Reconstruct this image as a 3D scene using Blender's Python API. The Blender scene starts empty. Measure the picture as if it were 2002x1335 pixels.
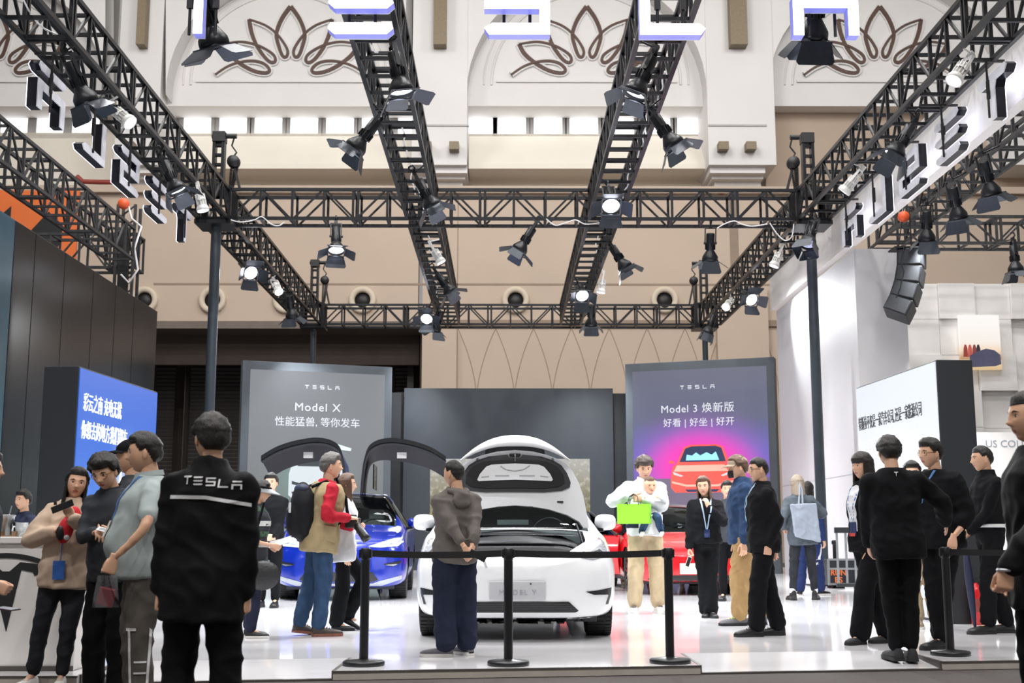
import bpy, bmesh, math, random
import numpy as np
from mathutils import Vector, Matrix, Quaternion, noise as mnoise
from mathutils.bvhtree import BVHTree
R = math.radians
PI = math.pi
random.seed(7)
scene = bpy.context.scene
COL = scene.collection

# ---------------------------------------------------------------- camera
PLAT = 0.065                      # height of the white platform
CAMH = PLAT + 0.97
FPX = 2400.0                      # focal length in pixels of a 2002 wide frame
PITCH = 0.15601                   # rad, looking slightly up
YAW = 0.006585
cam_data = bpy.data.cameras.new('camera')
cam_data.sensor_width = 36.0
cam_data.lens = FPX / 2002 * 36.0
cam_data.clip_end = 400
cam = bpy.data.objects.new('camera', cam_data)
COL.objects.link(cam)
cam.location = (0, 0, CAMH)
cam.rotation_euler = (PI / 2 + PITCH, 0, -YAW)
scene.camera = cam
cam_data.dof.use_dof = True; cam_data.dof.focus_distance = 12.0; cam_data.dof.aperture_fstop = 4.0

# ---------------------------------------------------------------- world, exposure
scene.view_settings.view_transform = 'Standard'
scene.view_settings.look = 'None'
scene.view_settings.exposure = 0.0
scene.view_settings.gamma = 1.0
scene.view_settings.use_curve_mapping = False
world = bpy.data.worlds.new('hall_daylight')
scene.world = world
world.use_nodes = True
bg = world.node_tree.nodes['Background']
bg.inputs[0].default_value = (1.0, 0.965, 0.93, 1)
bg.inputs[1].default_value = 0.33

def area_light(name, loc, target, size, energy, color=(1, 1, 1), size_y=None):
    d = bpy.data.lights.new(name, 'AREA')
    d.energy = energy; d.color = color; d.size = size
    if size_y:
        d.shape = 'RECTANGLE'; d.size_y = size_y
    o = bpy.data.objects.new(name, d); COL.objects.link(o)
    o.location = loc
    o.rotation_euler = (Vector(target) - Vector(loc)).to_track_quat('-Z', 'Y').to_euler()
    return o
# unseen area lights added to brighten the back wall and the stand
for hx in (-14, 0, 14):
    area_light('added_hall_light', (hx, 30, 24.0), (hx, 46, 9), 6.0, 1500, (1.0, 0.975, 0.95))
for hx in (-9, -3, 3, 9):
    for hy in (9, 15, 21):
        area_light('added_hall_light', (hx, hy, 22.0), (hx * .5, hy + .5, 0), .8, 620, (1.0, 0.97, 0.95))
    area_light('added_hall_light', (hx, -6, 21.0), (hx * .3, 13, 0.5), .8, 850, (1.0, 0.97, 0.95))  # added behind the camera to brighten the front of the white car

# ---------------------------------------------------------------- helpers
def lin(c):
    if isinstance(c, str):
        c = c.lstrip('#'); c = [int(c[i:i + 2], 16) / 255 for i in (0, 2, 4)]
    return tuple((v / 12.92 if v <= 0.04045 else ((v + 0.055) / 1.055) ** 2.4) for v in c)

MATS = {}
def mat(name, col, rough=0.5, metal=0.0, spec=0.5, noise=0.0, nscale=20.0, bump=0.0, bscale=60.0, emit=None, estr=0.0,
        alpha=1.0, trans=0.0, coat=0.0, stretch=(1, 1, 1), sheen=0.0, bdist=0.01, detail=4.0):
    """A principled material with procedural colour variation and relief."""
    if name in MATS:
        return MATS[name]
    m = bpy.data.materials.new(name); m.use_nodes = True
    nt = m.node_tree; b = nt.nodes['Principled BSDF']
    c = lin(col)
    b.inputs['Base Color'].default_value = (*c, 1)
    b.inputs['Roughness'].default_value = rough
    b.inputs['Metallic'].default_value = metal
    b.inputs['Specular IOR Level'].default_value = spec
    b.inputs['Coat Weight'].default_value = coat
    b.inputs['Coat Roughness'].default_value = 0.04
    b.inputs['Alpha'].default_value = alpha
    b.inputs['Transmission Weight'].default_value = trans
    b.inputs['Sheen Weight'].default_value = sheen
    if emit is not None:
        b.inputs['Emission Color'].default_value = (*lin(emit), 1)
        b.inputs['Emission Strength'].default_value = estr
    if noise or bump:
        tc = nt.nodes.new('ShaderNodeTexCoord'); mp = nt.nodes.new('ShaderNodeMapping')
        mp.inputs['Scale'].default_value = stretch
        nt.links.new(tc.outputs['Object'], mp.inputs['Vector'])
        if noise:
            n = nt.nodes.new('ShaderNodeTexNoise'); n.inputs['Scale'].default_value = nscale; n.inputs['Detail'].default_value = detail
            nt.links.new(mp.outputs['Vector'], n.inputs['Vector'])
            cr = nt.nodes.new('ShaderNodeMapRange')
            cr.inputs['From Min'].default_value = 0.3; cr.inputs['From Max'].default_value = 0.7
            cr.inputs['To Min'].default_value = 1 - noise; cr.inputs['To Max'].default_value = 1 + noise
            nt.links.new(n.outputs['Fac'], cr.inputs['Value'])
            mx = nt.nodes.new('ShaderNodeMix'); mx.data_type = 'RGBA'; mx.blend_type = 'MULTIPLY'
            mx.inputs['Factor'].default_value = 1
            mx.inputs['A'].default_value = (*c, 1)
            nt.links.new(cr.outputs['Result'], mx.inputs['B'])
            nt.links.new(mx.outputs['Result'], b.inputs['Base Color'])
        if bump:
            n2 = nt.nodes.new('ShaderNodeTexNoise'); n2.inputs['Scale'].default_value = bscale; n2.inputs['Detail'].default_value = detail
            nt.links.new(mp.outputs['Vector'], n2.inputs['Vector'])
            bp = nt.nodes.new('ShaderNodeBump'); bp.inputs['Strength'].default_value = bump; bp.inputs['Distance'].default_value = bdist
            nt.links.new(n2.outputs['Fac'], bp.inputs['Height'])
            nt.links.new(bp.outputs['Normal'], b.inputs['Normal'])
    MATS[name] = m
    return m

def glass_mat(name, tint, mixf, rough=0.02):
    """Thin pane: part clear, part mirror, tinted."""
    if name in MATS:
        return MATS[name]
    m = bpy.data.materials.new(name); m.use_nodes = True
    nt = m.node_tree; nt.nodes.clear()
    out = nt.nodes.new('ShaderNodeOutputMaterial'); mx = nt.nodes.new('ShaderNodeMixShader')
    tr = nt.nodes.new('ShaderNodeBsdfTransparent'); tr.inputs[0].default_value = (*lin(tint), 1)
    gl = nt.nodes.new('ShaderNodeBsdfGlossy'); gl.inputs['Roughness'].default_value = rough
    gl.inputs['Color'].default_value = (0.9, 0.95, 1, 1)
    fr = nt.nodes.new('ShaderNodeLayerWeight'); pw = nt.nodes.new('ShaderNodeMath'); pw.operation = 'POWER'; pw.inputs[1].default_value = 3.5; nt.links.new(fr.outputs['Facing'], pw.inputs[0])
    ad = nt.nodes.new('ShaderNodeMath'); ad.operation = 'MULTIPLY_ADD'; ad.inputs[1].default_value = .4; ad.inputs[2].default_value = mixf; ad.use_clamp = True
    nt.links.new(pw.outputs[0], ad.inputs[0]); nt.links.new(ad.outputs[0], mx.inputs[0])
    nt.links.new(tr.outputs[0], mx.inputs[1]); nt.links.new(gl.outputs[0], mx.inputs[2])
    nt.links.new(mx.outputs[0], out.inputs[0])
    MATS[name] = m
    return m

class MB:
    """Collects shapes into one mesh."""
    def __init__(s):
        s.v = []; s.f = []; s.m = []; s.mi = 0; s.smooth = []
    def add(s, vs, fs, smooth=False, mi=None):
        o = len(s.v); s.v += [tuple(v) for v in vs]
        for f in fs:
            s.f.append(tuple(i + o for i in f)); s.m.append(s.mi if mi is None else mi); s.smooth.append(smooth)
        return s
    def box(s, c, d, rot=None, mi=None):
        hx, hy, hz = d[0] / 2, d[1] / 2, d[2] / 2
        vs = [Vector((x, y, z)) for x in (-hx, hx) for y in (-hy, hy) for z in (-hz, hz)]
        if rot is not None:
            vs = [rot @ v for v in vs]
        c = Vector(c)
        return s.add([v + c for v in vs], [(0, 1, 3, 2), (4, 6, 7, 5), (0, 4, 5, 1), (2, 3, 7, 6), (0, 2, 6, 4), (1, 5, 7, 3)], mi=mi)
    def box2(s, a, b, mi=None):
        return s.box([(a[i] + b[i]) / 2 for i in range(3)], [abs(b[i] - a[i]) for i in range(3)], mi=mi)
    def cyl(s, p0, p1, r0, r1=None, n=12, cap=True, mi=None):
        r1 = r0 if r1 is None else r1
        p0, p1 = Vector(p0), Vector(p1); d = (p1 - p0).normalized()
        q = d.to_track_quat('Z', 'Y')
        vs = []
        for p, r in ((p0, r0), (p1, r1)):
            for k in range(n):
                a = 2 * PI * k / n
                vs.append(p + q @ Vector((r * math.cos(a), r * math.sin(a), 0)))
        s.add(vs, [(k, (k + 1) % n, n + (k + 1) % n, n + k) for k in range(n)], True, mi)
        if cap:
            s.add(vs[:n], [tuple(range(n))[::-1]], False, mi); s.add(vs[n:], [tuple(range(n))], False, mi)
        return s
    def bar(s, p0, p1, w, h, up=(0, 0, 1), mi=None):
        p0, p1 = Vector(p0), Vector(p1); y = (p1 - p0); L = y.length; y = y / L
        x = y.cross(Vector(up))
        if x.length < 1e-4: x = y.cross(Vector((1, 0, 0)))
        x.normalize(); z = x.cross(y)
        rot = Matrix((x, y, z)).transposed()
        return s.box((p0 + p1) / 2, (w, L, h), rot, mi)
    def tube(s, path, r, n=8, cap=True, mi=None, closed=False):
        path = [Vector(p) for p in path]; k = len(path)
        rr = r if hasattr(r, '__len__') else [r] * k
        vs = []; prev = None
        for i, p in enumerate(path):
            if closed: t = path[(i + 1) % k] - path[i - 1]
            else: t = path[min(i + 1, k - 1)] - path[max(i - 1, 0)]
            t = t.normalized() if t.length > 1e-9 else Vector((0, 0, 1))
            if prev is None:
                a = Vector((0, 0, 1)) if abs(t.z) < 0.9 else Vector((1, 0, 0))
                u = t.cross(a).normalized()
            else:
                u = prev - t * prev.dot(t); u.normalize()
            prev = u; w = t.cross(u)
            for j in range(n):
                a = 2 * PI * j / n
                vs.append(p + (u * math.cos(a) + w * math.sin(a)) * rr[i])
        fs = []
        for i in range(k if closed else k - 1):
            i2 = (i + 1) % k
            for j in range(n):
                fs.append((i * n + j, i * n + (j + 1) % n, i2 * n + (j + 1) % n, i2 * n + j))
        s.add(vs, fs, True, mi)
        if cap and not closed:
            s.add(vs[:n], [tuple(range(n))[::-1]], False, mi); s.add(vs[-n:], [tuple(range(n))], False, mi)
        return s
    def lathe(s, prof, n=24, c=(0, 0, 0), rot=None, mi=None, smooth=True):
        """prof: (r, z) pairs turned about z."""
        vs = []; c = Vector(c)
        for r, z in prof:
            for j in range(n):
                a = 2 * PI * j / n; v = Vector((r * math.cos(a), r * math.sin(a), z))
                vs.append((rot @ v if rot is not None else v) + c)
        fs = [(i * n + j, i * n + (j + 1) % n, (i + 1) * n + (j + 1) % n, (i + 1) * n + j) for i in range(len(prof) - 1) for j in range(n)]
        return s.add(vs, fs, smooth, mi)
    def prism(s, poly, f0, f1, mi=None):
        """poly: 2D points; f0, f1: maps of a 2D point to the two faces."""
        n = len(poly)
        vs = [Vector(f0(p)) for p in poly] + [Vector(f1(p)) for p in poly]
        s.add(vs, [tuple(range(n)), tuple(range(n, 2 * n))[::-1]] + [(i, i + n, (i + 1) % n + n, (i + 1) % n) for i in range(n)], mi=mi)
        return s
    def grid(s, nu, nv, fn, mi=None, smooth=True, wu=False):
        vs = [fn(i / (nu if wu else nu - 1), j / (nv - 1)) for i in range(nu) for j in range(nv)]
        fs = [(i * nv + j, ((i + 1) % nu) * nv + j, ((i + 1) % nu) * nv + j + 1, i * nv + j + 1) for i in range(nu if wu else nu - 1) for j in range(nv - 1)]
        return s.add(vs, fs, smooth, mi)
    def ell(s, c, r, nu=16, nv=10, rot=None, mi=None):
        c = Vector(c)
        def fn(a, b):
            t = 2 * PI * a; p = PI * b
            v = Vector((r[0] * math.sin(p) * math.cos(t), r[1] * math.sin(p) * math.sin(t), r[2] * math.cos(p)))
            return (rot @ v if rot is not None else v) + c
        return s.grid(nu, nv, fn, mi, True, True)
    def mesh(s, name, mats):
        me = bpy.data.meshes.new(name)
        me.from_pydata(s.v, [], s.f)
        for m in (mats if isinstance(mats, (list, tuple)) else [mats]):
            me.materials.append(m)
        if len(me.polygons) == len(s.m):
            me.polygons.foreach_set('material_index', s.m)
            me.polygons.foreach_set('use_smooth', s.smooth)
        bm = bmesh.new(); bm.from_mesh(me)
        bmesh.ops.recalc_face_normals(bm, faces=bm.faces)
        bm.to_mesh(me); bm.free()
        me.update()
        return me
    def build(s, name, mats, parent=None, loc=None, bevel=0.0):
        o = link(name, s.mesh(name, mats), parent, loc)
        if bevel:
            add_bevel(o, bevel)
        return o

def add_bevel(o, w, seg=2):
    b = o.modifiers.new('bevel', 'BEVEL'); b.width = w; b.segments = seg; b.limit_method = 'ANGLE'; b.angle_limit = R(40)
    return o

def link(name, data, parent=None, loc=None, rot=None):
    o = bpy.data.objects.new(name, data); COL.objects.link(o)
    if parent is not None: o.parent = parent
    if loc is not None: o.location = loc
    if rot is not None: o.rotation_euler = rot
    return o
def tag(o, label, cat, group=None):
    o['label'] = label; o['category'] = cat
    if group: o['group'] = group
    return o
def thing(name, label, cat, loc=(0, 0, 0), rz=0.0, group=None):
    o = link(name, None, None, loc, (0, 0, rz)); o.empty_display_size = 0.2
    return tag(o, label, cat, group)
def struct(o, label=None):
    o['kind'] = 'structure'
    if label: o['label'] = label
    return o

# pixel of the 2002 x 1335 photograph -> point in the hall
def ray(px, py):
    u = (px - 1001.0) / FPX; v = (667.5 - py) / FPX
    sp, cp, st, ct = math.sin(YAW), math.cos(YAW), math.sin(PITCH), math.cos(PITCH)
    return Vector((sp * ct + u * cp - v * sp * st, cp * ct - u * sp - v * cp * st, st + v * ct))
def atz(px, py, z=PLAT):
    d = ray(px, py); t = (z - CAMH) / d.z
    return Vector((d.x * t, d.y * t, z))
def aty(px, py, y):
    d = ray(px, py); t = y / d.y
    return Vector((d.x * t, y, CAMH + d.z * t))
def atx(px, py, x):
    d = ray(px, py); t = x / d.x
    return Vector((x, d.y * t, CAMH + d.z * t))

WORK = bpy.data.scenes.new('workbench')      # an empty scene in which curves and modifiers are turned into meshes
def to_mesh(o):
    WORK.collection.objects.link(o)
    with bpy.context.temp_override(scene=WORK, view_layer=WORK.view_layers[0]):
        dg = bpy.context.evaluated_depsgraph_get(); dg.update()
    me = bpy.data.meshes.new_from_object(o.evaluated_get(dg)); bpy.data.objects.remove(o)
    return me
def text_mesh(body, size=1.0, extrude=0.0, align='CENTER', spacing=1.0, bold=0.0, res=3):
    c = bpy.data.curves.new('lettering', 'FONT'); c.body = body; c.size = size; c.extrude = extrude
    c.align_x = align; c.align_y = 'CENTER'; c.space_character = spacing; c.offset = bold; c.resolution_u = res
    me = to_mesh(bpy.data.objects.new('lettering', c)); bpy.data.curves.remove(c)
    return me
def text_obj(name, body, m, size, loc, rot, parent=None, extrude=0.002, align='CENTER', spacing=1.0, bold=0.0, scale=None):
    me = text_mesh(body, size, extrude, align, spacing, bold); me.materials.clear(); me.materials.append(m)
    o = link(name, me, parent, loc); o.rotation_euler = rot
    if scale: o.scale = scale
    return o

# letter strokes of the stand's wordmark, in a unit cell: polygons of x 0..1, z 0..1
WORD = {
    'T': [[(0, .93), (.06, 1), (.94, 1), (1, .93), (.9, .8), (.63, .8), (.56, .66), (.56, 0), (.42, 0), (.42, .66), (.37, .8), (.1, .8)]],
    'E': [[(0, .9), (.04, 1), (.96, 1), (1, .9), (.9, .82), (.1, .82)], [(0, .5), (.04, .59), (.96, .59), (1, .5), (.9, .41), (.1, .41)], [(0, .09), (.04, .18), (.96, .18), (1, .09), (.9, 0), (.1, 0)]],
    'S': [[(0, .41), (0, 1), (.93, 1), (1, .9), (.9, .82), (.16, .82), (.16, .59), (1, .59), (1, 0), (.07, 0), (0, .1), (.12, .18), (.84, .18), (.84, .41)]],
    'L': [[(0, 0), (0, 1), (.16, 1), (.16, .18), (.9, .18), (1, .1), (.93, 0)]],
    'A': [[(0, .9), (.05, 1), (.95, 1), (1, .9), (.9, .82), (.1, .82)], [(0, 0), (0, .62), (1, .62), (1, 0), (.84, 0), (.84, .44), (.16, .44), (.16, 0)]],
}
# ================================================================ SETTING
M_carpet = mat('dark_carpet', '#4a4544', 0.95, noise=0.25, nscale=90, bump=0.3, bscale=300)
M_plat = mat('glossy_white_panel', '#e9e9ec', 0.11, noise=0.025, nscale=1.2, coat=0.25, stretch=(1, .25, 1))
M_platedge = mat('platform_side', '#b9b2a8', 0.5, noise=0.06, nscale=8)
M_edgetrim = mat('dark_edge_strip', '#55514e', 0.45, metal=0.3, noise=0.1, nscale=12)
M_beige = mat('beige_wall_paint', '#b9a796', 0.75, noise=0.035, nscale=.6, bump=0.05, bscale=8)
M_beige2 = mat('beige_wall_panel', '#b09e8d', 0.75, noise=0.035, nscale=.6)
M_plaster = mat('white_plaster', '#d6d4d2', 0.8, noise=0.03, nscale=.5)
M_cream = mat('cream_plaster', '#e0dace', 0.8, noise=0.03, nscale=.5)
M_brown = mat('brown_ornament_paint', '#4f382f', 0.6, noise=0.1, nscale=4)
M_seam = mat('brown_wall_joint', '#8d7c6c', 0.8, noise=0.05, nscale=3)  # darker tone for the panel joints and the ledge
M_relief = mat('wall_relief_line', '#a18f7c', 0.75, noise=.05, nscale=3)
M_darkrecess = mat('dark_brown_recess', '#4a403a', 0.8, noise=0.12, nscale=1.5)
M_shutter = mat('dark_shutter_slat', '#3b3836', 0.55, noise=0.1, nscale=3)
M_pane = mat('daylit_window_pane', '#ffffff', 0.3, emit='#f7f8ff', estr=2.2, noise=.02, nscale=2)
M_wframe = mat('grey_window_frame', '#a9a7a6', 0.5, noise=.05, nscale=5)
M_red = mat('red_pipe_paint', '#8a3a30', 0.45, noise=.1, nscale=6)
M_black = mat('matt_black', '#141416', 0.5, noise=.1, nscale=10)
M_bronze = mat('bronze_grille', '#77684f', 0.5, noise=.1, nscale=10)

fl = MB(); fl.box2((-60, -15, -0.2), (60, 60, 0.0))
struct(fl.build('floor', M_carpet))

# ---- white platform with two ramps let into its front edge
def yf(x): return 9.096 + (x + 1.213) * 0.14
Z = PLAT
rl0, rl1, rr0, rr1 = -2.96, -1.225, 1.475, 3.385
pl = MB()
def slab(x0, x1, y0a, y0b, y1, zt=Z):
    pl.prism([(x0, y0a), (x1, y0b), (x1, y1), (x0, y1)], lambda p: (p[0], p[1], 0.002), lambda p: (p[0], p[1], zt))
RD = 0.95
slab(rl1, rr0, yf(rl1), yf(rr0), 11.2)
slab(-9.5, rl0, yf(rl0) - .05, yf(rl0) - .05, 11.2)
slab(rr1, 9.5, yf(rr1), yf(9.5), 11.2)
slab(rl0, rl1, yf(rl0) + RD, yf(rl1) + RD, 11.2); slab(rr0, rr1, yf(rr0) + RD, yf(rr1) + RD, 11.2)
plat = pl.build('stage_platform', [M_plat])
struct(plat, 'glossy white raised stage platform of the car stand')
pb = MB(); pb.box2((-9.5, 11.2, .002), (9.5, 37.5, Z)); o = pb.build('platform_panel', M_plat, plat)
for a, b in ((rl0, rl1), (rr0, rr1)):
    rp = MB()
    ya, yb = yf(a), yf(b)
    vs = [(a, ya, .012), (b, yb, .012), (b, yb + RD, Z), (a, ya + RD, Z), (a, ya, .001), (b, yb, .001), (b, yb + RD, .001), (a, ya + RD, .001)]
    rp.add(vs, [(0, 1, 2, 3), (0, 4, 5, 1), (1, 5, 6, 2), (3, 7, 4, 0), (4, 7, 6, 5)])
    rp.build('ramp', M_plat, plat)
# front faces and dark edge strips
def edge(x0, x1, y0, y1, z0=0.004, z1=Z - .012):
    e = MB(); e.prism([(x0, y0 - .012), (x1, y1 - .012), (x1, y1), (x0, y0)], lambda p: (p[0], p[1], z0), lambda p: (p[0], p[1], z1))
    e.build('front_board', M_platedge, plat)
    t = MB(); t.prism([(x0, y0 - .018), (x1, y1 - .018), (x1, y1 + .01), (x0, y0 + .01)], lambda p: (p[0], p[1], z1), lambda p: (p[0], p[1], Z + .002))
    t.build('edge_strip', M_edgetrim, plat)
edge(rl1, rr0, yf(rl1), yf(rr0)); edge(rr1, 9.5, yf(rr1), yf(9.5)); edge(-9.5, rl0, yf(rl0) - .05, yf(rl0) - .05)
for a, d in ((rl0, -1), (rl1, 1), (rr0, -1), (rr1, 1)):
    t = MB(); y0 = yf(a)
    t.add([(a - .012, y0, .004), (a + .012, y0, .004), (a + .012, y0 + RD, Z - .02), (a - .012, y0 + RD, Z - .02),
           (a - .012, y0, Z + .003), (a + .012, y0, Z + .003), (a + .012, y0 + RD, Z + .003), (a - .012, y0 + RD, Z + .003)],
          [(0, 1, 2, 3), (4, 7, 6, 5), (0, 4, 5, 1), (1, 5, 6, 2), (2, 6, 7, 3), (3, 7, 4, 0)])
    t.build('edge_strip', M_edgetrim, plat)
for a, b in ((rl0, rl1), (rr0, rr1)):
    t = MB(); t.prism([(a, yf(a) - .02), (b, yf(b) - .02), (b, yf(b) + .03), (a, yf(a) + .03)], lambda p: (p[0], p[1], .001), lambda p: (p[0], p[1], .014))
    t.build('edge_strip', M_edgetrim, plat)

# ---- hall back wall, 46 to 52 m away
YF, YB, YL = 46.0, 48.4, 47.0       # pillar faces, window plane, lunette plane
def W(px, py, Y): return aty(px, py, Y)
wall = MB()
def wbox(mb, x0, x1, y0, y1, Yfront, Yback):
    """box seen from the camera as the pixel rectangle at depth Yfront"""
    a = W(x0, y1, Yfront); b = W(x1, y0, Yfront)
    mb.box2((a.x, Yfront, a.z), (b.x, Yback, b.z)); return mb
# lower wall (right of the dark recess) and the strip above the recess
w1 = MB(); wbox(w1, 820, 2450, 372, 1120, YF, YF + .6); wbox(w1, -500, 820, 372, 630, YF, YF + .6)
wb = struct(w1.build('wall_back', M_beige), 'beige back wall of the exhibition hall')
# joints between the large wall panels
for x in (894, 1440):
    j = MB(); wbox(j, x - 1, x + 1, 372, 900, YF - .01, YF + .02); j.build('panel_joint', M_seam, wb)
for y in (556,):
    j = MB(); wbox(j, 300, 1720, y - 1, y + 1, YF - .01, YF + .02); j.build('panel_joint', M_seam, wb)
pil = MB(); wbox(pil, 820, 893, 645, 1120, YF - .25, YF); pil.build('pilaster', M_beige, wb)
pil = MB(); wbox(pil, 1415, 1500, 560, 1120, YF - .35, YF); pil.build('pilaster', M_beige, wb)
led = MB(); wbox(led, 820, 1720, 626, 637, YF - .12, YF); led.build('ledge', M_seam, wb)
# faint pointed-arch relief lines on the lower wall
for k in range(11):
    cx0 = 895 + 74 * k
    for s in (1, -1):
        pts = []
        for i in range(9):
            t = i / 8
            pts.append(W(cx0 + s * (37 - 37 * (1 - t) ** 1.0 * (0.35 + .65 * (1 - t))) if s > 0 else cx0 - (37 - 37 * (1 - t) * (0.35 + .65 * (1 - t))), 641 + t * 130, YF - .012))
        MB().tube(pts, .014, 5).build('relief_line', M_relief, wb)
# round portholes
M_ring = mat('pale_beige_ring', '#c9bca9', .7, noise=.03, nscale=3)
for i, (px, lab) in enumerate(((283, 'leftmost, peeping over the dark stand wall'), (416, 'behind the tall grey post'), (560, 'behind a black lamp'), (709, 'above the grey car poster'), (1008, 'central, between the two inner trusses'), (1299, 'rightmost, near the white side wall'))):
    c = W(px, 587, YF)
    th = thing('porthole', 'round beige porthole ring in the back wall, ' + lab, 'porthole', c, group='portholes in the back wall')
    rx = Matrix.Rotation(R(90), 3, 'X')
    a = MB(); a.lathe([(.30, .0), (.30, .10), (.34, .16), (.42, .18), (.50, .16), (.52, .10), (.52, 0)], 32, rot=rx); a.build('ring', M_ring, th)
    a = MB(); a.lathe([(.0, .03), (.31, .03), (.31, 0)], 32, rot=rx); a.build('dark_opening', M_black, th)
# upper wall: pillars, arches and lunettes
axes_px = [558 - 588, 558, 1146, 1734]
pill_px = [278 - 582, 278, 860, 1442, 2024]
up = MB()
for k, pc in enumerate(pill_px):
    wbox(up, pc - 56, pc + 56, -260, 322, YF, YB + .3)
pillars = struct(up.build('wall_upper', M_plaster), 'white plaster pillars between the arched bays')
for pc in pill_px[1:4]:
    for i, (y0, y1, e) in enumerate(((322, 338, -6), (338, 350, -16), (350, 364, -28))):
        s = MB(); wbox(s, pc - 56 - e * .4, pc + 56 + e * .4, y0, y1, YF + .25 + i * .35, YB); s.build('corbel_step', M_plaster, pillars)
    s = MB(); wbox(s, pc - 57, pc + 57, 243, 246, YF - .05, YF + .1); s.build('groove_moulding', M_wframe, pillars)
    for d in (-27, 27):
        s = MB(); wbox(s, pc + d - 9, pc + d + 10, 276, 291, YF - .45, YF); s.build('square_lamp_box', M_bronze, pillars)
    s = MB(); wbox(s, pc - 13, pc + 14, -120, 86, YF - .5, YF); s.build('bronze_fin', M_bronze, pillars)
# spandrels over each bay: front sheet with a round-arched opening
for k, ax in enumerate(axes_px):
    sp = MB(); n = 24; x0, x1, yt = ax - 250, ax + 252, -260
    cx, cy, r = ax + 1, 185, 235
    arc = [(cx - r * math.cos(PI * i / n), cy - r * math.sin(PI * i / n)) for i in range(n + 1)]
    for i in range(n):
        (ax0, ay0), (ax1, ay1) = arc[i], arc[i + 1]
        q = [W(ax0, ay0, YF + .05), W(ax1, ay1, YF + .05), W(ax1, yt, YF + .05), W(ax0, yt, YF + .05)]
        q2 = [Vector((v.x, YL + .1, v.z)) for v in q]
        sp.add(q + q2, [(0, 1, 2, 3), (4, 7, 6, 5), (0, 4, 5, 1), (2, 6, 7, 3)])
    sp.build('spandrel', M_plaster, pillars)
    lu = MB(); wbox(lu, ax - 250, ax + 252, -260, 207, YL, YB + .3); lu.build('lunette_panel', M_plaster, pillars)
    # mouldings of the lunette
    for (rr, w) in ((185, .05), (200, .035)):
        pts = [W(ax + rr * math.cos(t), 166 - (rr - 8) * math.sin(t), YL - .02) for t in [PI * i / 36 for i in range(37)]]
        MB().tube(pts, w, 6).build('lunette_moulding', M_plaster, pillars)
    s = MB(); wbox(s, ax - 176, ax + 178, 156, 160, YL - .08, YL + .05); s.build('lunette_moulding', M_plaster, pillars)

# lotus ornaments
def spline(pts, n=10):
    P = [np.array(p, float) for p in pts]; out = []
    for i in range(len(P) - 1):
        p0, p1, p2, p3 = P[max(i - 1, 0)], P[i], P[i + 1], P[min(i + 2, len(P) - 1)]
        for k in range(n):
            t = k / n
            out.append(.5 * ((2 * p1) + (-p0 + p2) * t + (2 * p0 - 5 * p1 + 4 * p2 - p3) * t * t + (-p0 + 3 * p1 - 3 * p2 + p3) * t ** 3))
    out.append(P[-1]); return out
RIB = [
    [(1684, 30), (1632, 105), (1603, 190), (1618, 265), (1640, 318), (1663, 318), (1664, 275), (1610, 195), (1540, 140), (1445, 105)],
    [(1445, 105), (1458, 180), (1490, 260), (1540, 330), (1575, 355), (1597, 343), (1580, 305), (1500, 258), (1400, 235), (1293, 248)],
    [(1293, 248), (1325, 305), (1390, 360), (1470, 403), (1540, 416), (1562, 397), (1530, 362), (1470, 346), (1390, 353), (1315, 380), (1248, 425)]]
def ribbon(mb, pts, w0, w1, Y0, Y1, ax, sgn):
    P = spline(pts, 6); n = len(P); L = []
    for i in range(n):
        t = P[min(i + 1, n - 1)] - P[max(i - 1, 0)]; t = t / (np.linalg.norm(t) + 1e-9)
        nn = np.array([-t[1], t[0]]); u = i / (n - 1)
        w = (w0 * (1 - u) + w1 * u) / 2 if w0 != w1 else w0 / 2
        for q in (P[i] - nn * w, P[i] + nn * w):
            L.append((ax + sgn * (q[0] - 1685) / 2.967, q[1] / 2.967 + 2))
    vs = [W(x, y, Y0 - .04 * (i // 2) / n) for i, (x, y) in enumerate(L)]; vs = vs + [Vector((v.x, Y1, v.z)) for v in vs]
    m = 2 * n; fs = []
    for i in range(n - 1):
        a, b, c, d = 2 * i, 2 * i + 1, 2 * i + 3, 2 * i + 2
        fs += [(a, b, c, d), (a, d, d + m, a + m), (b, b + m, c + m, c)]
    mb.add(vs, fs)
for k, ax in enumerate((-12, 568, 1147, 1720)):
    lot = thing('lotus_ornament', 'brown and white lotus relief in the arched lunette ' + ['cut by the frame at far left', 'between the T and E letters', 'between the S and L letters', 'behind the letter A'][k], 'ornament', W(ax, 158, YL), group='lotus lunette reliefs')
    base = W(ax, 158, YL)
    for sgn in (1, -1):
        for rb in RIB:
            for nm, w0, w1, Y0, mm in (('petal_border', 44, 34, YL - .07, M_plaster), ('petal_line', 24, 10, YL - .12, M_brown)):
                mb = MB(); ribbon(mb, rb, w0, w1, Y0, YL, ax, sgn)
                mb.v = [(v[0] - base.x, v[1] - base.y, v[2] - base.z) for v in mb.v]
                mb.build(nm, mm, lot)

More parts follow.
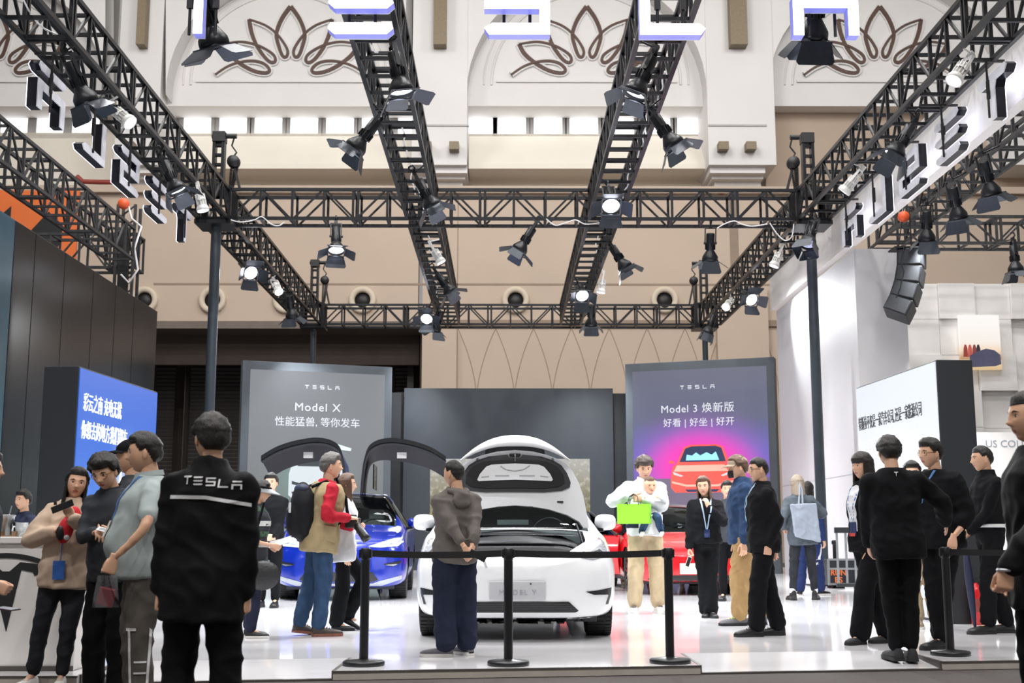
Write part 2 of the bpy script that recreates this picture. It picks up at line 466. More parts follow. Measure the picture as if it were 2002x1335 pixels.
# window bays
def window(n, px0, px1, py0, py1, Y, parent=None):
    w = link('window_%d' % n, None, None, W((px0 + px1) / 2, py1, Y)); struct(w)
    L = w.location
    a, b = W(px0, py1, Y) - L, W(px1, py0, Y) - L
    p = MB(); p.box2((a.x, .08, a.z), (b.x, .11, b.z)); p.build('pane', M_pane, w)
    f = .18
    for nm, c0, c1 in (('frame_bar', (a.x - f, 0, a.z - f), (a.x, .15, b.z + f)), ('frame_bar', (b.x, 0, a.z - f), (b.x + f, .15, b.z + f)), ('frame_bar', (a.x, 0, b.z), (b.x, .15, b.z + f)), ('frame_bar', (a.x, 0, a.z - f), (b.x, .15, a.z))):
        q = MB(); q.box2(c0, c1); q.build(nm, M_wframe, w)
wi = 1
for x0 in (-73, -3, 67, 137, 355, 425, 494, 564, 634, 704, 775, 905, 970, 1041, 1111, 1181, 1252, 1322):
    window(wi, x0 + 3, x0 + 58, 227, 262, YB); wi += 1
bay = MB()
wbox(bay, -330, 1390, 200, 225, YB - .05, YB + .3); wbox(bay, -330, 1390, 262, 375, YB, YB + .3); wbox(bay, -330, 1390, 222, 265, YB + .16, YB + .3)
struct(bay.build('wall_window_band', M_cream), 'cream wall strip under the high windows')
sl = MB()
for x0, x1 in ((334, 804), (916, 1386)):
    a, b = W(x0, 320, YF + .8), W(x1, 320, YF + .8); c, d = W(x0, 266, YB - .02), W(x1, 266, YB - .02)
    sl.add([a, b, d, c, (a.x, YB, a.z - .2), (b.x, YB, b.z - .2), (a.x, a.y, a.z - .2), (b.x, b.y, b.z - .2)], [(0, 1, 2, 3), (0, 6, 7, 1), (6, 4, 5, 7), (0, 3, 4, 6), (1, 7, 5, 2)])
struct(sl.build('trim_1', M_cream), 'sloping cream window sill')
rb3 = MB(); wbox(rb3, 1498, 2500, 205, 374, YB - .6, YB + .3)
struct(rb3.build('wall_right_bay', M_beige2), 'plain beige bay without windows')
tr2 = MB(); wbox(tr2, -330, 2450, 366, 374, YF - .25, YB); struct(tr2.build('trim_2', M_beige), 'ledge along the top of the lower wall')
# dark recess with roller shutters
rc = MB(); Y2 = 52.0
wbox(rc, -600, 900, 600, 1120, Y2, Y2 + .3)
a, b = W(-500, 632, YF), W(820, 632, YF)
rc.box2((a.x, YF + .6, a.z), (b.x, Y2, a.z + .3)); rc.box2((b.x, YF + .6, -.0), (b.x + .3, Y2, b.z))
struct(rc.build('wall_recess', M_darkrecess), 'dark brown recess with roller shutters behind the stand')
fas = MB(); wbox(fas, -500, 820, 640, 712, YF + 1.2, YF + 1.5); struct(fas.build('trim_3', M_darkrecess), 'dark brown lintel over the roller shutters')
led = MB(); wbox(led, -500, 820, 628, 641, YF - .3, YF + 1.3); struct(led.build('trim_4', mat('grey_ledge', '#6c625a', .7, noise=.1, nscale=2)), 'grey ledge over the dark recess')
for px0, px1, lab in ((297, 345, 'beside the blue screen'), (365, 480, 'behind the grey post and the car poster'), (770, 812, 'in the gap beside the grey car poster')):
    p = W(px0, 950, 50.0); q = W(px1, 712, 50.0)
    d = thing('roller_shutter', 'dark roller shutter with horizontal slats ' + lab, 'shutter', (p.x, 50.0, 0), group='roller shutters')
    nz = int(q.z / .16)
    sm = None
    for i in range(nz):
        if sm is None:
            m_ = MB(); m_.add([(0, 0, 0), (q.x - p.x, 0, 0), (q.x - p.x, -.05, .10), (0, -.05, .10), (q.x - p.x, 0, .15), (0, 0, .15)], [(0, 1, 2, 3), (3, 2, 4, 5)])
            sm = m_.mesh('slat', M_shutter)
        link('slat', sm, d, (0, 0, i * .16))
    bk = MB(); bk.box2((0, .02, 0), (q.x - p.x, .06, q.z)); bk.build('backing', M_black, d)
for px in (355, 800):
    s = MB(); wbox(s, px - 9, px + 9, 712, 1120, YF + 2.4, YF + 3.0); struct(s.build('pillar', M_shutter), 'dark pillar between roller shutters')
for px0, px1 in ((150, 240), (1385, 1435)):
    mb = MB(); pts = [W(px0, 345, YF - .1), W(px0 + 12, 355, YF - .1), W((px0 + px1) / 2, 356, YF - .1), W(px1 - 10, 356, YF - .1), W(px1, 346, YF - .1)] if px0 < 500 else [W(px0, 378, YF - .1), W(px0 + 8, 373, YF - .1), W(1410, 376, YF - .1), W(1427, 373, YF - .1), W(px1, 379, YF - .1)]
    mb.tube(pts, .1, 8); o = mb.build('fire_pipe', M_red); tag(o, 'dull red fire pipe on the ledge ' + ('behind the hanging side letters' if px0 < 500 else 'under the white pillar'), 'pipe')
# ================================================================ TRUSS GRID, LAMPS, LETTERS
M_truss = mat('black_truss_steel', '#191b1f', 0.38, metal=0.55, noise=0.2, nscale=14)
M_trussold = mat('worn_grey_truss_steel', '#3b3c3f', 0.5, metal=0.4, noise=0.3, nscale=10)
M_pole = mat('slate_grey_pole', '#3d454c', 0.35, metal=0.3, noise=0.08, nscale=6)
M_lampblk = mat('black_lamp_housing', '#1d1f23', 0.35, metal=0.3, noise=0.15, nscale=20)
M_door = mat('grey_barn_door', '#3c4149', 0.35, metal=0.5, noise=0.1, nscale=15)
M_lampwht = mat('white_lamp_housing', '#d9d9d6', 0.4, noise=0.05, nscale=20)
M_lens = mat('lit_lens', '#ffffff', 0.2, emit='#f2f4ff', estr=14.0, noise=.02, nscale=9)
M_lensoff = mat('glass_lens', '#aab4c6', 0.08, metal=0.6, emit='#cfd8ff', estr=.8, noise=.02, nscale=9)
M_white_cable = mat('white_cable', '#d8d8d8', 0.5, noise=.05, nscale=30)
M_black_cable = mat('black_cable', '#17171a', 0.5, noise=.05, nscale=30)
M_orange = mat('orange_plastic', '#d8582c', 0.45, noise=.06, nscale=10)

ZB, ZT, TW = 7.20, 7.85, 0.65       # truss bottom, top, width
_tm = {}
CHORDS = []
def nearest_chord(p):
    best = None
    for a, b in CHORDS:
        u = max(0, min(1, (p - a).dot(b - a) / (b - a).length_squared)); c = a.lerp(b, u)
        if best is None or (c - p).length < (best - p).length: best = c
    return best
def bracket(t, z0, m):
    """arm from the back of a lamp to the nearest truss tube"""
    inv = t.rotation_quaternion.to_matrix().inverted(); c = nearest_chord(Vector(t.location)); e = inv @ (c - Vector(t.location))
    MB().tube([(0, 0, z0), e * .5 + Vector((0, 0, z0 * .5)), e], .014, 6).build('hanging_bracket', m, t)
def unit_bar(L, w, m):
    k = (round(L, 3), w, m.name)
    if k not in _tm:
        b = MB(); b.box2((-w / 2, 0, -w / 2), (w / 2, L, w / 2)); _tm[k] = b.mesh('strut', m)
    return _tm[k]
def place_bar(name, p0, p1, w, m, parent):
    d = p1 - p0
    o = link(name, unit_bar(d.length, w, m), parent, p0)
    o.rotation_euler = d.to_track_quat('Y', 'Z').to_euler()
    return o
def truss(p0, p1, label, zb=ZB, zt=ZT, w=TW, bay=0.645, m=None, group='lighting trusses', name='truss', cw=.062, sw=.046):
    """box truss between two plan points; struts, rungs and diagonals are parts"""
    m = m or M_truss
    p0 = Vector((p0[0], p0[1], 0)); p1 = Vector((p1[0], p1[1], 0)); L = (p1 - p0).length
    rz = math.atan2(p1.y - p0.y, p1.x - p0.x) - PI / 2
    t = thing(name, label, 'truss', (p0.x, p0.y, zb), rz, group)
    h = zt - zb; n = max(1, round(L / bay)); b = L / n
    d_ = (p1 - p0).normalized(); nx = Vector((-d_.y, d_.x, 0)) * (w / 2 - cw / 2)
    for sg in (-1, 1): CHORDS.append((p0 + nx * sg + Vector((0, 0, zb + cw / 2)), p1 + nx * sg + Vector((0, 0, zb + cw / 2))))
    xs = (-w / 2 + cw / 2, w / 2 - cw / 2); zs = (cw / 2, h - cw / 2)
    for x in xs:
        for z in zs:
            place_bar('chord', Vector((x, 0, z)), Vector((x, L, z)), cw, m, t)
    for i in range(n + 1):
        ys = [min(max(i * b, sw / 2), L - sw / 2)]
        if i % 4 == 0 and 0 < i < n: ys = [i * b - .05, i * b + .05]
        for y in ys:
            for x in xs: place_bar('upright', Vector((x, y, zs[0])), Vector((x, y, zs[1])), sw, m, t)
            for z in zs: place_bar('rung', Vector((xs[0], y, z)), Vector((xs[1], y, z)), sw, m, t)
        if i < n:
            for x in xs:
                za, zb_ = (zs[0], zs[1]) if i % 2 == 0 else (zs[1], zs[0])
                place_bar('diagonal', Vector((x, i * b + .03, za)), Vector((x, (i + 1) * b - .03, zb_)), .036, m, t)
    return t
XL, XR, YFr, YM, YK = -5.77, 6.16, 11.9, 24.0, 36.4
truss((XL - .3, YFr), (XR + .3, YFr), 'black box truss across the front of the stand, above the lit letters')
truss((XL + .3, YM), (XR - .3, YM), 'black box truss across the middle of the stand between the two grey posts')
truss((XL + .3, YK), (XR - .3, YK), 'farthest black box truss across the back, above the car posters')
truss((XL, YFr + .33), (XL, YM - .3), 'black side truss over the hanging letters beside the orange banner')
truss((XL, YM + .3), (XL, YK - .3), 'black side truss from the front grey post back to the left rear post')
truss((XR, YFr + .33), (XR, YM - .3), 'black side truss running along the white fascia')
truss((XR, YM + .3), (XR, YK - .3), 'black side truss from the right grey post back past the white wall')
for x, s in ((-1.63, 'E'), (1.98, 'L')):
    truss((x, YFr + .33), (x, YM - .33), 'black inner truss running back from behind the letter ' + s + ' to the middle truss')
    truss((x, YM + .33), (x, YK - .33), 'black inner truss behind the middle truss, in line with the letter ' + s)
# neighbours' trusses
truss((-8.75, 17.0), (-8.75, 27.4), 'worn grey truss of the neighbouring stand above the tall dark wall', zb=7.2, zt=7.98, m=M_trussold, name='truss')
truss((-14.5, 28.1), (-8.5, 28.1), 'short worn truss in front of the orange banner', zb=7.1, zt=7.95, m=M_trussold)
truss((8.3, 14.0), (8.3, 25.6), 'worn truss of the neighbouring stand beyond the white fascia', m=M_trussold)
truss((8.0, 26.0), (16, 26.0), 'worn truss above the white cell wall with the picture', m=M_trussold)

def chain(mb, p, q, sag=0.0, r=.012):
    n = 24
    for i in range(n):
        t = (i + .5) / n; c = Vector(p).lerp(Vector(q), t); c.z -= sag * 4 * t * (1 - t)
        ang = (i % 2) * PI / 2
        pts = [c + Vector((r * 1.7 * math.cos(a) * math.cos(ang), r * 1.7 * math.cos(a) * math.sin(ang), (Vector(q) - Vector(p)).length / n * .75 * math.sin(a))) for a in [2 * PI * k / 6 for k in range(6)]]
        mb.tube(pts, r * .55, 4, closed=True)
def post(x, y, label, top=9.1, hoist=1, r=.1):
    t = thing('truss_post', label, 'post', (x, y, PLAT), group='posts of the truss grid')
    p = MB(); p.cyl((0, 0, .03), (0, 0, ZB - PLAT - .03), r, n=24); p.build('pole', M_pole, t)
    p = MB(); p.box2((-.3, -.3, 0), (.3, .3, .03)); p.build('base_plate', M_truss, t, bevel=.006)
    s = MB(); z0, z1 = ZB - PLAT - .06, ZT - PLAT + .04
    for a in (-1, 1):
        for b in (-1, 1):
            s.box2((a * .30 - .05, b * .30 - .05, z0), (a * .30 + .05, b * .30 + .05, z1))
    s.box2((-.36, -.36, z0 - .02), (.36, .36, z0 + .06)); s.box2((-.36, -.36, z1 - .05), (.36, .36, z1))
    for k in range(7):
        for a in (-1, 1): s.cyl((a * .33, -.27 + k * .09, z0), (a * .33, -.27 + k * .09, z1), .025, n=6)
    s.build('sleeve_block', M_truss, t)
    m = MB()
    for a in (-.09, .09):
        m.box2((a - .03, -.09, z1), (a + .03, .09, top - PLAT))
    for k in range(6):
        zz = z1 + (top - PLAT - z1) * (k + .5) / 6; m.box2((-.09, -.05, zz), (.09, .05, zz + .05))
    m.build('mast', M_truss, t)
    hd = MB(); hd.box2((-.13, -.11, top - PLAT - .22), (.13, .11, top - PLAT)); hd.cyl((-.16, 0, top - PLAT - .08), (.34 * hoist, 0, top - PLAT - .08), .05, n=10); hd.build('mast_head', M_black, t, bevel=.01)
    hx = -.42 * hoist if hoist < 0 else -.36
    hc = MB(); hb = top - PLAT - .62
    hc.lathe([(0, -.12), (.11, -.12), (.13, -.05), (.13, .05), (.11, .12), (0, .12)], 16, c=(.3 * hoist, 0, hb), rot=Matrix.Rotation(R(90), 3, 'X')); hc.tube([(.3 * hoist, 0, hb + .12), (.3 * hoist + .05, 0, hb + .2), (.3 * hoist, 0, hb + .27), (.3 * hoist - .05, 0, hb + .34), (.3 * hoist, 0, top - PLAT - .08)], .018, 6); hc.build('chain_hoist', M_black, t)
    for dx in (-.04, .03, .08):
        c = MB(); chain(c, (.3 * hoist + dx, 0, hb - .1), (.26 * hoist + dx * .5, 0, z1 + .05), r=.016); c.build('chain', M_black, t)
    b = MB(); b.bar((.3 * hoist, 0, hb - .05), (.2 * hoist + .25 * hoist, 0, z1), .05, .05); b.build('hook_bar', M_black, t)
    return t
post(XL, YM, 'grey round post carrying the truss in front of the roller shutters', hoist=1)
post(XR, YM, 'grey round post carrying the truss beside the white wall and the tote bag', hoist=-1)
post(XL + .05, YK, 'far black post behind the grey car poster', top=9.25, r=.085)
post(XR - .12, YK, 'far black post behind the red car poster', top=9.25, hoist=-1, r=.085)
tw = thing('truss_tower', 'worn dark lattice tower rising behind the tall dark wall', 'tower', (-8.75, 27.9, 0))
for a in (-.2, .2):
    for b in (-.2, .2):
        m_ = MB(); m_.box2((a - .03, b - .03, 0), (a + .03, b + .03, 8.6)); m_.build('chord', M_trussold, tw)
for k in range(26):
    m_ = MB(); m_.bar((-.2, -.2, k * .33), (.2, -.2, k * .33 + .33), .03, .03); m_.build('brace', M_trussold, tw)
m_ = MB(); m_.box2((-.12, -.26, 3), (.12, -.2, 8)); m_.build('cable_bundle', M_black, tw)
m_ = MB(); m_.lathe([(0, -.09), (.1, -.09), (.13, -.03), (.13, .03), (.1, .09), (0, .09)], 16, c=(0, -.45, 8.55), rot=Matrix.Rotation(R(90), 3, 'X')); m_.build('orange_pulley', M_orange, tw)
m_ = MB(); m_.tube([(.1, -.4, 8.5), (.2, -.45, 8.2), (.45, -.5, 8.0), (.3, -.45, 7.5), (.42, -.5, 7.0), (.2, -.4, 6.7), (0, -.4, 6.9)], .025, 6); m_.build('white_cable', M_white_cable, tw)

# ---------------------------------------------------------------- lamps
def fins(mb, z0, z1, r, n=14, d=.022):
    for k in range(n):
        a = 2 * PI * k / n; rot = Matrix.Rotation(a, 3, 'Z')
        mb.box(rot @ Vector((r, 0, (z0 + z1) / 2)), (d * 2, .007, z1 - z0), rot)
_lm = {}
def lamp_mesh(k, fn):
    if k not in _lm: _lm[k] = fn()
    return _lm[k]
LN = 0.66
def par_lamp(rear, front, label, lit=True, power=1250, opens=(35, 35, 35, 35), roll=0.0, spot=1.35, group='barn-door lamps', zero=None):
    """black profile lamp with four barn doors; local axis -Z is the beam"""
    rear, front = Vector(rear), Vector(front)
    d = (front - rear).normalized()
    t = thing('stage_lamp', label, 'lamp', rear, group=group)
    q = (-d).to_track_quat('Z', 'Y') @ Quaternion((0, 0, 1), roll)
    t.rotation_mode = 'QUATERNION'; t.rotation_quaternion = q
    def body():
        m = MB(); m.lathe([(0, 0), (.075, 0), (.085, -.015), (.085, -.3), (.078, -.33), (.075, -.36)], 20); fins(m, -.33, -.22, .082)
        return m.mesh('lamp_body', M_lampblk)
    def hood():
        m = MB(); m.lathe([(.075, -.34), (.1, -.38), (.125, -.42), (.155, -.47), (.16, -.5), (.16, -.56), (.148, -.56), (.148, -.5), (.12, -.44), (.05, -.4)], 24)
        return m.mesh('hood', M_lampblk)
    def lens(l):
        m = MB(); m.lathe([(0, -.525), (.07, -.523), (.146, -.51), (.146, -.50), (0, -.50)], 24)
        return m.mesh('lens', M_lens if l else M_lensoff)
    def ring():
        m = MB(); m.box2((-.16, -.17, -.575), (.16, -.15, -.555)); m.box2((-.16, .15, -.575), (.16, .17, -.555)); m.box2((-.17, -.16, -.575), (-.15, .16, -.555)); m.box2((.15, -.16, -.575), (.17, .16, -.555))
        return m.mesh('door_frame', M_door)
    def door(wide):
        m = MB(); a = .155 if wide else .12; b = .205 if wide else .15
        m.prism([(-a, 0), (a, 0), (b, -.2), (b * .86, -.235), (-b * .86, -.235), (-b, -.2)], lambda p: (p[0], 0, p[1]), lambda p: (p[0], .006, p[1]))
        return m.mesh('barn_door', M_door)
    def yoke():
        m = MB(); m.bar((-.105, 0, -.2), (-.105, 0, .1), .02, .05, (0, 1, 0)); m.bar((.105, 0, -.2), (.105, 0, .1), .02, .05, (0, 1, 0)); m.box2((-.115, -.025, .09), (.115, .025, .11))
        m.cyl((-.13, 0, -.2), (.13, 0, -.2), .025, n=10)
        return m.mesh('yoke', M_lampblk)
    def clamp():
        m = MB(); m.box2((-.035, -.03, .11), (.035, .03, .17)); m.tube([(0, 0, .16), (0, .05, .21), (0, .04, .27), (0, -.03, .27), (0, -.05, .23)], .018, 6)
        return m.mesh('clamp', M_lampblk)
    link('lamp_body', lamp_mesh('b', body), t); h = link('hood', lamp_mesh('h', hood), t)
    link('lens', lamp_mesh('l%d' % lit, lambda: lens(lit)), t); link('door_frame', lamp_mesh('r', ring), h)
    link('yoke', lamp_mesh('y', yoke), t); link('clamp', lamp_mesh('c', clamp), t)
    for k in range(4):
        a = k * PI / 2
        o = link('barn_door', lamp_mesh('d%d' % (k % 2), lambda: door(k % 2 == 0)), t)
        # hinge at the frame edge, swung outward
        o.matrix_basis = Matrix.Rotation(a, 4, 'Z') @ Matrix.Translation((0, .16, -.565)) @ Matrix.Rotation(R(opens[k]), 4, 'X')
    bracket(t, .13, M_lampblk)
    if lit:
        l = bpy.data.lights.new('lamp_beam', 'SPOT'); l.energy = power; l.spot_size = spot; l.spot_blend = 1.0; l.shadow_soft_size = .12; l.color = (.95, .97, 1.0)
        lo = bpy.data.objects.new('lamp_beam', l); COL.objects.link(lo); lo.parent = t; lo.location = (0, 0, -.6)
    return t
def par_px(r, f, label, Y=None, z=7.0, toward=-1, **kw):
    rear = aty(r[0], r[1], Y) if Y else atz(r[0], r[1], z)
    fr = aty(f[0], f[1], rear.y); v = fr - rear; l = v.length
    S = LN * .78
    if l < S: v.y += toward * math.sqrt(S * S - l * l)
    return par_lamp(rear, rear + v, label, **kw)
par_px((392, -14), (410, 70), 'black barn-door lamp hanging behind the letter T', Y=12.0, toward=1, opens=(50, 60, 60, 60))
par_px((1600, -30), (1601, 50), 'black barn-door lamp hanging behind the letter A', Y=12.0, toward=1, opens=(5, 40, 10, 40), lit=True)
par_px((135, 120), (158, 185), 'black barn-door lamp just above the hanging side letter A', z=7.0, toward=1, opens=(20, 30, 10, 60))
par_px((770, 102), (785, 180), 'large black lamp with spread doors hanging from the inner truss below the letter E', z=7.0, toward=1, opens=(65, 75, 30, 70), roll=.3)
par_px((738, 236), (692, 292), 'black lamp pointing down left beside the clerestory windows', z=6.95, toward=1, opens=(55, 50, 30, 45))
par_px((1275, 112), (1238, 190), 'large black lamp hanging from the inner truss below the letter L', z=7.0, toward=1, opens=(40, 60, 30, 60), roll=-.2)
par_px((1278, 226), (1318, 284), 'black lamp pointing down right under the inner truss with its doors lit white', z=6.95, toward=1, opens=(45, 50, 45, 45))
par_px((817, 352), (848, 408), 'black lamp on the inner truss just before it meets the middle truss', z=6.95, toward=1, opens=(45, 45, 50, 40))
par_px((1190, 372), (1191, 412), 'black lamp whose bright lens faces the camera at the middle truss', z=7.0, toward=-1, opens=(50, 55, 45, 55))
par_px((320, 316), (346, 372), 'black lamp hanging between the hanging side letters S and E', z=6.95, toward=1, opens=(45, 40, 20, 60))
par_px((657, 446), (660, 492), 'lit black lamp under the middle truss above the grey car poster', z=7.0, toward=-1, opens=(60, 60, 20, 60))
par_px((1042, 446), (1013, 492), 'black lamp tilted sideways under the centre of the middle truss', z=7.0, toward=1, opens=(50, 40, 70, 40))
par_px((1389, 456), (1391, 502), 'black lamp pointing straight down from the middle truss beside the far right post', z=7.0, toward=1, opens=(30, 55, 15, 55))
par_px((1782, 245), (1742, 312), 'black lamp in front of the hanging side letter S on the white fascia', z=6.95, toward=1, opens=(35, 30, 25, 30))
par_px((1590, 438), (1574, 480), 'dark closed lamp clamped at the top of the grey post near the white wall', z=7.0, toward=-1, opens=(8, 10, 5, 10), lit=False)
par_px((478, 518), (497, 540), 'blue-white lit lamp under the side truss beside the front grey post', z=7.0, toward=-1, opens=(50, 40, 60, 40))
par_px((565, 578), (568, 614), 'black lamp hanging at the far end of the side truss near the porthole', z=6.95, toward=1, opens=(40, 50, 40, 50))
par_px((855, 535), (884, 576), 'black lamp halfway along the rear inner truss behind the letter E', z=6.95, toward=1, opens=(50, 40, 60, 40))
par_px((838, 606), (836, 628), 'lit lamp facing the camera at the far end of the rear inner truss', z=6.95, toward=-1, opens=(60, 55, 30, 50))
par_px((862, 608), (850, 640), 'black lamp with white lit doors under the farthest truss', z=6.9, toward=1, opens=(50, 55, 50, 55))
par_px((1196, 482), (1226, 528), 'black lamp with white lit doors leaning out from the rear inner truss', z=6.95, toward=1, opens=(30, 60, 30, 60))
par_px((1132, 560), (1136, 584), 'lit lamp with a grey door under the rear inner truss', z=6.95, toward=-1, opens=(20, 40, 60, 40))
par_px((1156, 596), (1157, 630), 'small-looking black lamp hanging down at the end of the right rear inner truss', z=6.95, toward=1, opens=(15, 40, 20, 40))
par_px((1396, 616), (1382, 655), 'black closed lamp on the far right post above the red car poster', z=6.9, toward=1, opens=(8, 12, 8, 60))
par_px((1452, 572), (1462, 592), 'brightly lit lamp facing the camera under the side truss beside the white wall', z=6.95, toward=-1, opens=(60, 55, 40, 60))
for r_, f_, lab, z_, t_ in (((1922, 316), (1944, 372), 'uppermost', 6.95, 1), ((1862, 366), (1880, 418), 'second', 6.95, 1), ((1812, 412), (1818, 462), 'lowest', 6.95, 1)):
    par_px(r_, f_, 'black barn-door lamp on the neighbouring truss beyond the fascia, ' + lab + ' of three', z=z_, toward=t_, opens=(45, 45, 20, 50), power=1300, group='neighbouring lamps')
par_px((1981, 480), (1986, 528), 'black barn-door lamp under the neighbouring cross truss at the frame edge', z=6.95, toward=-1, opens=(45, 45, 20, 50), power=1300, group='neighbouring lamps')

def spot_lamp(rear, front, label, power=400, lit=True):
    rear, front = Vector(rear), Vector(front); d = (front - rear).normalized()
    t = thing('spot_lamp', label, 'lamp', rear, group='small white spot lamps')
    t.rotation_mode = 'QUATERNION'; t.rotation_quaternion = (-d).to_track_quat('Z', 'Y')
    def body():
        m = MB(); m.lathe([(0, 0), (.05, 0), (.06, -.02), (.06, -.08), (.085, -.1), (.085, -.13)], 18); fins(m, -.23, -.02, .075, 12, .014); m.lathe([(.06, -.08), (.06, -.24)], 16)
        return m.mesh('lamp_body', M_lampwht)
    def head():
        m = MB(); m.lathe([(.07, -.22), (.1, -.25), (.112, -.29), (.112, -.33), (.098, -.33), (.098, -.3), (.03, -.26)], 20); return m.mesh('bezel', M_lampwht)
    def lens():
        m = MB(); m.lathe([(0, -.318), (.097, -.312), (.097, -.3), (0, -.3)], 20); return m.mesh('lens', M_lens)
    def yoke():
        m = MB(); m.bar((-.1, 0, -.15), (-.1, 0, .12), .012, .04, (0, 1, 0)); m.bar((.1, 0, -.15), (.1, 0, .12), .012, .04, (0, 1, 0)); m.box2((-.105, -.02, .11), (.105, .02, .125)); m.box2((-.03, -.03, .125), (.03, .03, .22))
        return m.mesh('yoke', M_lampwht)
    for nm, k, fn in (('lamp_body', 'sb', body), ('bezel', 'sh', head), ('lens', 'sl', lens), ('yoke', 'sy', yoke)):
        link(nm, lamp_mesh(k, fn), t)
    bracket(t, .2, M_lampwht)
    l = bpy.data.lights.new('lamp_beam', 'SPOT'); l.energy = power; l.spot_size = 1.3; l.spot_blend = 1.0; l.shadow_soft_size = .08; l.color = (1, .98, .95)
    lo = bpy.data.objects.new('lamp_beam', l); COL.objects.link(lo); lo.parent = t; lo.location = (0, 0, -.36)
def spot_px(r, f, label, z=7.0, toward=-1):
    rear = atz(r[0], r[1], z); fr = aty(f[0], f[1], rear.y); v = fr - rear; l = v.length; S = .33
    if l < S: v.y += toward * math.sqrt(S * S - l * l)
    spot_lamp(rear, rear + v, label)
spot_px((226, 216), (258, 244), 'small white spot lamp shining beside the hanging side letter L', toward=-1)
spot_px((390, 378), (398, 416), 'small white spot lamp beside the hoist mast at the middle corner', toward=1)
spot_px((848, 488), (864, 516), 'small white spot lamp under the rear inner truss behind the letter E', toward=-1)
spot_px((1524, 494), (1507, 534), 'small white spot lamp glowing against the white side wall', toward=-1)
spot_px((1886, 125), (1860, 163), 'small white spot lamp on the side truss near the fascia letter T', toward=-1)
spot_px((1674, 345), (1652, 372), 'small white spot lamp above the fascia letter L', toward=1)
spot_px((538, 554), (548, 574), 'small white spot lamp shining near the hidden porthole', toward=-1)
spot_px((1178, 546), (1174, 576), 'small white spot lamp under the rear inner truss behind the letter L', toward=-1)
spot_px((1426, 590), (1416, 604), 'small white spot lamp at the far end beside the white wall', toward=-1)

# ---------------------------------------------------------------- wordmark letters
M_face = mat('lit_letter_face', '#ffffff', 0.4, emit='#e6e6ff', estr=2.6, noise=.01, nscale=4)
M_case = mat('navy_letter_side', '#10131f', 0.3, metal=.3, noise=.1, nscale=10)
M_glowside = mat('lit_acrylic_side', '#7d80c0', .4, emit='#8c90ff', estr=.45, noise=.02, nscale=8)
M_rim = mat('white_letter_back', '#d9dbe2', 0.45, noise=.03, nscale=8)
def word_letter(ch, loc, rz, w, h, label, rod, lit):
    """local x is reading direction, local -y is the reading side"""
    t = thing('sign_letter', label, 'letter', loc, rz, 'letters of the wordmark')
    for poly in WORD[ch]:
        f = lambda y, s=1.0: (lambda p: ((p[0] - .5) * w, y, p[1] * h))
        m = MB(); m.prism(poly, f(-.075), f(-.065)); m.build('letter_face', M_face, t)
        m = MB(); m.prism(poly, f(-.065), f(.06)); m.build('letter_side', M_glowside if lit == 2 else M_case, t)
        m = MB(); m.prism(poly, f(.06), f(.075)); m.build('letter_back', M_rim, t)
    for dx in rod[1:]:
        m = MB(); m.cyl((dx * w, .09, .05), (dx * w, .09, rod[0] - loc[2]), .016, n=8); m.box2((dx * w - .03, .06, h * .5), (dx * w + .03, .1, h * .9)); m.build('hanging_rod', M_black, t)
        m = MB(); m.box((dx * w, .12, rod[0] - loc[2] + .01), (.04, .54, .03)); m.build('clamp_bar', M_black, t)
    return t
zl = 6.11
for ch, px in zip('TESLA', (412, 716, 1010, 1302, 1590)):
    p = aty(px, 80, 12.2)
    word_letter(ch, (p.x, 11.75, zl - .12), 0, .66, .66, 'glowing white letter %s of the front wordmark facing the camera' % ch, (ZB, -.2, .2), 2)
for i, ch in enumerate('TESLA'):
    word_letter(ch, (XL - .18, 22.07 - i * 1.69, 6.36), -PI / 2, .95, .62, 'hanging letter %s seen edge-on from inside, beside the orange banner' % ch, (ZB, .1), True)
    word_letter(ch, (XR + .29, 15.3 + i * 1.69, 6.38), PI / 2, .95, .62, 'hanging letter %s seen edge-on from inside against the white fascia' % ch, (ZB, .1), True)

# loose cables on the trusses
def cable(px, z=None, Y=None, m=None, label='', r=.012):
    pts = [Vector(aty(x, y, Y) if Y else atz(x, y, z)) for x, y in px]
    P = [Vector(p) for p in spline([tuple(p) for p in pts], 6)]
    o = MB().tube(P, r, 6).build('cable', m or M_white_cable); tag(o, label, 'cable', 'cables on the trusses')
cable([(446, 428), (470, 434), (497, 430), (512, 424), (530, 438), (545, 441), (556, 434)], Y=23.68, label='white cable looping under the middle truss next to the front grey post')
cable([(1068, 428), (1085, 440), (1105, 436), (1125, 430), (1145, 438), (1180, 434)], Y=23.68, label='white cable looping under the centre of the middle truss')
cable([(1402, 446), (1418, 437), (1436, 432), (1450, 438), (1470, 442), (1500, 438)], Y=23.68, label='white cable along the middle truss near the right grey post')
cable([(1505, 436), (1520, 458), (1535, 470), (1548, 462), (1552, 438)], Y=23.68, label='white cable drooping below the truss corner at the right grey post')
cable([(46, 0), (62, 30), (84, 54), (108, 66)], z=7.3, label='white cable sagging across the near end of the left side truss')
cable([(726, 85), (732, 100), (740, 102)], z=7.2, label='short white cable on the inner truss under the letter E')
for k, (xa, ya) in enumerate(((786, 250), (800, 320), (835, 455), (850, 545))):
    cable([(xa, ya), (xa + 5, ya + 14), (xa + 3, ya + 30), (xa + 9, ya + 44), (xa + 12, ya + 60)], z=7.27, r=.014, label='white cable winding along the inner truss behind the letter E, stretch %s' % ['nearest', 'second', 'third', 'farthest'][k])
for k, (xa, ya) in enumerate(((1300, 140), (1262, 250), (1232, 330), (1170, 460))):
    cable([(xa, ya), (xa - 5, ya + 16), (xa - 4, ya + 32), (xa - 12, ya + 44), (xa - 14, ya + 60)], z=7.27, r=.014, label='white cable winding along the inner truss behind the letter L, stretch %s' % ['nearest', 'second', 'third', 'farthest'][k])
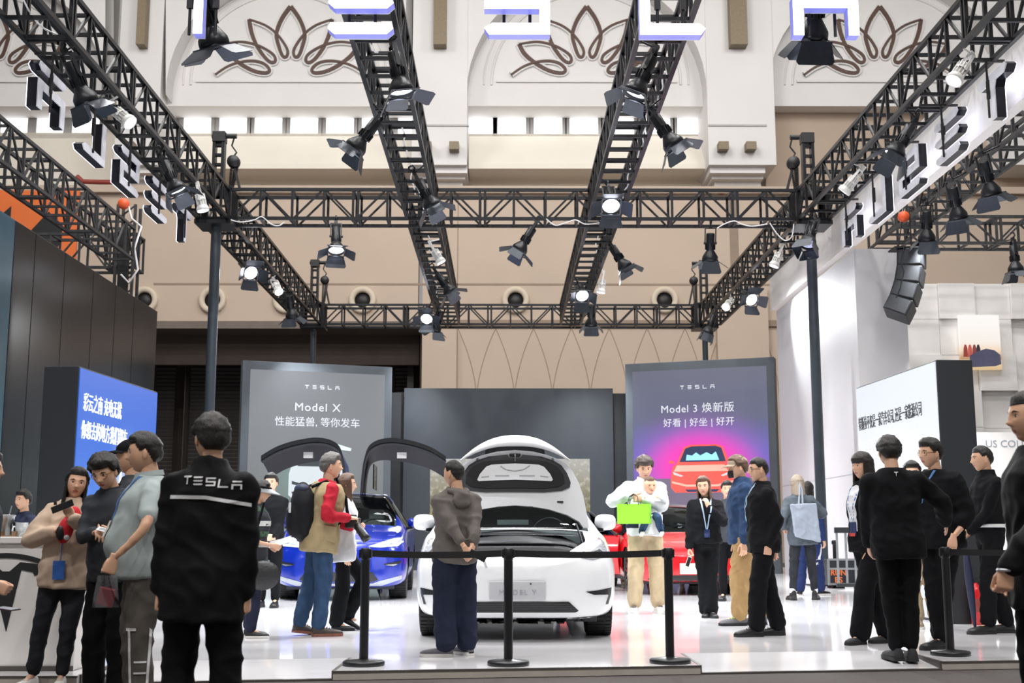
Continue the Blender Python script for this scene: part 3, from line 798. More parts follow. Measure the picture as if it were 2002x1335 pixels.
# ================================================================ STAND WALLS, SCREENS, FURNITURE
M_darkwall = mat('dark_gloss_panel', '#12161a', 0.25, noise=0.1, nscale=1.5, metal=0)
M_bluerefl = mat('dark_panel_blue_reflection', '#37505c', 0.22, noise=0.1, nscale=1.2)  # blue reflection on the nearest dark panels, put into their base colour
M_darkseam = mat('panel_gap', '#0a0b0c', 0.6, noise=.1, nscale=5)
M_charcoal = mat('charcoal_laminate', '#23262a', 0.45, noise=0.06, nscale=4)
M_slate = mat('slate_poster_frame', '#4d545b', 0.45, noise=0.05, nscale=3)
M_whitewall = mat('white_stand_wall', '#bcbcbe', 0.6, noise=0.03, nscale=.8)
M_whitegloss = mat('white_laminate', '#e4e2df', 0.35, noise=0.02, nscale=2)
M_steel = mat('brushed_steel', '#b7babd', 0.28, metal=0.9, noise=0.1, nscale=30, stretch=(1, 1, 12))
M_textw = mat('white_print', '#55575a', 0.6, emit='#f6f7ff', estr=.85, noise=.01, nscale=5)
M_textk = mat('black_print', '#1c1e22', 0.6, noise=.05, nscale=20)
M_textg = mat('grey_print', '#8f949c', 0.6, noise=.05, nscale=20)
M_red_gloss = mat('red_gloss_paint', '#c4161d', 0.25, noise=.05, nscale=8, coat=.4)

def screen_mat(name, build):
    """an emitting screen; build(nt, coords) returns the colour socket"""
    m = bpy.data.materials.new(name); m.use_nodes = True; nt = m.node_tree
    b = nt.nodes['Principled BSDF']; b.inputs['Base Color'].default_value = (.01, .01, .012, 1); b.inputs['Roughness'].default_value = .4
    tc = nt.nodes.new('ShaderNodeTexCoord')
    c = build(nt, tc)
    nt.links.new(c, b.inputs['Emission Color']); b.inputs['Emission Strength'].default_value = 1.0
    MATS[name] = m
    return m
def ramp(nt, fac, stops):
    r = nt.nodes.new('ShaderNodeValToRGB'); e = r.color_ramp.elements
    while len(e) < len(stops): e.new(.5)
    for k, (p, c) in enumerate(stops):
        e[k].position = p; e[k].color = (*lin(c), 1)
    nt.links.new(fac, r.inputs[0]); return r.outputs[0]
def glow(nt, tc, cx, cz, sx, sz, p=1.0):
    """1 at the centre of an ellipse in object x/z, 0 outside"""
    sub = nt.nodes.new('ShaderNodeVectorMath'); sub.operation = 'SUBTRACT'; sub.inputs[1].default_value = (cx, 0, cz); nt.links.new(tc.outputs['Object'], sub.inputs[0])
    mul = nt.nodes.new('ShaderNodeVectorMath'); mul.operation = 'MULTIPLY'; mul.inputs[1].default_value = (1 / sx, 0, 1 / sz); nt.links.new(sub.outputs[0], mul.inputs[0])
    ln = nt.nodes.new('ShaderNodeVectorMath'); ln.operation = 'LENGTH'; nt.links.new(mul.outputs[0], ln.inputs[0])
    mr = nt.nodes.new('ShaderNodeMapRange'); mr.inputs['From Min'].default_value = 1; mr.inputs['From Max'].default_value = 1 - p; mr.interpolation_type = 'SMOOTHSTEP'; nt.links.new(ln.outputs['Value'], mr.inputs['Value'])
    return mr.outputs[0]
def mixc(nt, f, a, b):
    m = nt.nodes.new('ShaderNodeMix'); m.data_type = 'RGBA'; nt.links.new(f, m.inputs['Factor'])
    for s, v in ((m.inputs['A'], a), (m.inputs['B'], b)):
        if isinstance(v, str): s.default_value = (*lin(v), 1)
        else: nt.links.new(v, s)
    return m.outputs['Result']
def zgrad(nt, tc, z0, z1, stops):
    sx = nt.nodes.new('ShaderNodeSeparateXYZ'); nt.links.new(tc.outputs['Object'], sx.inputs[0])
    mr = nt.nodes.new('ShaderNodeMapRange'); mr.inputs['From Min'].default_value = z0; mr.inputs['From Max'].default_value = z1; nt.links.new(sx.outputs['Z'], mr.inputs['Value'])
    return ramp(nt, mr.outputs[0], stops)

# ---- tall dark wall of panels (x = -8)
wl = link('wall_left', None, None, (-8, 0, 0)); struct(wl, 'tall dark glossy panelled wall of the neighbouring stand')
ys = [9.0] + [atx(p, 600, -8).y for p in (20, 62, 122, 180, 225, 262)] + [27.95]
for a, b in zip(ys[:-1], ys[1:]):
    m = MB(); m.box2((-.35, a + .012, 0), (0, b - .012, 6.12)); m.build('wall_panel', M_bluerefl if b < 20.5 else M_darkwall, wl, bevel=.006)
m = MB(); m.box2((-.3, 9, 0), (-.04, 27.9, 6.08)); m.build('wall_core', M_darkseam, wl)
# ---- white wall, fascia
wr = link('wall_right', None, None, (6.84, 23.4, 0)); struct(wr, 'white side wall box of the stand behind the grey post')
m = MB(); m.box2((0, 0, 0), (.98, 6.9, 6.56)); m.build('wall_block', M_whitewall, wr)
for zz in (2.2,):
    m = MB(); m.box2((-.004, 0, zz), (.01, 6.9, zz + .012)); m.build('panel_joint', M_textg, wr)
fa = MB(); fa.box2((6.72, 11.5, 6.62), (6.9, 30.4, 7.62)); fo = fa.build('fascia_board', M_whitegloss); tag(fo, 'long white fascia board behind the hanging side letters', 'fascia')

def panel_frame(tl, tr, name, label, cat, depth, frame_m, border, Yl, Yr, below=PLAT):
    """upright poster wall through two top pixels; returns root and local size"""
    a, b = aty(tl[0], tl[1], Yl), aty(tr[0], tr[1], Yr)
    h = (a.z + b.z) / 2 - below; d = Vector((b.x - a.x, b.y - a.y, 0)); w = d.length
    t = thing(name, label, cat, (a.x, a.y, below), math.atan2(d.y, d.x))
    m = MB(); m.box2((0, 0, 0), (w, depth, h)); m.build('casing', frame_m, t, bevel=.01)
    return t, w, h
def flat(t, poly, y, m, name, th=.006):
    b = MB(); b.prism(poly, lambda p: (p[0], y - th, p[1]), lambda p: (p[0], y, p[1])); return b.build(name, m, t)
def word_flat(t, cx, cz, size, m, y, gap=1.75, name='wordmark_letter'):
    for i, ch in enumerate('TESLA'):
        for poly in WORD[ch]:
            flat(t, [(cx + (i - 2) * size * gap + (p[0] - .5) * size, cz + (p[1] - .5) * size * .9) for p in poly], y, m, name)
def lettering(t, body, x, y, z, size, m, align='CENTER', bold=.0, sx=1.0, name='lettering', spacing=1.0):
    o = text_obj(name, body, m, size, (x, y, z), (PI / 2, 0, 0), t, .003, align, spacing, bold)
    o.scale = (sx, 1, 1); return o

# ---- grey poster with the white car, wings up
t, w, h = panel_frame((475, 704), (767, 718), 'poster_wall', 'grey lit poster wall showing a white car with raised doors', 'poster', .35, M_slate, .2, 31.3, 32.6)
b = .2
def grey_screen(nt, tc):
    g = zgrad(nt, tc, 0, h, [(0, '#7d8c8e'), (.28, '#8b9c9c'), (.30, '#6c7675'), (.42, '#7c8082'), (.7, '#84878b'), (1, '#84878c')])
    return mixc(nt, glow(nt, tc, w * .45, h * .45, 1.5, 1.2), g, '#78968e')
scr = flat(t, [(b, .05), (w - b, .05), (w - b, h - .22), (b, h - .22)], -.002, screen_mat('grey_poster_screen', grey_screen), 'poster_screen')
sc = w / 292.0
X = lambda px: (px - 475) * sc
Zc = lambda py: h - (py - (704 + (px_mid - 475) * 14 / 292)) * sc * 1.0
px_mid = 622
word_flat(t, X(628), Zc(757), 8 * sc, M_textw, -.01, 1.85)
lettering(t, 'Model X', X(620), -.012, Zc(797), 22 * sc, M_textw, bold=0, sx=1.05, spacing=1.12)
lettering(t, '性能猛兽, 等你发车', X(621), -.012, Zc(826), 19.5 * sc, M_textw, bold=0, sx=1.0)
M_pcar = mat('printed_white_car', '#4a4d50', .6, emit='#dfeaee', estr=.85, noise=.03, nscale=3)
M_pdark = mat('printed_dark', '#23292c', .5, emit='#2d3538', estr=.6, noise=.05, nscale=3)
M_pteal = mat('printed_teal', '#a9c8c6', .5, emit='#a9c8c6', estr=.5, noise=.05, nscale=3)
def pxpoly(pts): return [(X(x), Zc(y)) for x, y in pts]
for nm, pts, mm, yy in (
    ('printed_car_body', [(568, 925), (572, 912), (585, 908), (655, 908), (672, 915), (680, 930), (680, 962), (668, 975), (580, 975), (568, 965)], M_pcar, -.010),
    ('printed_windscreen', [(584, 910), (590, 896), (650, 896), (660, 910)], M_pdark, -.013),
    ('printed_roof', [(586, 897), (594, 890), (646, 890), (654, 897)], M_pcar, -.012),
    ('printed_wing_door', [(556, 878), (570, 867), (600, 870), (618, 872), (619, 878), (598, 876), (572, 878)], M_pteal, -.012),
    ('printed_wing_door', [(628, 876), (630, 870), (660, 866), (688, 874), (686, 879), (660, 876)], M_pteal, -.012),
    ('printed_door_post', [(598, 876), (604, 878), (606, 892), (600, 892)], M_pcar, -.014),
    ('printed_door_post', [(648, 876), (654, 876), (648, 892), (642, 892)], M_pcar, -.014),
    ('printed_headlamp', [(574, 938), (596, 944), (594, 949), (574, 944)], M_pdark, -.014),
    ('printed_bumper_vent', [(574, 958), (588, 960), (586, 968), (576, 966)], M_pdark, -.014)):
    flat(t, pxpoly(pts), yy, mm, nm)

# ---- colourful poster with the red car
t, w, h = panel_frame((1222, 713), (1513, 696), 'poster_wall', 'lit poster wall with pink glow showing a red car', 'poster', .35, M_slate, .2, 32.7, 31.3)
def pink_screen(nt, tc):
    g = zgrad(nt, tc, 0, h, [(0, '#5b5674'), (.24, '#554f74'), (.34, '#5a5fb0'), (.56, '#5a68b4'), (.72, '#656883'), (1, '#6b6c7c')])
    g = mixc(nt, glow(nt, tc, w * .5, h * .49, 2.5, 1.75), g, '#c260e6')
    return mixc(nt, glow(nt, tc, w * .5, h * .485, 1.75, 1.2, .6), g, '#ff3fc0')
flat(t, [(b, .05), (w - b, .05), (w - b, h - .22), (b, h - .22)], -.002, screen_mat('pink_poster_screen', pink_screen), 'poster_screen')
sc = w / 291.0
X = lambda px: (px - 1222) * sc
px_mid = 1366
Zc = lambda py: h - (py - (713 - (px_mid - 1222) * 17 / 291)) * sc
word_flat(t, X(1365), Zc(756), 8 * sc, M_textw, -.01, 1.85)
lettering(t, 'Model 3 焕新版', X(1364), -.012, Zc(798), 20.5 * sc, M_textw, bold=0, spacing=1.08)
lettering(t, '好看 | 好坐 | 好开', X(1366), -.012, Zc(825), 17.5 * sc, M_textw, bold=0, spacing=1.05)
M_pred = mat('printed_red_car', '#e8493f', .5, emit='#ea4a42', estr=.85, noise=.03, nscale=3)
M_predl = mat('printed_red_highlight', '#ff8f80', .5, emit='#ff9484', estr=.9, noise=.03, nscale=3)
M_pnavy = mat('printed_navy_glass', '#1d2a44', .5, emit='#22304c', estr=.7, noise=.1, nscale=2)
M_pblue = mat('printed_blue_glow', '#7fc8e8', .5, emit='#86cdee', estr=.8, noise=.1, nscale=3)
for nm, pts, mm, yy in (
    ('printed_floor', [(1238, 931), (1498, 931), (1498, 1000), (1238, 1000)], mat('printed_floor', '#57505f', .5, emit='#5b5468', estr=.8, noise=.05, nscale=3), -.009),
    ('printed_car_body', [(1310, 925), (1314, 908), (1326, 900), (1412, 900), (1424, 908), (1430, 925), (1430, 948), (1422, 958), (1318, 958), (1310, 948)], M_pred, -.011),
    ('printed_car_roof', [(1322, 902), (1336, 872), (1350, 867), (1400, 867), (1412, 872), (1424, 902)], M_pred, -.012),
    ('printed_windscreen', [(1327, 900), (1339, 874), (1352, 870), (1398, 870), (1409, 874), (1417, 900)], M_pnavy, -.015),
    ('printed_sky_reflection', [(1340, 897), (1342, 886), (1352, 888), (1360, 882), (1368, 888), (1380, 882), (1390, 887), (1398, 881), (1404, 897)], M_pblue, -.018),
    ('printed_bonnet', [(1322, 906), (1414, 906), (1420, 918), (1316, 918)], M_predl, -.014),
    ('printed_bumper_line', [(1312, 936), (1340, 943), (1400, 943), (1429, 936), (1429, 939), (1400, 947), (1340, 947), (1312, 940)], M_predl, -.014),
    ('printed_headlamp', [(1314, 918), (1334, 926), (1330, 928), (1316, 924)], M_pcar, -.015), ('printed_headlamp', [(1426, 918), (1406, 926), (1410, 928), (1424, 924)], M_pcar, -.015),
    ('printed_mirror', [(1305, 902), (1309, 896), (1318, 899), (1318, 903)], M_pred, -.013), ('printed_grille', [(1336, 952), (1404, 952), (1398, 957), (1342, 957)], M_pnavy, -.014)):
    flat(t, pxpoly(pts), yy, mm, nm)

# ---- dark centre wall with landscape screen
a, b2 = aty(790, 764, 34.3), aty(1198, 759, 34.3)
t = thing('backdrop_wall', 'wide dark slate backdrop wall behind the white car', 'backdrop', (a.x, 34.3, PLAT))
W0, H0 = b2.x - a.x, b2.z - PLAT
m = MB(); m.box2((0, 0, 0), (W0, .4, H0)); m.build('casing', mat('dark_slate_panel', '#2b3138', .5, noise=.05, nscale=2), t, bevel=.01)
m = MB(); m.box2((W0 + .02, .2, 0), (W0 + .5, .6, H0 - .12)); m.build('side_return', M_charcoal, t)
m = MB(); m.box2((-.4, .2, 0), (-.02, .6, H0 - .1)); m.build('side_return', M_charcoal, t)
def landscape(nt, tc):
    n = nt.nodes.new('ShaderNodeTexNoise'); n.inputs['Scale'].default_value = 7; n.inputs['Detail'].default_value = 8; nt.links.new(tc.outputs['Object'], n.inputs['Vector'])
    tree = ramp(nt, n.outputs['Fac'], [(.3, '#40402a'), (.5, '#7d755a'), (.68, '#c9c6b8')])
    g = zgrad(nt, tc, 1.0, 3.1, [(0, '#8d7f55'), (.25, '#a39a58'), (.4, '#5f6038'), (.6, '#a8a28a'), (1, '#d8dadc')])
    return mixc(nt, n.outputs['Fac'], g, tree)
s0, s1 = aty(840, 1010, 34.28), aty(1153, 897, 34.28)
flat(t, [(s0.x - a.x, s0.z - PLAT), (s1.x - a.x, s0.z - PLAT), (s1.x - a.x, s1.z - PLAT), (s0.x - a.x, s1.z - PLAT)], -.004, screen_mat('landscape_screen', landscape), 'landscape_screen')

# ---- side screens in dark boxes
def side_box(near, far, name, label, scr_m, side):
    """upright box whose long face shows a screen; near and far are plan points of the face"""
    n_, f_ = Vector(near), Vector(far); d = f_ - n_; w = d.length
    t = thing(name, label, 'display', (n_.x, n_.y, PLAT), math.atan2(d.y, d.x))
    hh = 2.93
    s = 1 if side > 0 else -1
    m = MB(); m.box2((0, 0, 0), (w, .42 * s, hh)); m.build('casing', M_charcoal, t, bevel=.008)
    p = MB(); p.box2((.02, 0, .03), (w - .02, -.012 * s, hh - .02)); p.build('screen', scr_m, t)
    return t, w, hh
def blue(nt, tc):
    g = zgrad(nt, tc, 0, 2.9, [(0, '#8fb8f2'), (.35, '#4f8be8'), (.7, '#2f6fdc'), (1, '#2a66d4')])
    return mixc(nt, glow(nt, tc, 1.6, 1.2, .85, 1.25), g, '#dbe8ff')
t, w, hh = side_box((-5.0, 14.35, 0), (-4.82, 17.0, 0), 'display_box', 'blue lit display with white writing in a black box', screen_mat('blue_screen', blue), 1)
M_tb = mat('white_screen_print', '#ffffff', .5, emit='#f2f6ff', estr=1.0, noise=.01, nscale=5)
lettering(t, '彩云之南 充电无忧', .14, -.018, hh - .42, .235, M_tb, 'LEFT', 0, .62)
lettering(t, '你想去的地方我们都在', .12, -.018, hh - .75, .235, M_tb, 'LEFT', 0, .62)
for nm, pts in (('printed_charger', [(1.25, .9), (1.25, 1.5), (1.32, 1.56), (1.55, 1.56), (1.6, 1.5), (1.6, .9)]), ('printed_car', [(.75, 1.18), (.85, 1.3), (1.15, 1.32), (1.3, 1.2), (1.3, 1.05), (.75, 1.05)]), ('printed_tower', [(1.38, 1.56), (1.42, 1.95), (1.46, 1.56)])):
    m = MB(); m.prism(pts, lambda p: (p[0], -.02, p[1]), lambda p: (p[0], -.013, p[1])); m.build(nm, M_tb, t)
def white(nt, tc):
    g = zgrad(nt, tc, 0, 2.9, [(0, '#dfe6ee'), (.5, '#ffffff'), (1, '#dfe5ee')])
    return mixc(nt, glow(nt, tc, 1.4, 1.5, 1.3, 1.0), g, '#ffffff')
t, w, hh = side_box((4.9, 13.75, 0), (4.76, 16.45, 0), 'display_box', 'white lit display with black writing in a dark box', screen_mat('white_screen', white), -1)
# writing on the face that looks to -x : mirrored direction, so run from far to near
def lettering_r(body, x, z, size, m, sx, bold=0):
    o = text_obj('lettering', body, m, size, (x, .018, z), (PI / 2, 0, PI), t, .003, 'LEFT', 1.0, bold); o.scale = (sx, 1, 1); return o
lettering_r('特斯拉不仅是一家汽车公司, 还是一家能源公司', w - .08, hh - .52, .19, M_textk, .56)
lettering_r('我们致力于加速世界向可持续能源的转变', w - .1, hh - .82, .13, mat('light_grey_print', '#c3c8d0', .6, noise=.02, nscale=20), .56, 0)
lettering_r('生产可持续的能源产品', w - .1, hh - 1.0, .13, MATS['light_grey_print'], .56, 0)
m = MB(); m.prism([(w - .05, .9), (w - .35, .9), (w - .35, 1.62), (w - .05, 1.62)], lambda p: (p[0], .013, p[1]), lambda p: (p[0], .03, p[1])); m.build('printed_device', M_charcoal, t)
m = MB(); m.prism([(w - .1, 1.64), (w - .3, 1.64), (w - .3, 1.72), (w - .1, 1.72)], lambda p: (p[0], .013, p[1]), lambda p: (p[0], .025, p[1])); m.build('printed_caption', M_textk, t)

# ---- neighbour's white cell wall with picture, board with writing
YN = 28.5
t = thing('cell_wall', 'white wall of square cells of uneven depth beyond the white display', 'wall panel', (aty(1765, 552, YN).x, YN, 0))
ox = t.location.x; ztop = aty(1765, 552, YN).z
m = MB(); m.box2((0, .3, 0), (5.5, .5, ztop)); m.build('wall_back_sheet', M_whitegloss, t)
cs = .86; rnd = random.Random(3)
for i in range(6):
    for j in range(7):
        z1 = ztop - j * cs
        if z1 < .3: continue
        dpt = rnd.choice((.06, .16, .24, .3)); 
        q = MB(); q.box2((i * cs + .004, .3 - dpt, max(z1 - cs + .004, .02)), ((i + 1) * cs - .004, .3, z1 - .004)); q.build('cell_panel', M_whitegloss, t)
a, c = aty(1880, 722, YN - .1), aty(1952, 616, YN - .1)
pic = thing('picture_panel', 'upright picture of a dark car and people under a pale sky on the cell wall', 'picture', (a.x, YN - .12, a.z))
pw, ph = c.x - a.x, c.z - a.z
def picfn(nt, tc): return zgrad(nt, tc, 0, ph, [(0, '#d9b98c'), (.15, '#e8d2a6'), (.2, '#b98a64'), (.35, '#f2d9bd'), (.5, '#f7efe6'), (1, '#fbf9f6')])
m = MB(); m.box2((0, 0, 0), (pw, .1, ph)); m.build('picture_sheet', screen_mat('picture_print', picfn), pic)
pk = lambda pts: [(pw * (x - 1880) / 72, ph * (722 - y) / 106) for x, y in pts]
flat(pic, pk([(1895, 715), (1895, 696), (1908, 688), (1925, 682), (1940, 685), (1950, 694), (1951, 712), (1940, 716), (1900, 718)]), -.002, mat('printed_car_paint', '#4b4a60', .5, emit='#4b4a60', estr=.4, noise=.1, nscale=5), 'printed_car')
for x_, c_ in ((1888, '#8c3b34'), (1896, '#b5544a'), (1904, '#7b3a3a'), (1911, '#2b2a30')):
    flat(pic, pk([(x_ - 4, 698), (x_ - 3, 682), (x_ - 1, 674), (x_ + 2, 674), (x_ + 4, 682), (x_ + 4, 698)]), -.001, mat('printed_person_' + c_[1:], c_, .6, emit=c_, estr=.4, noise=.1, nscale=6), 'printed_person')
YN2 = 24.8
a, c = aty(1905, 1200, YN2), aty(2060, 845, YN2)
bd = thing('shop_board', 'white board with thin grey capital letters at the far right', 'sign', (a.x, YN2, 0))
m = MB(); m.box2((0, 0, 0), (c.x - a.x, .15, c.z)); m.build('board', M_whitegloss, bd)
p = aty(1926, 868, YN2)
lettering(bd, 'US COLLECTION', p.x - a.x, -.006, p.z, .2, M_textg, 'LEFT', 0, 1.05)

# ---- orange banner
YO = 38.0
a, c = aty(-60, 515, YO), aty(155, 372, YO)
ob = thing('orange_banner', 'orange hanging banner board with black shapes behind the old truss', 'banner', (a.x, YO, a.z))
m = MB(); m.box2((0, 0, 0), (c.x - a.x, .1, c.z - a.z)); m.build('banner_board', mat('orange_board', '#c9632a', .55, noise=.05, nscale=1), ob)
o2 = lambda pts: [((c.x - a.x) * (x + 60) / 215, (c.z - a.z) * (515 - y) / 143) for x, y in pts]
flat(ob, o2([(60, 515), (60, 452), (95, 414), (125, 440), (125, 470), (100, 515)]), -.002, M_black, 'black_shape'); flat(ob, o2([(-60, 470), (18, 403), (18, 425), (-10, 515), (-60, 515)]), -.003, M_black, 'black_shape')

# ---- loudspeaker column
sp = aty(1782, 486, 22.6)
la = thing('line_array', 'black curved column of hanging loudspeaker boxes in front of the white wall', 'loudspeaker', sp)
m = MB(); m.box2((-.38, -.2, -.03), (.2, .2, 0)); m.cyl((0, 0, 0), (0, 0, ZB - sp.z), .015, n=6); m.cyl((-.25, 0, 0), (-.1, 0, ZB - sp.z), .012, n=6); m.build('flying_frame', M_black, la)
x0, z0, ang = 0.0, -.04, 3.0
for k in range(4):
    rot = Matrix.Rotation(R(ang), 3, 'Y') @ Matrix.Rotation(R(-28), 3, 'Z')
    c0 = Vector((x0, 0, z0)) + Matrix.Rotation(R(ang), 3, 'Y') @ Vector((0, 0, -.165))
    q = MB(); q.box(c0, (.46, .5, .32), rot); sb = q.build('speaker_box', M_lampblk, la, bevel=.015)
    q = MB(); q.box(c0 + rot @ Vector((0, -.255, 0)), (.4, .012, .27), rot); q.build('grille', mat('speaker_grille', '#2c2f33', .6, noise=.3, nscale=60), la)
    q = MB(); q.box(c0 + rot @ Vector((-.235, -.05, .02)), (.02, .14, .1), rot); q.build('handle_plate', M_black, la)
    e = Vector((x0, 0, z0)) + Matrix.Rotation(R(ang), 3, 'Y') @ Vector((0, 0, -.335)); x0, z0 = e.x, e.z; ang += 8.5
m = MB(); m.tube([(-.2, -.2, 0), (-.3, -.25, -.3), (-.25, -.26, -.5), (-.33, -.26, -.8), (-.42, -.25, -1.0)], .012, 6); m.build('speaker_cable', M_black, la)
m = MB(); m.lathe([(0, -.08), (.09, -.08), (.11, 0), (.09, .08), (0, .08)], 14, c=(-.12, 0, .62), rot=Matrix.Rotation(R(90), 3, 'X')); m.build('orange_pulley', M_orange, la)

# ---- white counter with the emblem
ct = thing('reception_counter', 'white reception counter with a large black emblem on its front', 'counter', (-4.6, 9.12, PLAT))
cl_, cr_, cz = -1.9, 1.50, .955
m = MB(); m.box2((cl_, 0, 0), (cr_, .75, cz - .05)); m.build('counter_body', M_whitegloss, ct, bevel=.012)
m = MB(); m.box2((cl_, -.03, cz - .05), (cr_ + .03, .78, cz)); m.build('counter_top', M_whitegloss, ct, bevel=.008)
m = MB(); m.box2((cl_, -.012, 0), (cr_, 0, .035)); m.build('plinth', M_edgetrim, ct)
def em(pts, nm):
    P = [aty(x, y, 9.1) - Vector((-4.6, 9.12, PLAT)) for x, y in pts]
    flat(ct, [(p.x, p.z) for p in P], -.001, M_textk, nm, .006)
up_, lo_ = [], []
for i in range(13):
    t_ = -1 + i / 6; up_.append((10 + 82 * t_, 1081 + 17 * t_ * t_)); lo_.append((10 + 77 * t_, 1091 + 15 * t_ * t_))
em(up_ + lo_[::-1], 'emblem_arc')
half = [(17, 1117), (38, 1099), (62, 1101), (90, 1107), (80, 1119), (66, 1126), (63, 1119), (40, 1114)]
em([(10, 1235)] + [(20 - x, y) for x, y in half[::-1]] + half, 'emblem_letter')
zc = PLAT + cz
def on_counter(name, px, label, cat, yy=9.35):
    return thing(name, label, cat, (aty(px, 1040, yy).x, yy, zc))
k = on_counter('ice_bucket', 4, 'steel ice bucket on the reception counter', 'bucket'); m = MB(); m.lathe([(0, 0), (.06, 0), (.085, .15), (.09, .155), (.08, .15), (.056, .01), (0, .01)], 20); m.build('bucket_shell', M_steel, k); m = MB(); m.lathe([(.088, .15), (.093, .156), (.088, .162)], 20); m.build('rim', M_steel, k)
m = MB(); m.tube([(.02, 0, .05), (.06, 0, .23)], .005, 6); m.build('tongs', M_steel, k)
M_clear = mat('clear_plastic', '#dfe6e8', .15, noise=.03, nscale=20, trans=.6)
k = on_counter('plastic_cups', 42, 'stack of clear plastic cups on the reception counter', 'cups')
for i in range(3):
    m = MB(); m.lathe([(0, 0), (.035, 0), (.045, .08), (.047, .08), (.038, .004)], 16, c=(0, 0, i * .012)); m.build('cup', M_clear, k)
k = on_counter('drinks_pouch', 28, 'black pouch with small white mark on the counter', 'pouch', 9.42); m = MB(); m.prism([(-.07, 0), (.07, 0), (.06, .1), (-.05, .12)], lambda p: (p[0], -.03, p[1]), lambda p: (p[0], .03, p[1])); m.build('pouch_body', M_black, k, bevel=.012); flat(k, [(-.02, .08), (.02, .08), (.02, .07), (.005, .07), (.002, .03), (-.002, .03), (-.005, .07), (-.02, .07)], -.031, M_textw, 'pouch_mark', .003)
k = on_counter('leaflet_stack', 72, 'low stack of white leaflets on the counter', 'leaflets', 9.3)
for i in range(5):
    m = MB(); m.box((0, 0, .004 + i * .006), (.2, .14, .004), Matrix.Rotation(.1 * (i - 2), 3, 'Z')); m.build('leaflet', M_whitegloss, k)
k = on_counter('paper_tray', 16, 'small brown tray on the counter', 'tray', 9.25); m = MB(); m.box2((-.05, -.05, 0), (.05, .05, .01)); m.box2((-.05, -.05, .01), (-.045, .05, .04)); m.box2((.045, -.05, .01), (.05, .05, .04)); m.build('tray_body', mat('brown_card', '#7d6248', .7, noise=.1, nscale=10), k)

# ---- queue stanchions and belts
M_post = mat('black_powder_coat', '#1d1f22', 0.35, metal=.2, noise=.08, nscale=20)
M_belt = mat('black_belt_webbing', '#1a1b1d', 0.7, noise=.15, nscale=60)
def stanchion(x, y, label, zb=PLAT, h=.87, r=.034):
    t = thing('queue_stanchion', label, 'stanchion', (x, y, zb), group='queue stanchions')
    m = MB(); m.lathe([(0, 0), (.155, 0), (.158, .006), (.158, .026), (.15, .034), (.05, .042), (.036, .05), (0, .05)], 40); m.build('base', M_post, t)
    m = MB(); m.cyl((0, 0, .04), (0, 0, h - .06), r, n=24); m.build('pole', M_post, t)
    m = MB(); m.lathe([(0, h), (.03, h), (.037, h - .008), (.037, h - .085), (.034, h - .09)], 24); m.box2((-.048, -.016, h - .075), (.048, .016, h - .012)); m.build('belt_head', M_post, t)
    return Vector((x, y, zb + h - .042))
def belt(a, b, label, sag=.012, hgt=.05):
    d = (b - a); d.z = 0; d.normalize(); a2, b2_ = a + d * .05, b - d * .05
    t = MB(); n = 12; vs = []
    for i in range(n + 1):
        u = i / n; p = a2.lerp(b2_, u); p.z -= sag * 4 * u * (1 - u)
        nrm = Vector((-d.y, d.x, 0)) * .0015
        vs += [p + nrm + Vector((0, 0, hgt / 2)), p + nrm - Vector((0, 0, hgt / 2)), p - nrm - Vector((0, 0, hgt / 2)), p - nrm + Vector((0, 0, hgt / 2))]
    fs = []
    for i in range(n):
        for j in range(4): fs.append((i * 4 + j, i * 4 + (j + 1) % 4, i * 4 + 4 + (j + 1) % 4, i * 4 + 4 + j))
    t.add(vs, fs); o = t.build('barrier_belt', M_belt); tag(o, label, 'belt', 'barrier belts')
s1 = stanchion(-1.053, 9.5, 'black queue stanchion in front of the blue car')
s2 = stanchion(.035, 9.5, 'black queue stanchion right in front of the white car')
s3 = stanchion(1.275, 9.66, 'black queue stanchion in front of the man with the baby')
belt(s1, s2, 'black belt stretched past the man in the grey hoodie'); belt(s2, s3, 'black belt stretched across the front of the white car headlamp')
s4 = stanchion(3.64, 10.25, 'black queue stanchion under the hand of the man in the black shirt')
belt(s4, Vector((6.0, 10.2, s4.z)), 'black belt running to the frame edge beside the umbrella')
s5 = stanchion(6.12, 23.0, 'distant stanchion at the foot of the grey post'); s6 = stanchion(8.6, 22.2, 'distant stanchion near the flight case')
p = atz(1434, 1124); s7 = stanchion(p.x, p.y, 'distant stanchion behind the man in the black jacket')
# ---- barrier, flight case, extinguishers
bar = thing('crowd_barrier', 'grey barrier of upright bars beside the flight case', 'barrier', (5.98, 22.4, PLAT))
m = MB(); m.box2((0, 0, 1.0), (1.7, .06, 1.1)); m.build('top_rail', M_charcoal, bar)
m = MB(); m.box2((0, 0, .04), (1.7, .06, .1)); m.build('bottom_rail', M_charcoal, bar)
for i in range(11):
    m = MB(); m.box2((.02 + i * .16, .015, .1), (.055 + i * .16, .045, 1.0)); m.build('bar', mat('pale_bar', '#8f9498', .4, metal=.4, noise=.1, nscale=10), bar)
p = aty(1650, 1128, 22.75); fc = thing('flight_case', 'black flight case with metal edges and orange stencil letters', 'case', (p.x, p.y, PLAT))
fw, fh, fd = .55, .52, .5
m = MB(); m.box2((-fw / 2, 0, .06), (fw / 2, fd, fh)); m.build('case_body', M_charcoal, fc)
for x_ in (-fw / 2, fw / 2):
    m = MB(); m.box2((x_ - .02, -.015, .06), (x_ + .02, .02, fh)); m.build('edge_profile', M_steel, fc)
for z_ in (.08, fh * .68, fh):
    m = MB(); m.box2((-fw / 2, -.014, z_ - .018), (fw / 2, .02, z_ + .018)); m.build('edge_profile', M_steel, fc)
M_ost = mat('orange_stencil', '#d8703a', .6, noise=.1, nscale=12)
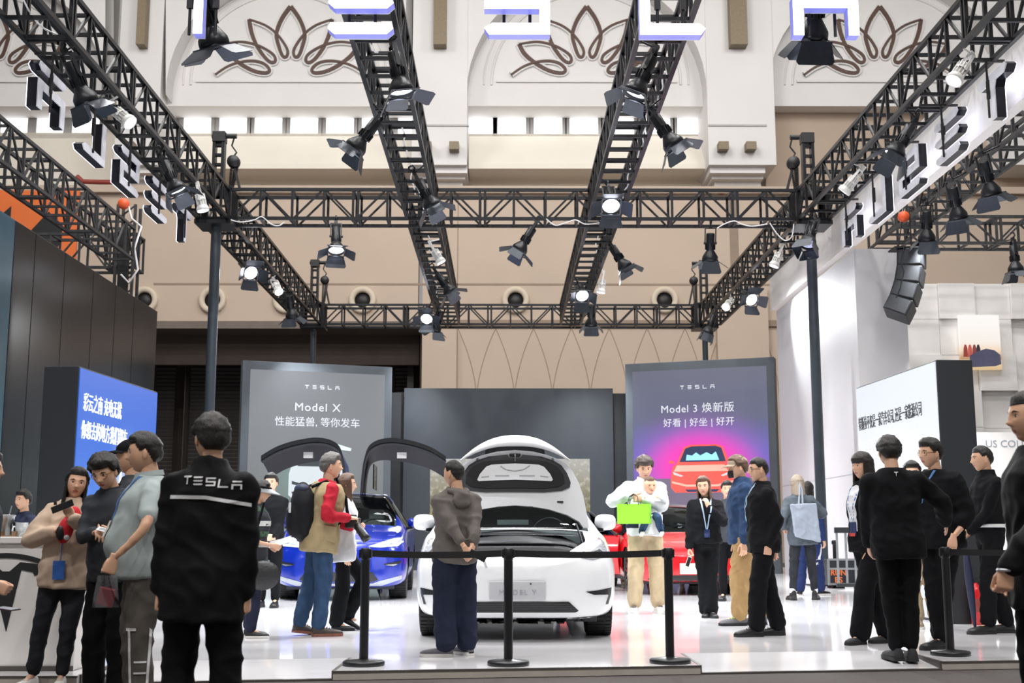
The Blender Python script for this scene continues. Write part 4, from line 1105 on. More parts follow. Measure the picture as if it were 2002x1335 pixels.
lettering(fc, 'RUN', -.1, -.006, .28, .14, M_ost, bold=.004); lettering(fc, 'BS', -.1, -.006, .15, .14, M_ost, bold=.004)
for x_ in (-.2, .2):
    m = MB(); m.cyl((x_, .1, .03), (x_ + .03, .1, .03), .03, n=12); m.build('castor', M_black, fc)
for i, (px, py) in enumerate(((1912, 1221), (1934, 1219))):
    p = atz(px, py); e = thing('fire_extinguisher', 'red fire extinguisher, ' + ['nearer to the umbrella tip', 'behind the other one'][i], 'extinguisher', (p.x, p.y + .08 * i, PLAT), group='fire extinguishers')
    m = MB(); m.lathe([(0, 0), (.06, 0), (.066, .01), (.066, .36), (.055, .4), (.025, .43), (.02, .45), (0, .45)], 24); m.build('cylinder', M_red_gloss, e)
    m = MB(); m.box2((-.02, -.02, .45), (.02, .02, .49)); m.bar((0, 0, .49), (.08, 0, .53), .02, .01); m.bar((0, 0, .47), (.08, 0, .47), .02, .01); m.build('valve', M_black, e)
    m = MB(); m.tube([(.02, 0, .47), (.07, -.02, .42), (.08, -.02, .3), (.075, -.02, .15)], .01, 6); m.build('hose', M_black, e)
    m = MB(); m.lathe([(.0665, .14), (.0672, .15), (.0672, .27), (.0665, .28)], 24); m.build('label_band', M_red, e)
# dark low partition at the far right behind the extinguishers
a = atz(1890, 1212); 
# ================================================================ CARS
def pchip(xs, ys):
    xs, ys = np.array(xs, float), np.array(ys, float); h = np.diff(xs); d = np.diff(ys) / h; m = np.zeros(len(xs))
    for i in range(1, len(xs) - 1):
        if d[i - 1] * d[i] > 0:
            w1, w2 = 2 * h[i] + h[i - 1], h[i] + 2 * h[i - 1]; m[i] = (w1 + w2) / (w1 / d[i - 1] + w2 / d[i])
    m[0], m[-1] = d[0], d[-1]
    def f(x):
        x = min(max(x, xs[0]), xs[-1]); i = min(max(int(np.searchsorted(xs, x)) - 1, 0), len(h) - 1); t = (x - xs[i]) / h[i]
        return float((2 * t**3 - 3 * t**2 + 1) * ys[i] + (t**3 - 2 * t**2 + t) * h[i] * m[i] + (-2 * t**3 + 3 * t**2) * ys[i + 1] + (t**3 - t**2) * h[i] * m[i + 1])
    return f
M_tyre = mat('tyre_rubber', '#1b1b1c', 0.75, noise=.15, nscale=40)
M_rim = mat('dark_alloy', '#4a4d52', 0.3, metal=.9, noise=.05, nscale=10)
M_cglass = glass_mat('car_glass', '#aab6b6', .03)
M_cdark = glass_mat('dark_car_glass', '#14181c', .05)
M_trim = mat('black_car_trim', '#121316', 0.35, noise=.08, nscale=25)
M_trimmat = mat('grey_black_plastic', '#2b2d31', 0.55, noise=.1, nscale=40)
M_seat = mat('black_seat', '#1d1d20', 0.6, noise=.08, nscale=20)
M_seatw = mat('white_seat', '#c9c7c3', 0.6, noise=.04, nscale=20)
M_hlglass = mat('headlamp_glass', '#b9c0c8', 0.08, metal=.35, noise=.25, nscale=30, coat=.6)
M_drl = mat('daytime_running_light', '#ffffff', .3, emit='#f4f6ff', estr=4.0, noise=.01, nscale=5)
M_plate = mat('grey_plate', '#b4b6ba', .4, noise=.03, nscale=10)

def project(bvh, poly, off, m, name, parent, cell=.035, axis='y', th=.004):
    """lay a flat polygon (x, z) onto a body surface seen from the front"""
    bm = bmesh.new()
    bm.faces.new([bm.verts.new((x, 0, z)) for x, z in poly]).normal_update()
    bmesh.ops.triangulate(bm, faces=bm.faces)
    for _ in range(5):
        long_e = [e for e in bm.edges if e.calc_length() > cell]
        if not long_e: break
        bmesh.ops.subdivide_edges(bm, edges=long_e, cuts=1); bmesh.ops.triangulate(bm, faces=bm.faces)
    last = 0
    for v in bm.verts:
        h = bvh.ray_cast(Vector((v.co.x, -3, v.co.z)), Vector((0, 1, 0)))
        if h[0] is not None: v.co.y = h[0].y - off; last = v.co.y
        else: v.co.y = None or last
    ret = bmesh.ops.solidify(bm, geom=bm.faces, thickness=th)
    bmesh.ops.recalc_face_normals(bm, faces=bm.faces)
    me = bpy.data.meshes.new(name); bm.to_mesh(me); bm.free(); me.materials.append(m)
    return link(name, me, parent)
def mirror(poly): return [(-x, z) for x, z in poly][::-1]

def wheel(parent, x, y, r, wd, side, paint=None):
    w = link('wheel', None, parent, (x, y, r))
    ry = Matrix.Rotation(R(90), 3, 'Y')
    t = MB(); h = wd / 2
    t.lathe([(r * .66, -h * .9), (r * .8, -h), (r * .93, -h * .96), (r * .985, -h * .8), (r, -h * .5), (r, h * .5), (r * .985, h * .8), (r * .93, h * .96), (r * .8, h), (r * .66, h * .9)], 40, rot=ry)
    for k in range(48):      # tread blocks
        a = 2 * PI * k / 48
        for dx in (-.3, .02, .34):
            t.box(Vector((dx * wd, r * 1.0 * math.cos(a), r * 1.0 * math.sin(a))), (wd * .26, .03, .012), Matrix.Rotation(a - PI / 2, 3, 'X'))
    t.build('tyre', M_tyre, w)
    m = MB(); m.lathe([(r * .66, -h * .85), (r * .62, -h * .6), (r * .62, h * .6), (r * .66, h * .85)], 32, rot=ry)
    for k in range(10):
        a = 2 * PI * k / 10
        m.bar((side * h * .75, .05 * math.cos(a), .05 * math.sin(a)), (side * h * .82, r * .64 * math.cos(a + .12), r * .64 * math.sin(a + .12)), .035, .02, (1, 0, 0))
    m.lathe([(0, side * h * .84), (.05, side * h * .82), (.06, side * h * .6)], 16, rot=ry)
    m.build('rim', M_rim, w)
    d = MB(); d.lathe([(0, -.02), (r * .5, -.02), (r * .5, .02), (0, .02)], 24, rot=ry); d.build('brake_disc', M_steel, w)

def car(name, label, loc, rz, P, paint):
    """P: dimension functions; nose at local y = 0, the car looks towards -y"""
    t = thing(name, label, 'car', loc, rz)
    w, zt, zb, belt, xa, L = P['w'], P['zt'], P['zb'], P['belt'], P['xa'], P['L']
    ys = sorted(set([round(.62 * (k / 26) ** 2.2 + .002, 4) for k in range(27)] + [round(.62 + (L - .64) * k / 74, 4) for k in range(75)] + P['lines'] + [round(L - .02 * (1 - k / 4) ** 2, 4) for k in range(4)]))
    NJ = 45; J6 = None
    rows = []; marks = None
    for y in ys:
        W_, T, B, Bl, XA = w(y), zt(y), zb(y), belt(y), xa(y); h = Bl - B
        cp = [(0, B), (.5 * W_, B), (.84 * W_, B + .03 * h), (.965 * W_, B + .17 * h), (W_, B + .5 * h), (.985 * W_, B + .8 * h), (P['wb'](y) * W_, Bl),
              (XA, Bl + (T - Bl) * P['e7'](y)), (XA * .66, T - (T - Bl) * P['e8'](y)), (0, T)]
        S = spline(cp, 5); rows.append([(float(q[0]), y, float(q[1])) for q in S])
    NJ = len(rows[0]); j6, j7 = 30, 35
    g = {k: MB() for k in ('body', 'windscreen', 'roof_glass', 'side_window', 'rear_glass')}
    V = [rows, [[(-x, yy, z) for x, yy, z in r] for r in rows]]
    arches = [(P['ax1'], P['wr'], P['ar']), (P['ax2'], P['wr'], P['ar'])]
    def inarch(v):
        if abs(v[0]) < .55 * P['hw']: return None
        for cy, cz, ra in arches:
            if math.hypot(v[1] - cy, v[2] - cz) < ra: return (cy, cz, ra)
        return None
    def fix(v):
        a = inarch(v)
        if not a: return v
        cy, cz, ra = a; d = math.hypot(v[1] - cy, v[2] - cz) or 1e-4
        return (v[0], cy + (v[1] - cy) * ra / d, cz + (v[2] - cz) * ra / d)
    allb = MB()
    for s in (0, 1):
        rr = V[s]
        for i in range(len(rr) - 1):
            for j in range(NJ - 1):
                q = [rr[i][j], rr[i + 1][j], rr[i + 1][j + 1], rr[i][j + 1]]
                yc = (ys[i] + ys[i + 1]) / 2
                if all(inarch(v) for v in q): continue
                q = [fix(v) for v in q]
                k = 'body'
                if j >= j7 - 1 and P['ws'][0] < yc < P['ws'][1]: k = 'windscreen'
                elif j >= j7 + 1 and P['rf'][0] < yc < P['rf'][1]: k = 'roof_glass'
                elif j6 <= j < j7 - 1 and P['sg'][0] < yc < P['sg'][1] and not any(abs(yc - p_) < .035 for p_ in P['pillars']): k = 'side_window'
                elif j >= j7 and P['rg'][0] < yc < P['rg'][1]: k = 'rear_glass'
                if P.get('cut') and .1 < yc < 1.1:
                    ins = [P['cut'](abs(v[0]), v[1], v[2]) for v in q]
                    if all(ins): continue
                    if any(ins): q = [(math.copysign(P['cutx'](v[1]), q[0][0] + q[2][0]), v[1], v[2]) if n_ else v for v, n_ in zip(q, ins)]
                g[k].add(q if s == 0 else q[::-1], [(0, 1, 2, 3)], True)
                allb.add(q, [(0, 1, 2, 3)])
        # close the tail
    tail = [r for r in rows[-1]] + [(-x, yy, z) for x, yy, z in rows[-1][::-1]]
    g['body'].add(tail, [tuple(range(len(tail)))])
    front = [r for r in rows[0]] + [(-x, yy, z) for x, yy, z in rows[0][::-1]]
    g['body'].add(front, [tuple(range(len(front)))])
    def weld(o):
        bm = bmesh.new(); bm.from_mesh(o.data); bmesh.ops.remove_doubles(bm, verts=bm.verts, dist=.0006); bmesh.ops.recalc_face_normals(bm, faces=bm.faces); bm.to_mesh(o.data); bm.free()
        for p in o.data.polygons: p.use_smooth = True
        return o
    body = weld(g['body'].build('body_shell', paint, t))
    for k, m in (('windscreen', P.get('wsm', M_cglass)), ('roof_glass', P.get('rfm', M_trim)), ('side_window', M_cdark), ('rear_glass', M_cdark)):
        if g[k].f:
            halves = (g[k],)
            if k == 'side_window':      # one pane for each side and each gap between pillars
                cuts = [P['sg'][0]] + P['pillars'] + [P['sg'][1]]; halves = []
                for sd in (1, -1):
                    for y0_, y1_ in zip(cuts[:-1], cuts[1:]):
                        mb = MB()
                        for f in g[k].f:
                            c_ = sum((Vector(g[k].v[i]) for i in f), Vector()) / 4
                            if c_.x * sd > 0 and y0_ < c_.y < y1_: mb.add([g[k].v[i] for i in f], [(0, 1, 2, 3)], True)
                        if mb.f: halves.append(mb)
            for mb in halves: weld(mb.build(k, m, t))
    bvh = BVHTree.FromPolygons([Vector(v) for v in allb.v], allb.f)
    for cy, cz, ra in arches:
        for s in (-1, 1):
            a = MB(); n = 20; pts = []
            for k in range(n + 1):
                an = PI * k / n - .0; pts.append((cy + ra * 1.0 * math.cos(an), cz + ra * 1.0 * math.sin(an)))
            vs = [(s * P['hw'] * .97, p, q) for p, q in pts] + [(s * P['hw'] * .55, p, q) for p, q in pts]
            a.add(vs, [(k, k + 1, n + 2 + k, n + 1 + k) for k in range(n)] + [tuple(range(n + 1, 2 * n + 2))], True); a.build('wheel_arch_liner', M_trimmat, t)
            wheel(t, s * (P['hw'] - P['tw'] / 2 - P['inset']), cy, cz, P['tw'], s)
    ln = MB()       # dark lining inside the cabin
    for s in (0, 1):
        for i in range(len(ys) - 1):
            if not (P['ws'][0] - .15 < ys[i] < L - .45): continue
            for j in range(20, NJ - 1):
                q = [V[s][i][j], V[s][i + 1][j], V[s][i + 1][j + 1], V[s][i][j + 1]]; yc = (ys[i] + ys[i + 1]) / 2
                if (j >= j7 - 1 and P['ws'][0] < yc < P['ws'][1]) or (j6 <= j < j7 - 1 and P['sg'][0] < yc < P['sg'][1]): continue
                ln.add([(v[0] * .965, v[1], v[2] - .035) for v in q], [(0, 1, 2, 3)], True)
    ln.box2((-P['hw'] * .85, L - .75, .4), (P['hw'] * .85, L - .7, 1.0)); ln.box2((-P['hw'] * .85, P['dash'] + .3, .3), (P['hw'] * .85, L - .7, .34)); ln.build('cabin_lining', P.get('lining', M_trimmat), t)
    fl_ = MB(); fl_.box2((-P['hw'] * .8, .35, .16), (P['hw'] * .8, L - .3, .3)); fl_.build('underfloor', M_trimmat, t)
    # cabin
    db = MB(); y0 = P['dash']; zd = P['dz']
    db.grid(2, 9, lambda a, b_: Vector(((a - .5) * P['hw'] * 1.55, y0 + [0, .25, .42, .46, .46, .44, .4, .4, .1][int(round(b_ * 8))], zd + [-.02, .01, .0, -.04, -.12, -.2, -.3, -.45, -.5][int(round(b_ * 8))]))); db.build('dashboard', M_trimmat, t)
    for s in (-1, 1):
        c = Vector((s * .38, y0 + 1.15, .55)); st = P.get('seatm', M_seat)
        seat = link('front_seat', None, t, c)
        m = MB(); m.box((0, 0, 0), (.5, .5, .16)); m.build('cushion', st, seat, bevel=.05)
        m = MB(); m.box((0, .28, .36), (.5, .14, .64), Matrix.Rotation(R(-14), 3, 'X')); m.build('backrest', st, seat, bevel=.06)
        m = MB(); m.box((0, .38, .76), (.27, .1, .17), Matrix.Rotation(R(-10), 3, 'X')); m.build('headrest', st, seat, bevel=.04)
    sw = link('steering_wheel', None, t, (.38, y0 + .6, zd - .02)); sw.rotation_euler = (R(65), 0, 0)
    m = MB(); m.tube([(.18 * math.cos(a), .18 * math.sin(a), 0) for a in [2 * PI * k / 24 for k in range(24)]], .015, 8, closed=True); m.build('wheel_ring', M_trim, sw)
    m = MB(); m.box2((-.17, -.02, -.01), (.17, .02, .01)); m.box2((-.05, -.06, -.02), (.05, .05, .02)); m.box2((-.02, -.17, -.01), (.02, 0, .01)); m.build('spokes', M_trim, sw)
    m = MB(); m.box((0, y0 + .42, zd + .02), (.36, .02, .22)); m.build('centre_screen', M_trim, t)
    # door mirrors
    for s in (-1, 1):
        mx, my, mz = P['mir']
        q = MB()
        q.grid(20, 12, lambda a, b_: Vector((s * mx + .115 * math.copysign(abs(math.cos(2 * PI * a)) ** .7, math.cos(2 * PI * a)) * math.sin(PI * b_), my + .1 - .12 * math.cos(PI * b_) * (1 if b_ < .5 else .35), mz + .085 * math.copysign(abs(math.sin(2 * PI * a)) ** .7, math.sin(2 * PI * a)) * math.sin(PI * b_))), wu=True); mo = q.build('door_mirror', paint, t)
        q = MB(); q.bar((s * (mx - .2), my + .1, mz - .1), (s * (mx - .02), my + .06, mz - .075), .08, .04); q.build('mirror_foot', M_trim, mo)
    return t, bvh, body

def body_fn(L, hw, H, cowl_y, cowl_z, ws_top, nose, nz, wexp, roof, beltpts, xa_base, xa_roof, noser=.62):
    w0 = lambda y: hw * (1 - (1 - min(y, noser) / noser) ** wexp) ** (1 / wexp) if y < noser else hw
    wt = pchip([0, L - .7, L - .3, L - .08, L], [1, 1, .95, .84, .6])
    P = dict(L=L, hw=hw)
    P['w'] = lambda y: max(w0(y) * wt(y), .02)
    P['zt'] = pchip(*zip(*nose, *roof))
    P['zb'] = pchip([0, .012, .04, .09, .2, L - .5, L - .1, L], [nz - .06, nz - .17, nz - .27, .215, .19, .19, .3, .5])
    P['belt'] = pchip(*zip(*beltpts))
    P['xa'] = pchip([0, cowl_y - .1, cowl_y + .1, ws_top, L - .8, L], [xa_base * .9, xa_base, xa_base, xa_roof, xa_roof * .97, xa_roof * .8])
    xa0 = P['xa']
    P['xa'] = lambda y: min(xa0(y), P['w'](y) * .78)
    P['wb'] = pchip([0, .5, cowl_y, L], [.86, .9, .93, .94])
    P['e7'] = pchip([0, cowl_y, cowl_y + .25, ws_top, L], [.62, .62, .8, .86, .86])
    P['e8'] = pchip([0, cowl_y, cowl_y + .25, ws_top, L], [.13, .13, .06, .05, .05])
    return P

# ---------------- white car, bonnet open
M_wpaint = mat('white_car_paint', '#e9ebee', .22, noise=.01, nscale=3, coat=.8)
P = body_fn(4.75, .955, 1.62, 1.12, 1.03, 2.05, [(0, .60), (.006, .655), (.02, .70), (.05, .735), (.12, .775), (.3, .845), (.6, .925), (.9, .985)], .55, 2.7,
            [(1.12, 1.03), (1.5, 1.3), (2.05, 1.555), (2.6, 1.62), (3.2, 1.60), (3.9, 1.47), (4.4, 1.25), (4.68, 1.0), (4.75, .8)],
            [(0, .58), (.02, .64), (.05, .675), (.12, .72), (.3, .79), (.6, .87), (.9, .93), (1.2, .97), (2.5, 1.02), (4.2, 1.05), (4.6, .95), (4.75, .75)], .70, .60)
P.update(ax1=.88, ax2=3.77, wr=.35, ar=.40, tw=.255, inset=.02, lines=[.24, .27, 1.1, 1.14, 2.02, 2.06, 3.6], ws=(1.14, 2.02), rf=(2.06, 3.6), sg=(1.45, 4.0), pillars=[2.3, 3.3], rg=(3.8, 4.5), dash=1.25, dz=1.0, mir=(.965, 1.62, 1.10))
P['cut'] = lambda x, y, z: .099 < y < 1.101 and z > .66 and x < P['cutx'](y) - 1e-4
P['cutx'] = lambda y: .38 + .30 * min(1, max(0, y - .09) / .5) ** .7
wcx = .115
wc, bvh, wbody = car('white_car', 'white electric car facing the camera with its bonnet wide open', (wcx, 11.5, PLAT), R(0), P, M_wpaint)
z = lambda py: .97 - (py - 1045) / 203.0
xx = lambda px: (px - 1003.5) / 203.0
pp = lambda pts: [(xx(a), z(b_)) for a, b_ in pts]
hl = pp([(1119, 1086), (1135, 1074), (1152, 1062), (1172, 1050), (1180, 1058), (1182, 1076), (1176, 1086), (1150, 1092)])
for s_, poly in ((1, hl), (-1, mirror(hl))):
    h_ = project(bvh, poly, .006, M_hlglass, 'headlamp', wc)
    d_ = pp([(1124, 1084), (1150, 1068), (1172, 1055), (1174, 1060), (1152, 1074), (1128, 1087)]); project(bvh, d_ if s_ > 0 else mirror(d_), .012, M_lampwht, 'running_light', h_)
    d_ = pp([(1150, 1078), (1166, 1072), (1172, 1078), (1166, 1086), (1152, 1086)]); project(bvh, d_ if s_ > 0 else mirror(d_), .011, M_trim, 'lamp_lens', h_)
    v_ = pp([(1134, 1151), (1160, 1149), (1187, 1145), (1186, 1156), (1180, 1158), (1150, 1157)]); project(bvh, v_ if s_ > 0 else mirror(v_), .005, M_trim, 'bumper_vent', wc)
    v_ = pp([(1182, 1156), (1186, 1156), (1180, 1176), (1175, 1176)]); project(bvh, v_ if s_ > 0 else mirror(v_), .005, M_trim, 'bumper_vent', wc)
gr = pp([(905, 1169), (1102, 1169), (1121, 1186), (1114, 1189), (893, 1189), (886, 1186)]); go = project(bvh, gr, .006, M_trim, 'lower_grille', wc)
for k in range(4): project(bvh, pp([(906 - k * 4, 1172.5 + k * 4), (1101 + k * 4, 1172.5 + k * 4), (1102 + k * 4, 1174 + k * 4), (905 - k * 4, 1174 + k * 4)]), .011, M_trimmat, 'grille_slat', go)
project(bvh, pp([(836, 1196), (900, 1200), (1107, 1200), (1172, 1196), (1150, 1205), (1100, 1210), (905, 1210), (860, 1205)]), .006, M_trim, 'lower_lip', wc)
pl_ = link('number_plate', None, wc, (xx(1006), -.012, z(1148)))
m = MB(); m.box((0, 0, 0), (.515, .014, .165)); m.build('plate_sheet', M_plate, pl_, bevel=.006)
lettering(pl_, 'MODEL Y', 0, -.009, -.02, .065, mat('plate_print', '#94979c', .5, noise=.05, nscale=20), name='plate_lettering', spacing=1.35)
for a in (-.12, .12): m = MB(); m.cyl((a, -.012, .06), (a, -.006, .06), .008, n=8); m.build('plate_screw', M_trim, pl_)
# front boot tub and cowl under the bonnet
tb = MB()
def tubshape(f, zz, y0, y1, xw):   # rounded rectangle ring
    pts = []
    for k in range(32):
        a = 2 * PI * k / 32; c, s_ = math.cos(a), math.sin(a)
        pts.append((xw * math.copysign(abs(c) ** .45, c), (y0 + y1) / 2 + (y1 - y0) / 2 * math.copysign(abs(s_) ** .45, s_), zz + .12 * f * ((y0 + y1) / 2 + (y1 - y0) / 2 * s_ - y0)))
    return pts
rings = [tubshape(1.9, .70, .14, 1.0, .70), tubshape(1.6, .72, .2, .84, .6), tubshape(1.6, .75, .22, .80, .57), tubshape(1.6, .74, .24, .78, .55), tubshape(.2, .45, .28, .74, .5)]
vs = [v for r_ in rings for v in r_]; fs = [(i * 32 + k, i * 32 + (k + 1) % 32, (i + 1) * 32 + (k + 1) % 32, (i + 1) * 32 + k) for i in range(4) for k in range(32)]
tb.add(vs, fs, True); tb.add(rings[-1], [tuple(range(32))]); tb.build('front_boot_tub', M_trimmat, wc)
sl_ = MB(); sl_.tube([tuple(Vector(v) + Vector((0, 0, .015))) for v in tubshape(1.6, .75, .21, .82, .585)], .014, 6, closed=True); sl_.build('rubber_seal', M_trim, wc)
cw = MB(); cw.grid(13, 5, lambda a, b_: Vector(((a - .5) * 1.44, .86 + .3 * b_ + .12 * (2 * a - 1) ** 2, .90 + .13 * b_ - .05 * (2 * a - 1) ** 2))); cw.build('cowl_panel', M_trimmat, wc)
# bonnet, raised
hz = lambda py: (1030 - py) / 189.0
hx = lambda px: (px - 1003.5) / 189.0
bon = link('bonnet', None, wc, (0, 1.10, 1.02)); bon.rotation_euler = (R(-9), 0, 0)
half = [(1003.5, 983), (1035, 985), (1070, 990), (1105, 1000), (1128, 1012), (1140, 1030), (1147, 1022), (1143, 995), (1137, 962), (1128, 935), (1116, 912), (1104, 899)]
outl = [(hx(a), hz(b_)) for a, b_ in half]
topc = [(hx(1092), hz(892)), (hx(1070), hz(884)), (hx(1040), hz(877)), (hx(1003.5), hz(874))]
full = outl + topc; full = full + [(-a, b_) for a, b_ in full[::-1] if abs(a) > 1e-6]
curve = lambda p: .10 * (p[0] / .7) ** 2
def hood_plate(poly, y0, y1, mm, name, par=bon):
    bm = bmesh.new(); bm.faces.new([bm.verts.new((a, 0, b_)) for a, b_ in poly]).normal_update(); bmesh.ops.triangulate(bm, faces=bm.faces)
    for _ in range(4):
        le = [e for e in bm.edges if e.calc_length() > .09]
        if not le: break
        bmesh.ops.subdivide_edges(bm, edges=le, cuts=1); bmesh.ops.triangulate(bm, faces=bm.faces)
    for v in bm.verts: v.co.y = y0 + curve((v.co.x, v.co.z))
    bmesh.ops.recalc_face_normals(bm, faces=bm.faces)
    bmesh.ops.solidify(bm, geom=bm.faces, thickness=(y1 - y0)); bmesh.ops.recalc_face_normals(bm, faces=bm.faces)
    me = bpy.data.meshes.new(name); bm.to_mesh(me); bm.free(); me.materials.append(mm); return link(name, me, par)
hood_plate(full, 0, .04, M_wpaint, 'bonnet_panel')
def sym(pts): q = [(hx(a), hz(b_)) for a, b_ in pts]; return q + [(-a, b_) for a, b_ in q[::-1] if abs(a) > 1e-6]
hood_plate(sym([(1003.5, 957), (1060, 957), (1095, 953), (1110, 946), (1112, 936), (1105, 918), (1094, 903), (1078, 894), (1055, 887), (1018, 884), (1014, 889), (1003.5, 889)]), -.016, 0, M_trimmat, 'bonnet_liner')
hood_plate(sym([(1003.5, 950), (1060, 950), (1088, 946), (1100, 938), (1098, 922), (1086, 906), (1066, 897), (1003.5, 893)]), -.024, -.016, M_trim, 'liner_recess')
hood_plate(sym([(1003.5, 934), (1074, 936), (1077, 933), (1072, 922), (1060, 908), (1050, 904), (1003.5, 902)]), -.032, -.024, M_wpaint, 'inner_panel')
for pts in ([(965, 926), (992, 926)], [(1012, 926), (1042, 926)], [(938, 928), (953, 927)], [(1052, 926), (1068, 928)], [(975, 907), (985, 914), (1003, 917), (1020, 914), (1032, 906)]):
    MB().tube([(hx(a), -.034 + curve((hx(a), 0)), hz(b_)) for a, b_ in pts], .006, 5).build('pressed_rib', M_plate, bon)
for a, b_, w_ in ((971, 987.5, 8), (1034, 987, 8), (1091, 975, 12)):
    m = MB(); m.box((hx(a), -.004 + curve((hx(a), 0)), hz(b_)), (w_ / 189, .014, 3 / 189)); m.build('slot', M_trim, bon)
m = MB(); m.box((0, -.012, hz(884.5)), (22 / 189, .02, 6 / 189)); m.build('latch_plate', M_trim, bon, bevel=.008)
m = MB(); m.tube([(0, -.03, hz(884)), (0, -.04, hz(892)), (0, -.03, hz(898))], .006, 6); m.build('latch_striker', M_steel, bon)
for s_ in (-1, 1): m = MB(); m.lathe([(0, -.03), (.012, -.03), (.012, .02)], 10, c=(s_ * hx(1077), -.0 + curve((hx(1077), 0)), hz(892)), rot=Matrix.Rotation(R(90), 3, 'X')); m.build('rubber_stop', M_trim, bon)
# leading lip of the bonnet: a curved crescent standing off the inner panel
lip = MB(); N = 33
def lipf(a, b_):
    u = 2 * a - 1; e = abs(u)
    xo = u * hx(1112); zo = hz(845) - (hz(845) - hz(894)) * (e ** 2.2)
    th_ = (25 - 21 * e ** 1.8) / 189
    return Vector((xo * (1 - .03 * b_), -.02 - .10 * math.sin(PI * min(1, b_ * .62)) + curve((xo, 0)) * .6, zo - th_ * b_))
lip.grid(N, 8, lipf); lip.grid(N, 8, lambda a, b_: lipf(a, b_) + Vector((0, .022, -.004)))
lip.build('bonnet_lip', M_wpaint, bon)
m = MB(); m.grid(25, 3, lambda a, b_: Vector(((2 * a - 1) * hx(1062), .012 + curve(((2 * a - 1) * hx(1062), 0)), hz(862) - abs(2 * a - 1) ** 2 * .06 - b_ * .075 * (1 - .5 * abs(2 * a - 1) ** 2)))); m.build('lip_gap', M_trim, bon)
for s_ in (-1, 1): m = MB(); m.tube([(s_ * .62, .02, .06), (s_ * .66, -.12, -.1), (s_ * .68, -.3, -.22)], .012, 6); m.build('gas_strut', M_trim, bon)
bd_ = thing('dashboard_card', 'white card lying behind the windscreen of the white car', 'card', (wcx - .02, 11.5 + 1.55, PLAT + 1.07)); m = MB(); m.box((0, 0, .03), (.33, .004, .05)); m.build('card_sheet', M_whitegloss, bd_); m = MB(); m.box((0, .03, .004), (.33, .06, .004)); m.build('card_foot', M_whitegloss, bd_)

# ---------------- blue car with wing doors raised
M_bpaint = mat('blue_car_paint', '#0d289c', .2, metal=.25, noise=.03, nscale=3, coat=.8)
P = body_fn(5.04, 1.0, 1.68, 1.15, 1.13, 2.2, [(0, .66), (.006, .72), (.02, .77), (.05, .81), (.12, .86), (.3, .93), (.6, 1.01), (.9, 1.07)], .58, 2.7,
            [(1.15, 1.12), (1.6, 1.40), (2.2, 1.62), (2.8, 1.68), (3.6, 1.64), (4.3, 1.45), (4.8, 1.15), (5.04, .85)],
            [(0, .6), (.02, .7), (.05, .74), (.12, .79), (.3, .86), (.6, .95), (.9, 1.01), (1.2, 1.06), (2.6, 1.10), (4.5, 1.12), (4.9, 1.0), (5.04, .8)], .74, .62)
P.update(ax1=.95, ax2=3.92, wr=.375, ar=.425, tw=.275, inset=.02, lines=[1.14, 1.18, 2.2, 2.24, 3.6], ws=(1.18, 2.4), rf=(2.5, 3.8), sg=(1.55, 4.2), pillars=[2.35, 3.6], rg=(4.0, 4.7), dash=1.3, dz=1.08, mir=(1.06, 1.72, 1.16), seatm=M_seatw, lining=mat('grey_headlining', '#7d8482', .8, noise=.05, nscale=10))
bc, bvh, bb = car('blue_car', 'blue electric car with its rear wing doors raised', (-2.44, 18.45, PLAT), R(2.5), P, M_bpaint)
M_silver = mat('silver_lower_bumper', '#9fa5ad', .3, metal=.5, noise=.04, nscale=10)
for s_ in (1, -1):
    f_ = (lambda q: q) if s_ > 0 else mirror
    h_ = project(bvh, f_([(.42, .80), (.55, .84), (.80, .92), (.90, .93), (.92, .86), (.86, .80), (.6, .78)]), .006, M_hlglass, 'headlamp', bc)
    project(bvh, f_([(.44, .795), (.6, .785), (.86, .805), (.92, .86), (.90, .87), (.84, .825), (.6, .81)]), .014, M_drl, 'running_light', h_)
    project(bvh, f_([(.62, .83), (.84, .865), (.86, .90), (.80, .905)]), .011, M_lampwht, 'lamp_lens', h_)
    project(bvh, f_([(.66, .54), (.9, .58), (.92, .56), (.80, .5), (.68, .52)]), .006, M_trim, 'bumper_vent', bc)
    project(bvh, f_([(.68, .525), (.80, .508), (.86, .53), (.84, .535)]), .011, M_steel, 'vent_blade', bc)
gp = project(bvh, [(-.5, .42), (.5, .42), (.58, .31), (.52, .28), (-.52, .28), (-.58, .31)], .006, M_trim, 'lower_grille', bc)
for k in range(3): project(bvh, [(-.5, .395 - k * .035), (.5, .395 - k * .035), (.5, .388 - k * .035), (-.5, .388 - k * .035)], .011, M_trimmat, 'grille_slat', gp)
project(bvh, [(-.93, .37), (-.6, .29), (-.5, .255), (.5, .255), (.6, .29), (.93, .37), (.92, .31), (.62, .215), (-.62, .215), (-.92, .31)], .008, M_silver, 'lower_bumper', bc)
em_ = project(bvh, [(-.03, .70), (.03, .70), (.028, .69), (.008, .685), (0, .63), (-.008, .685), (-.028, .69)], .008, M_steel, 'nose_emblem', bc)
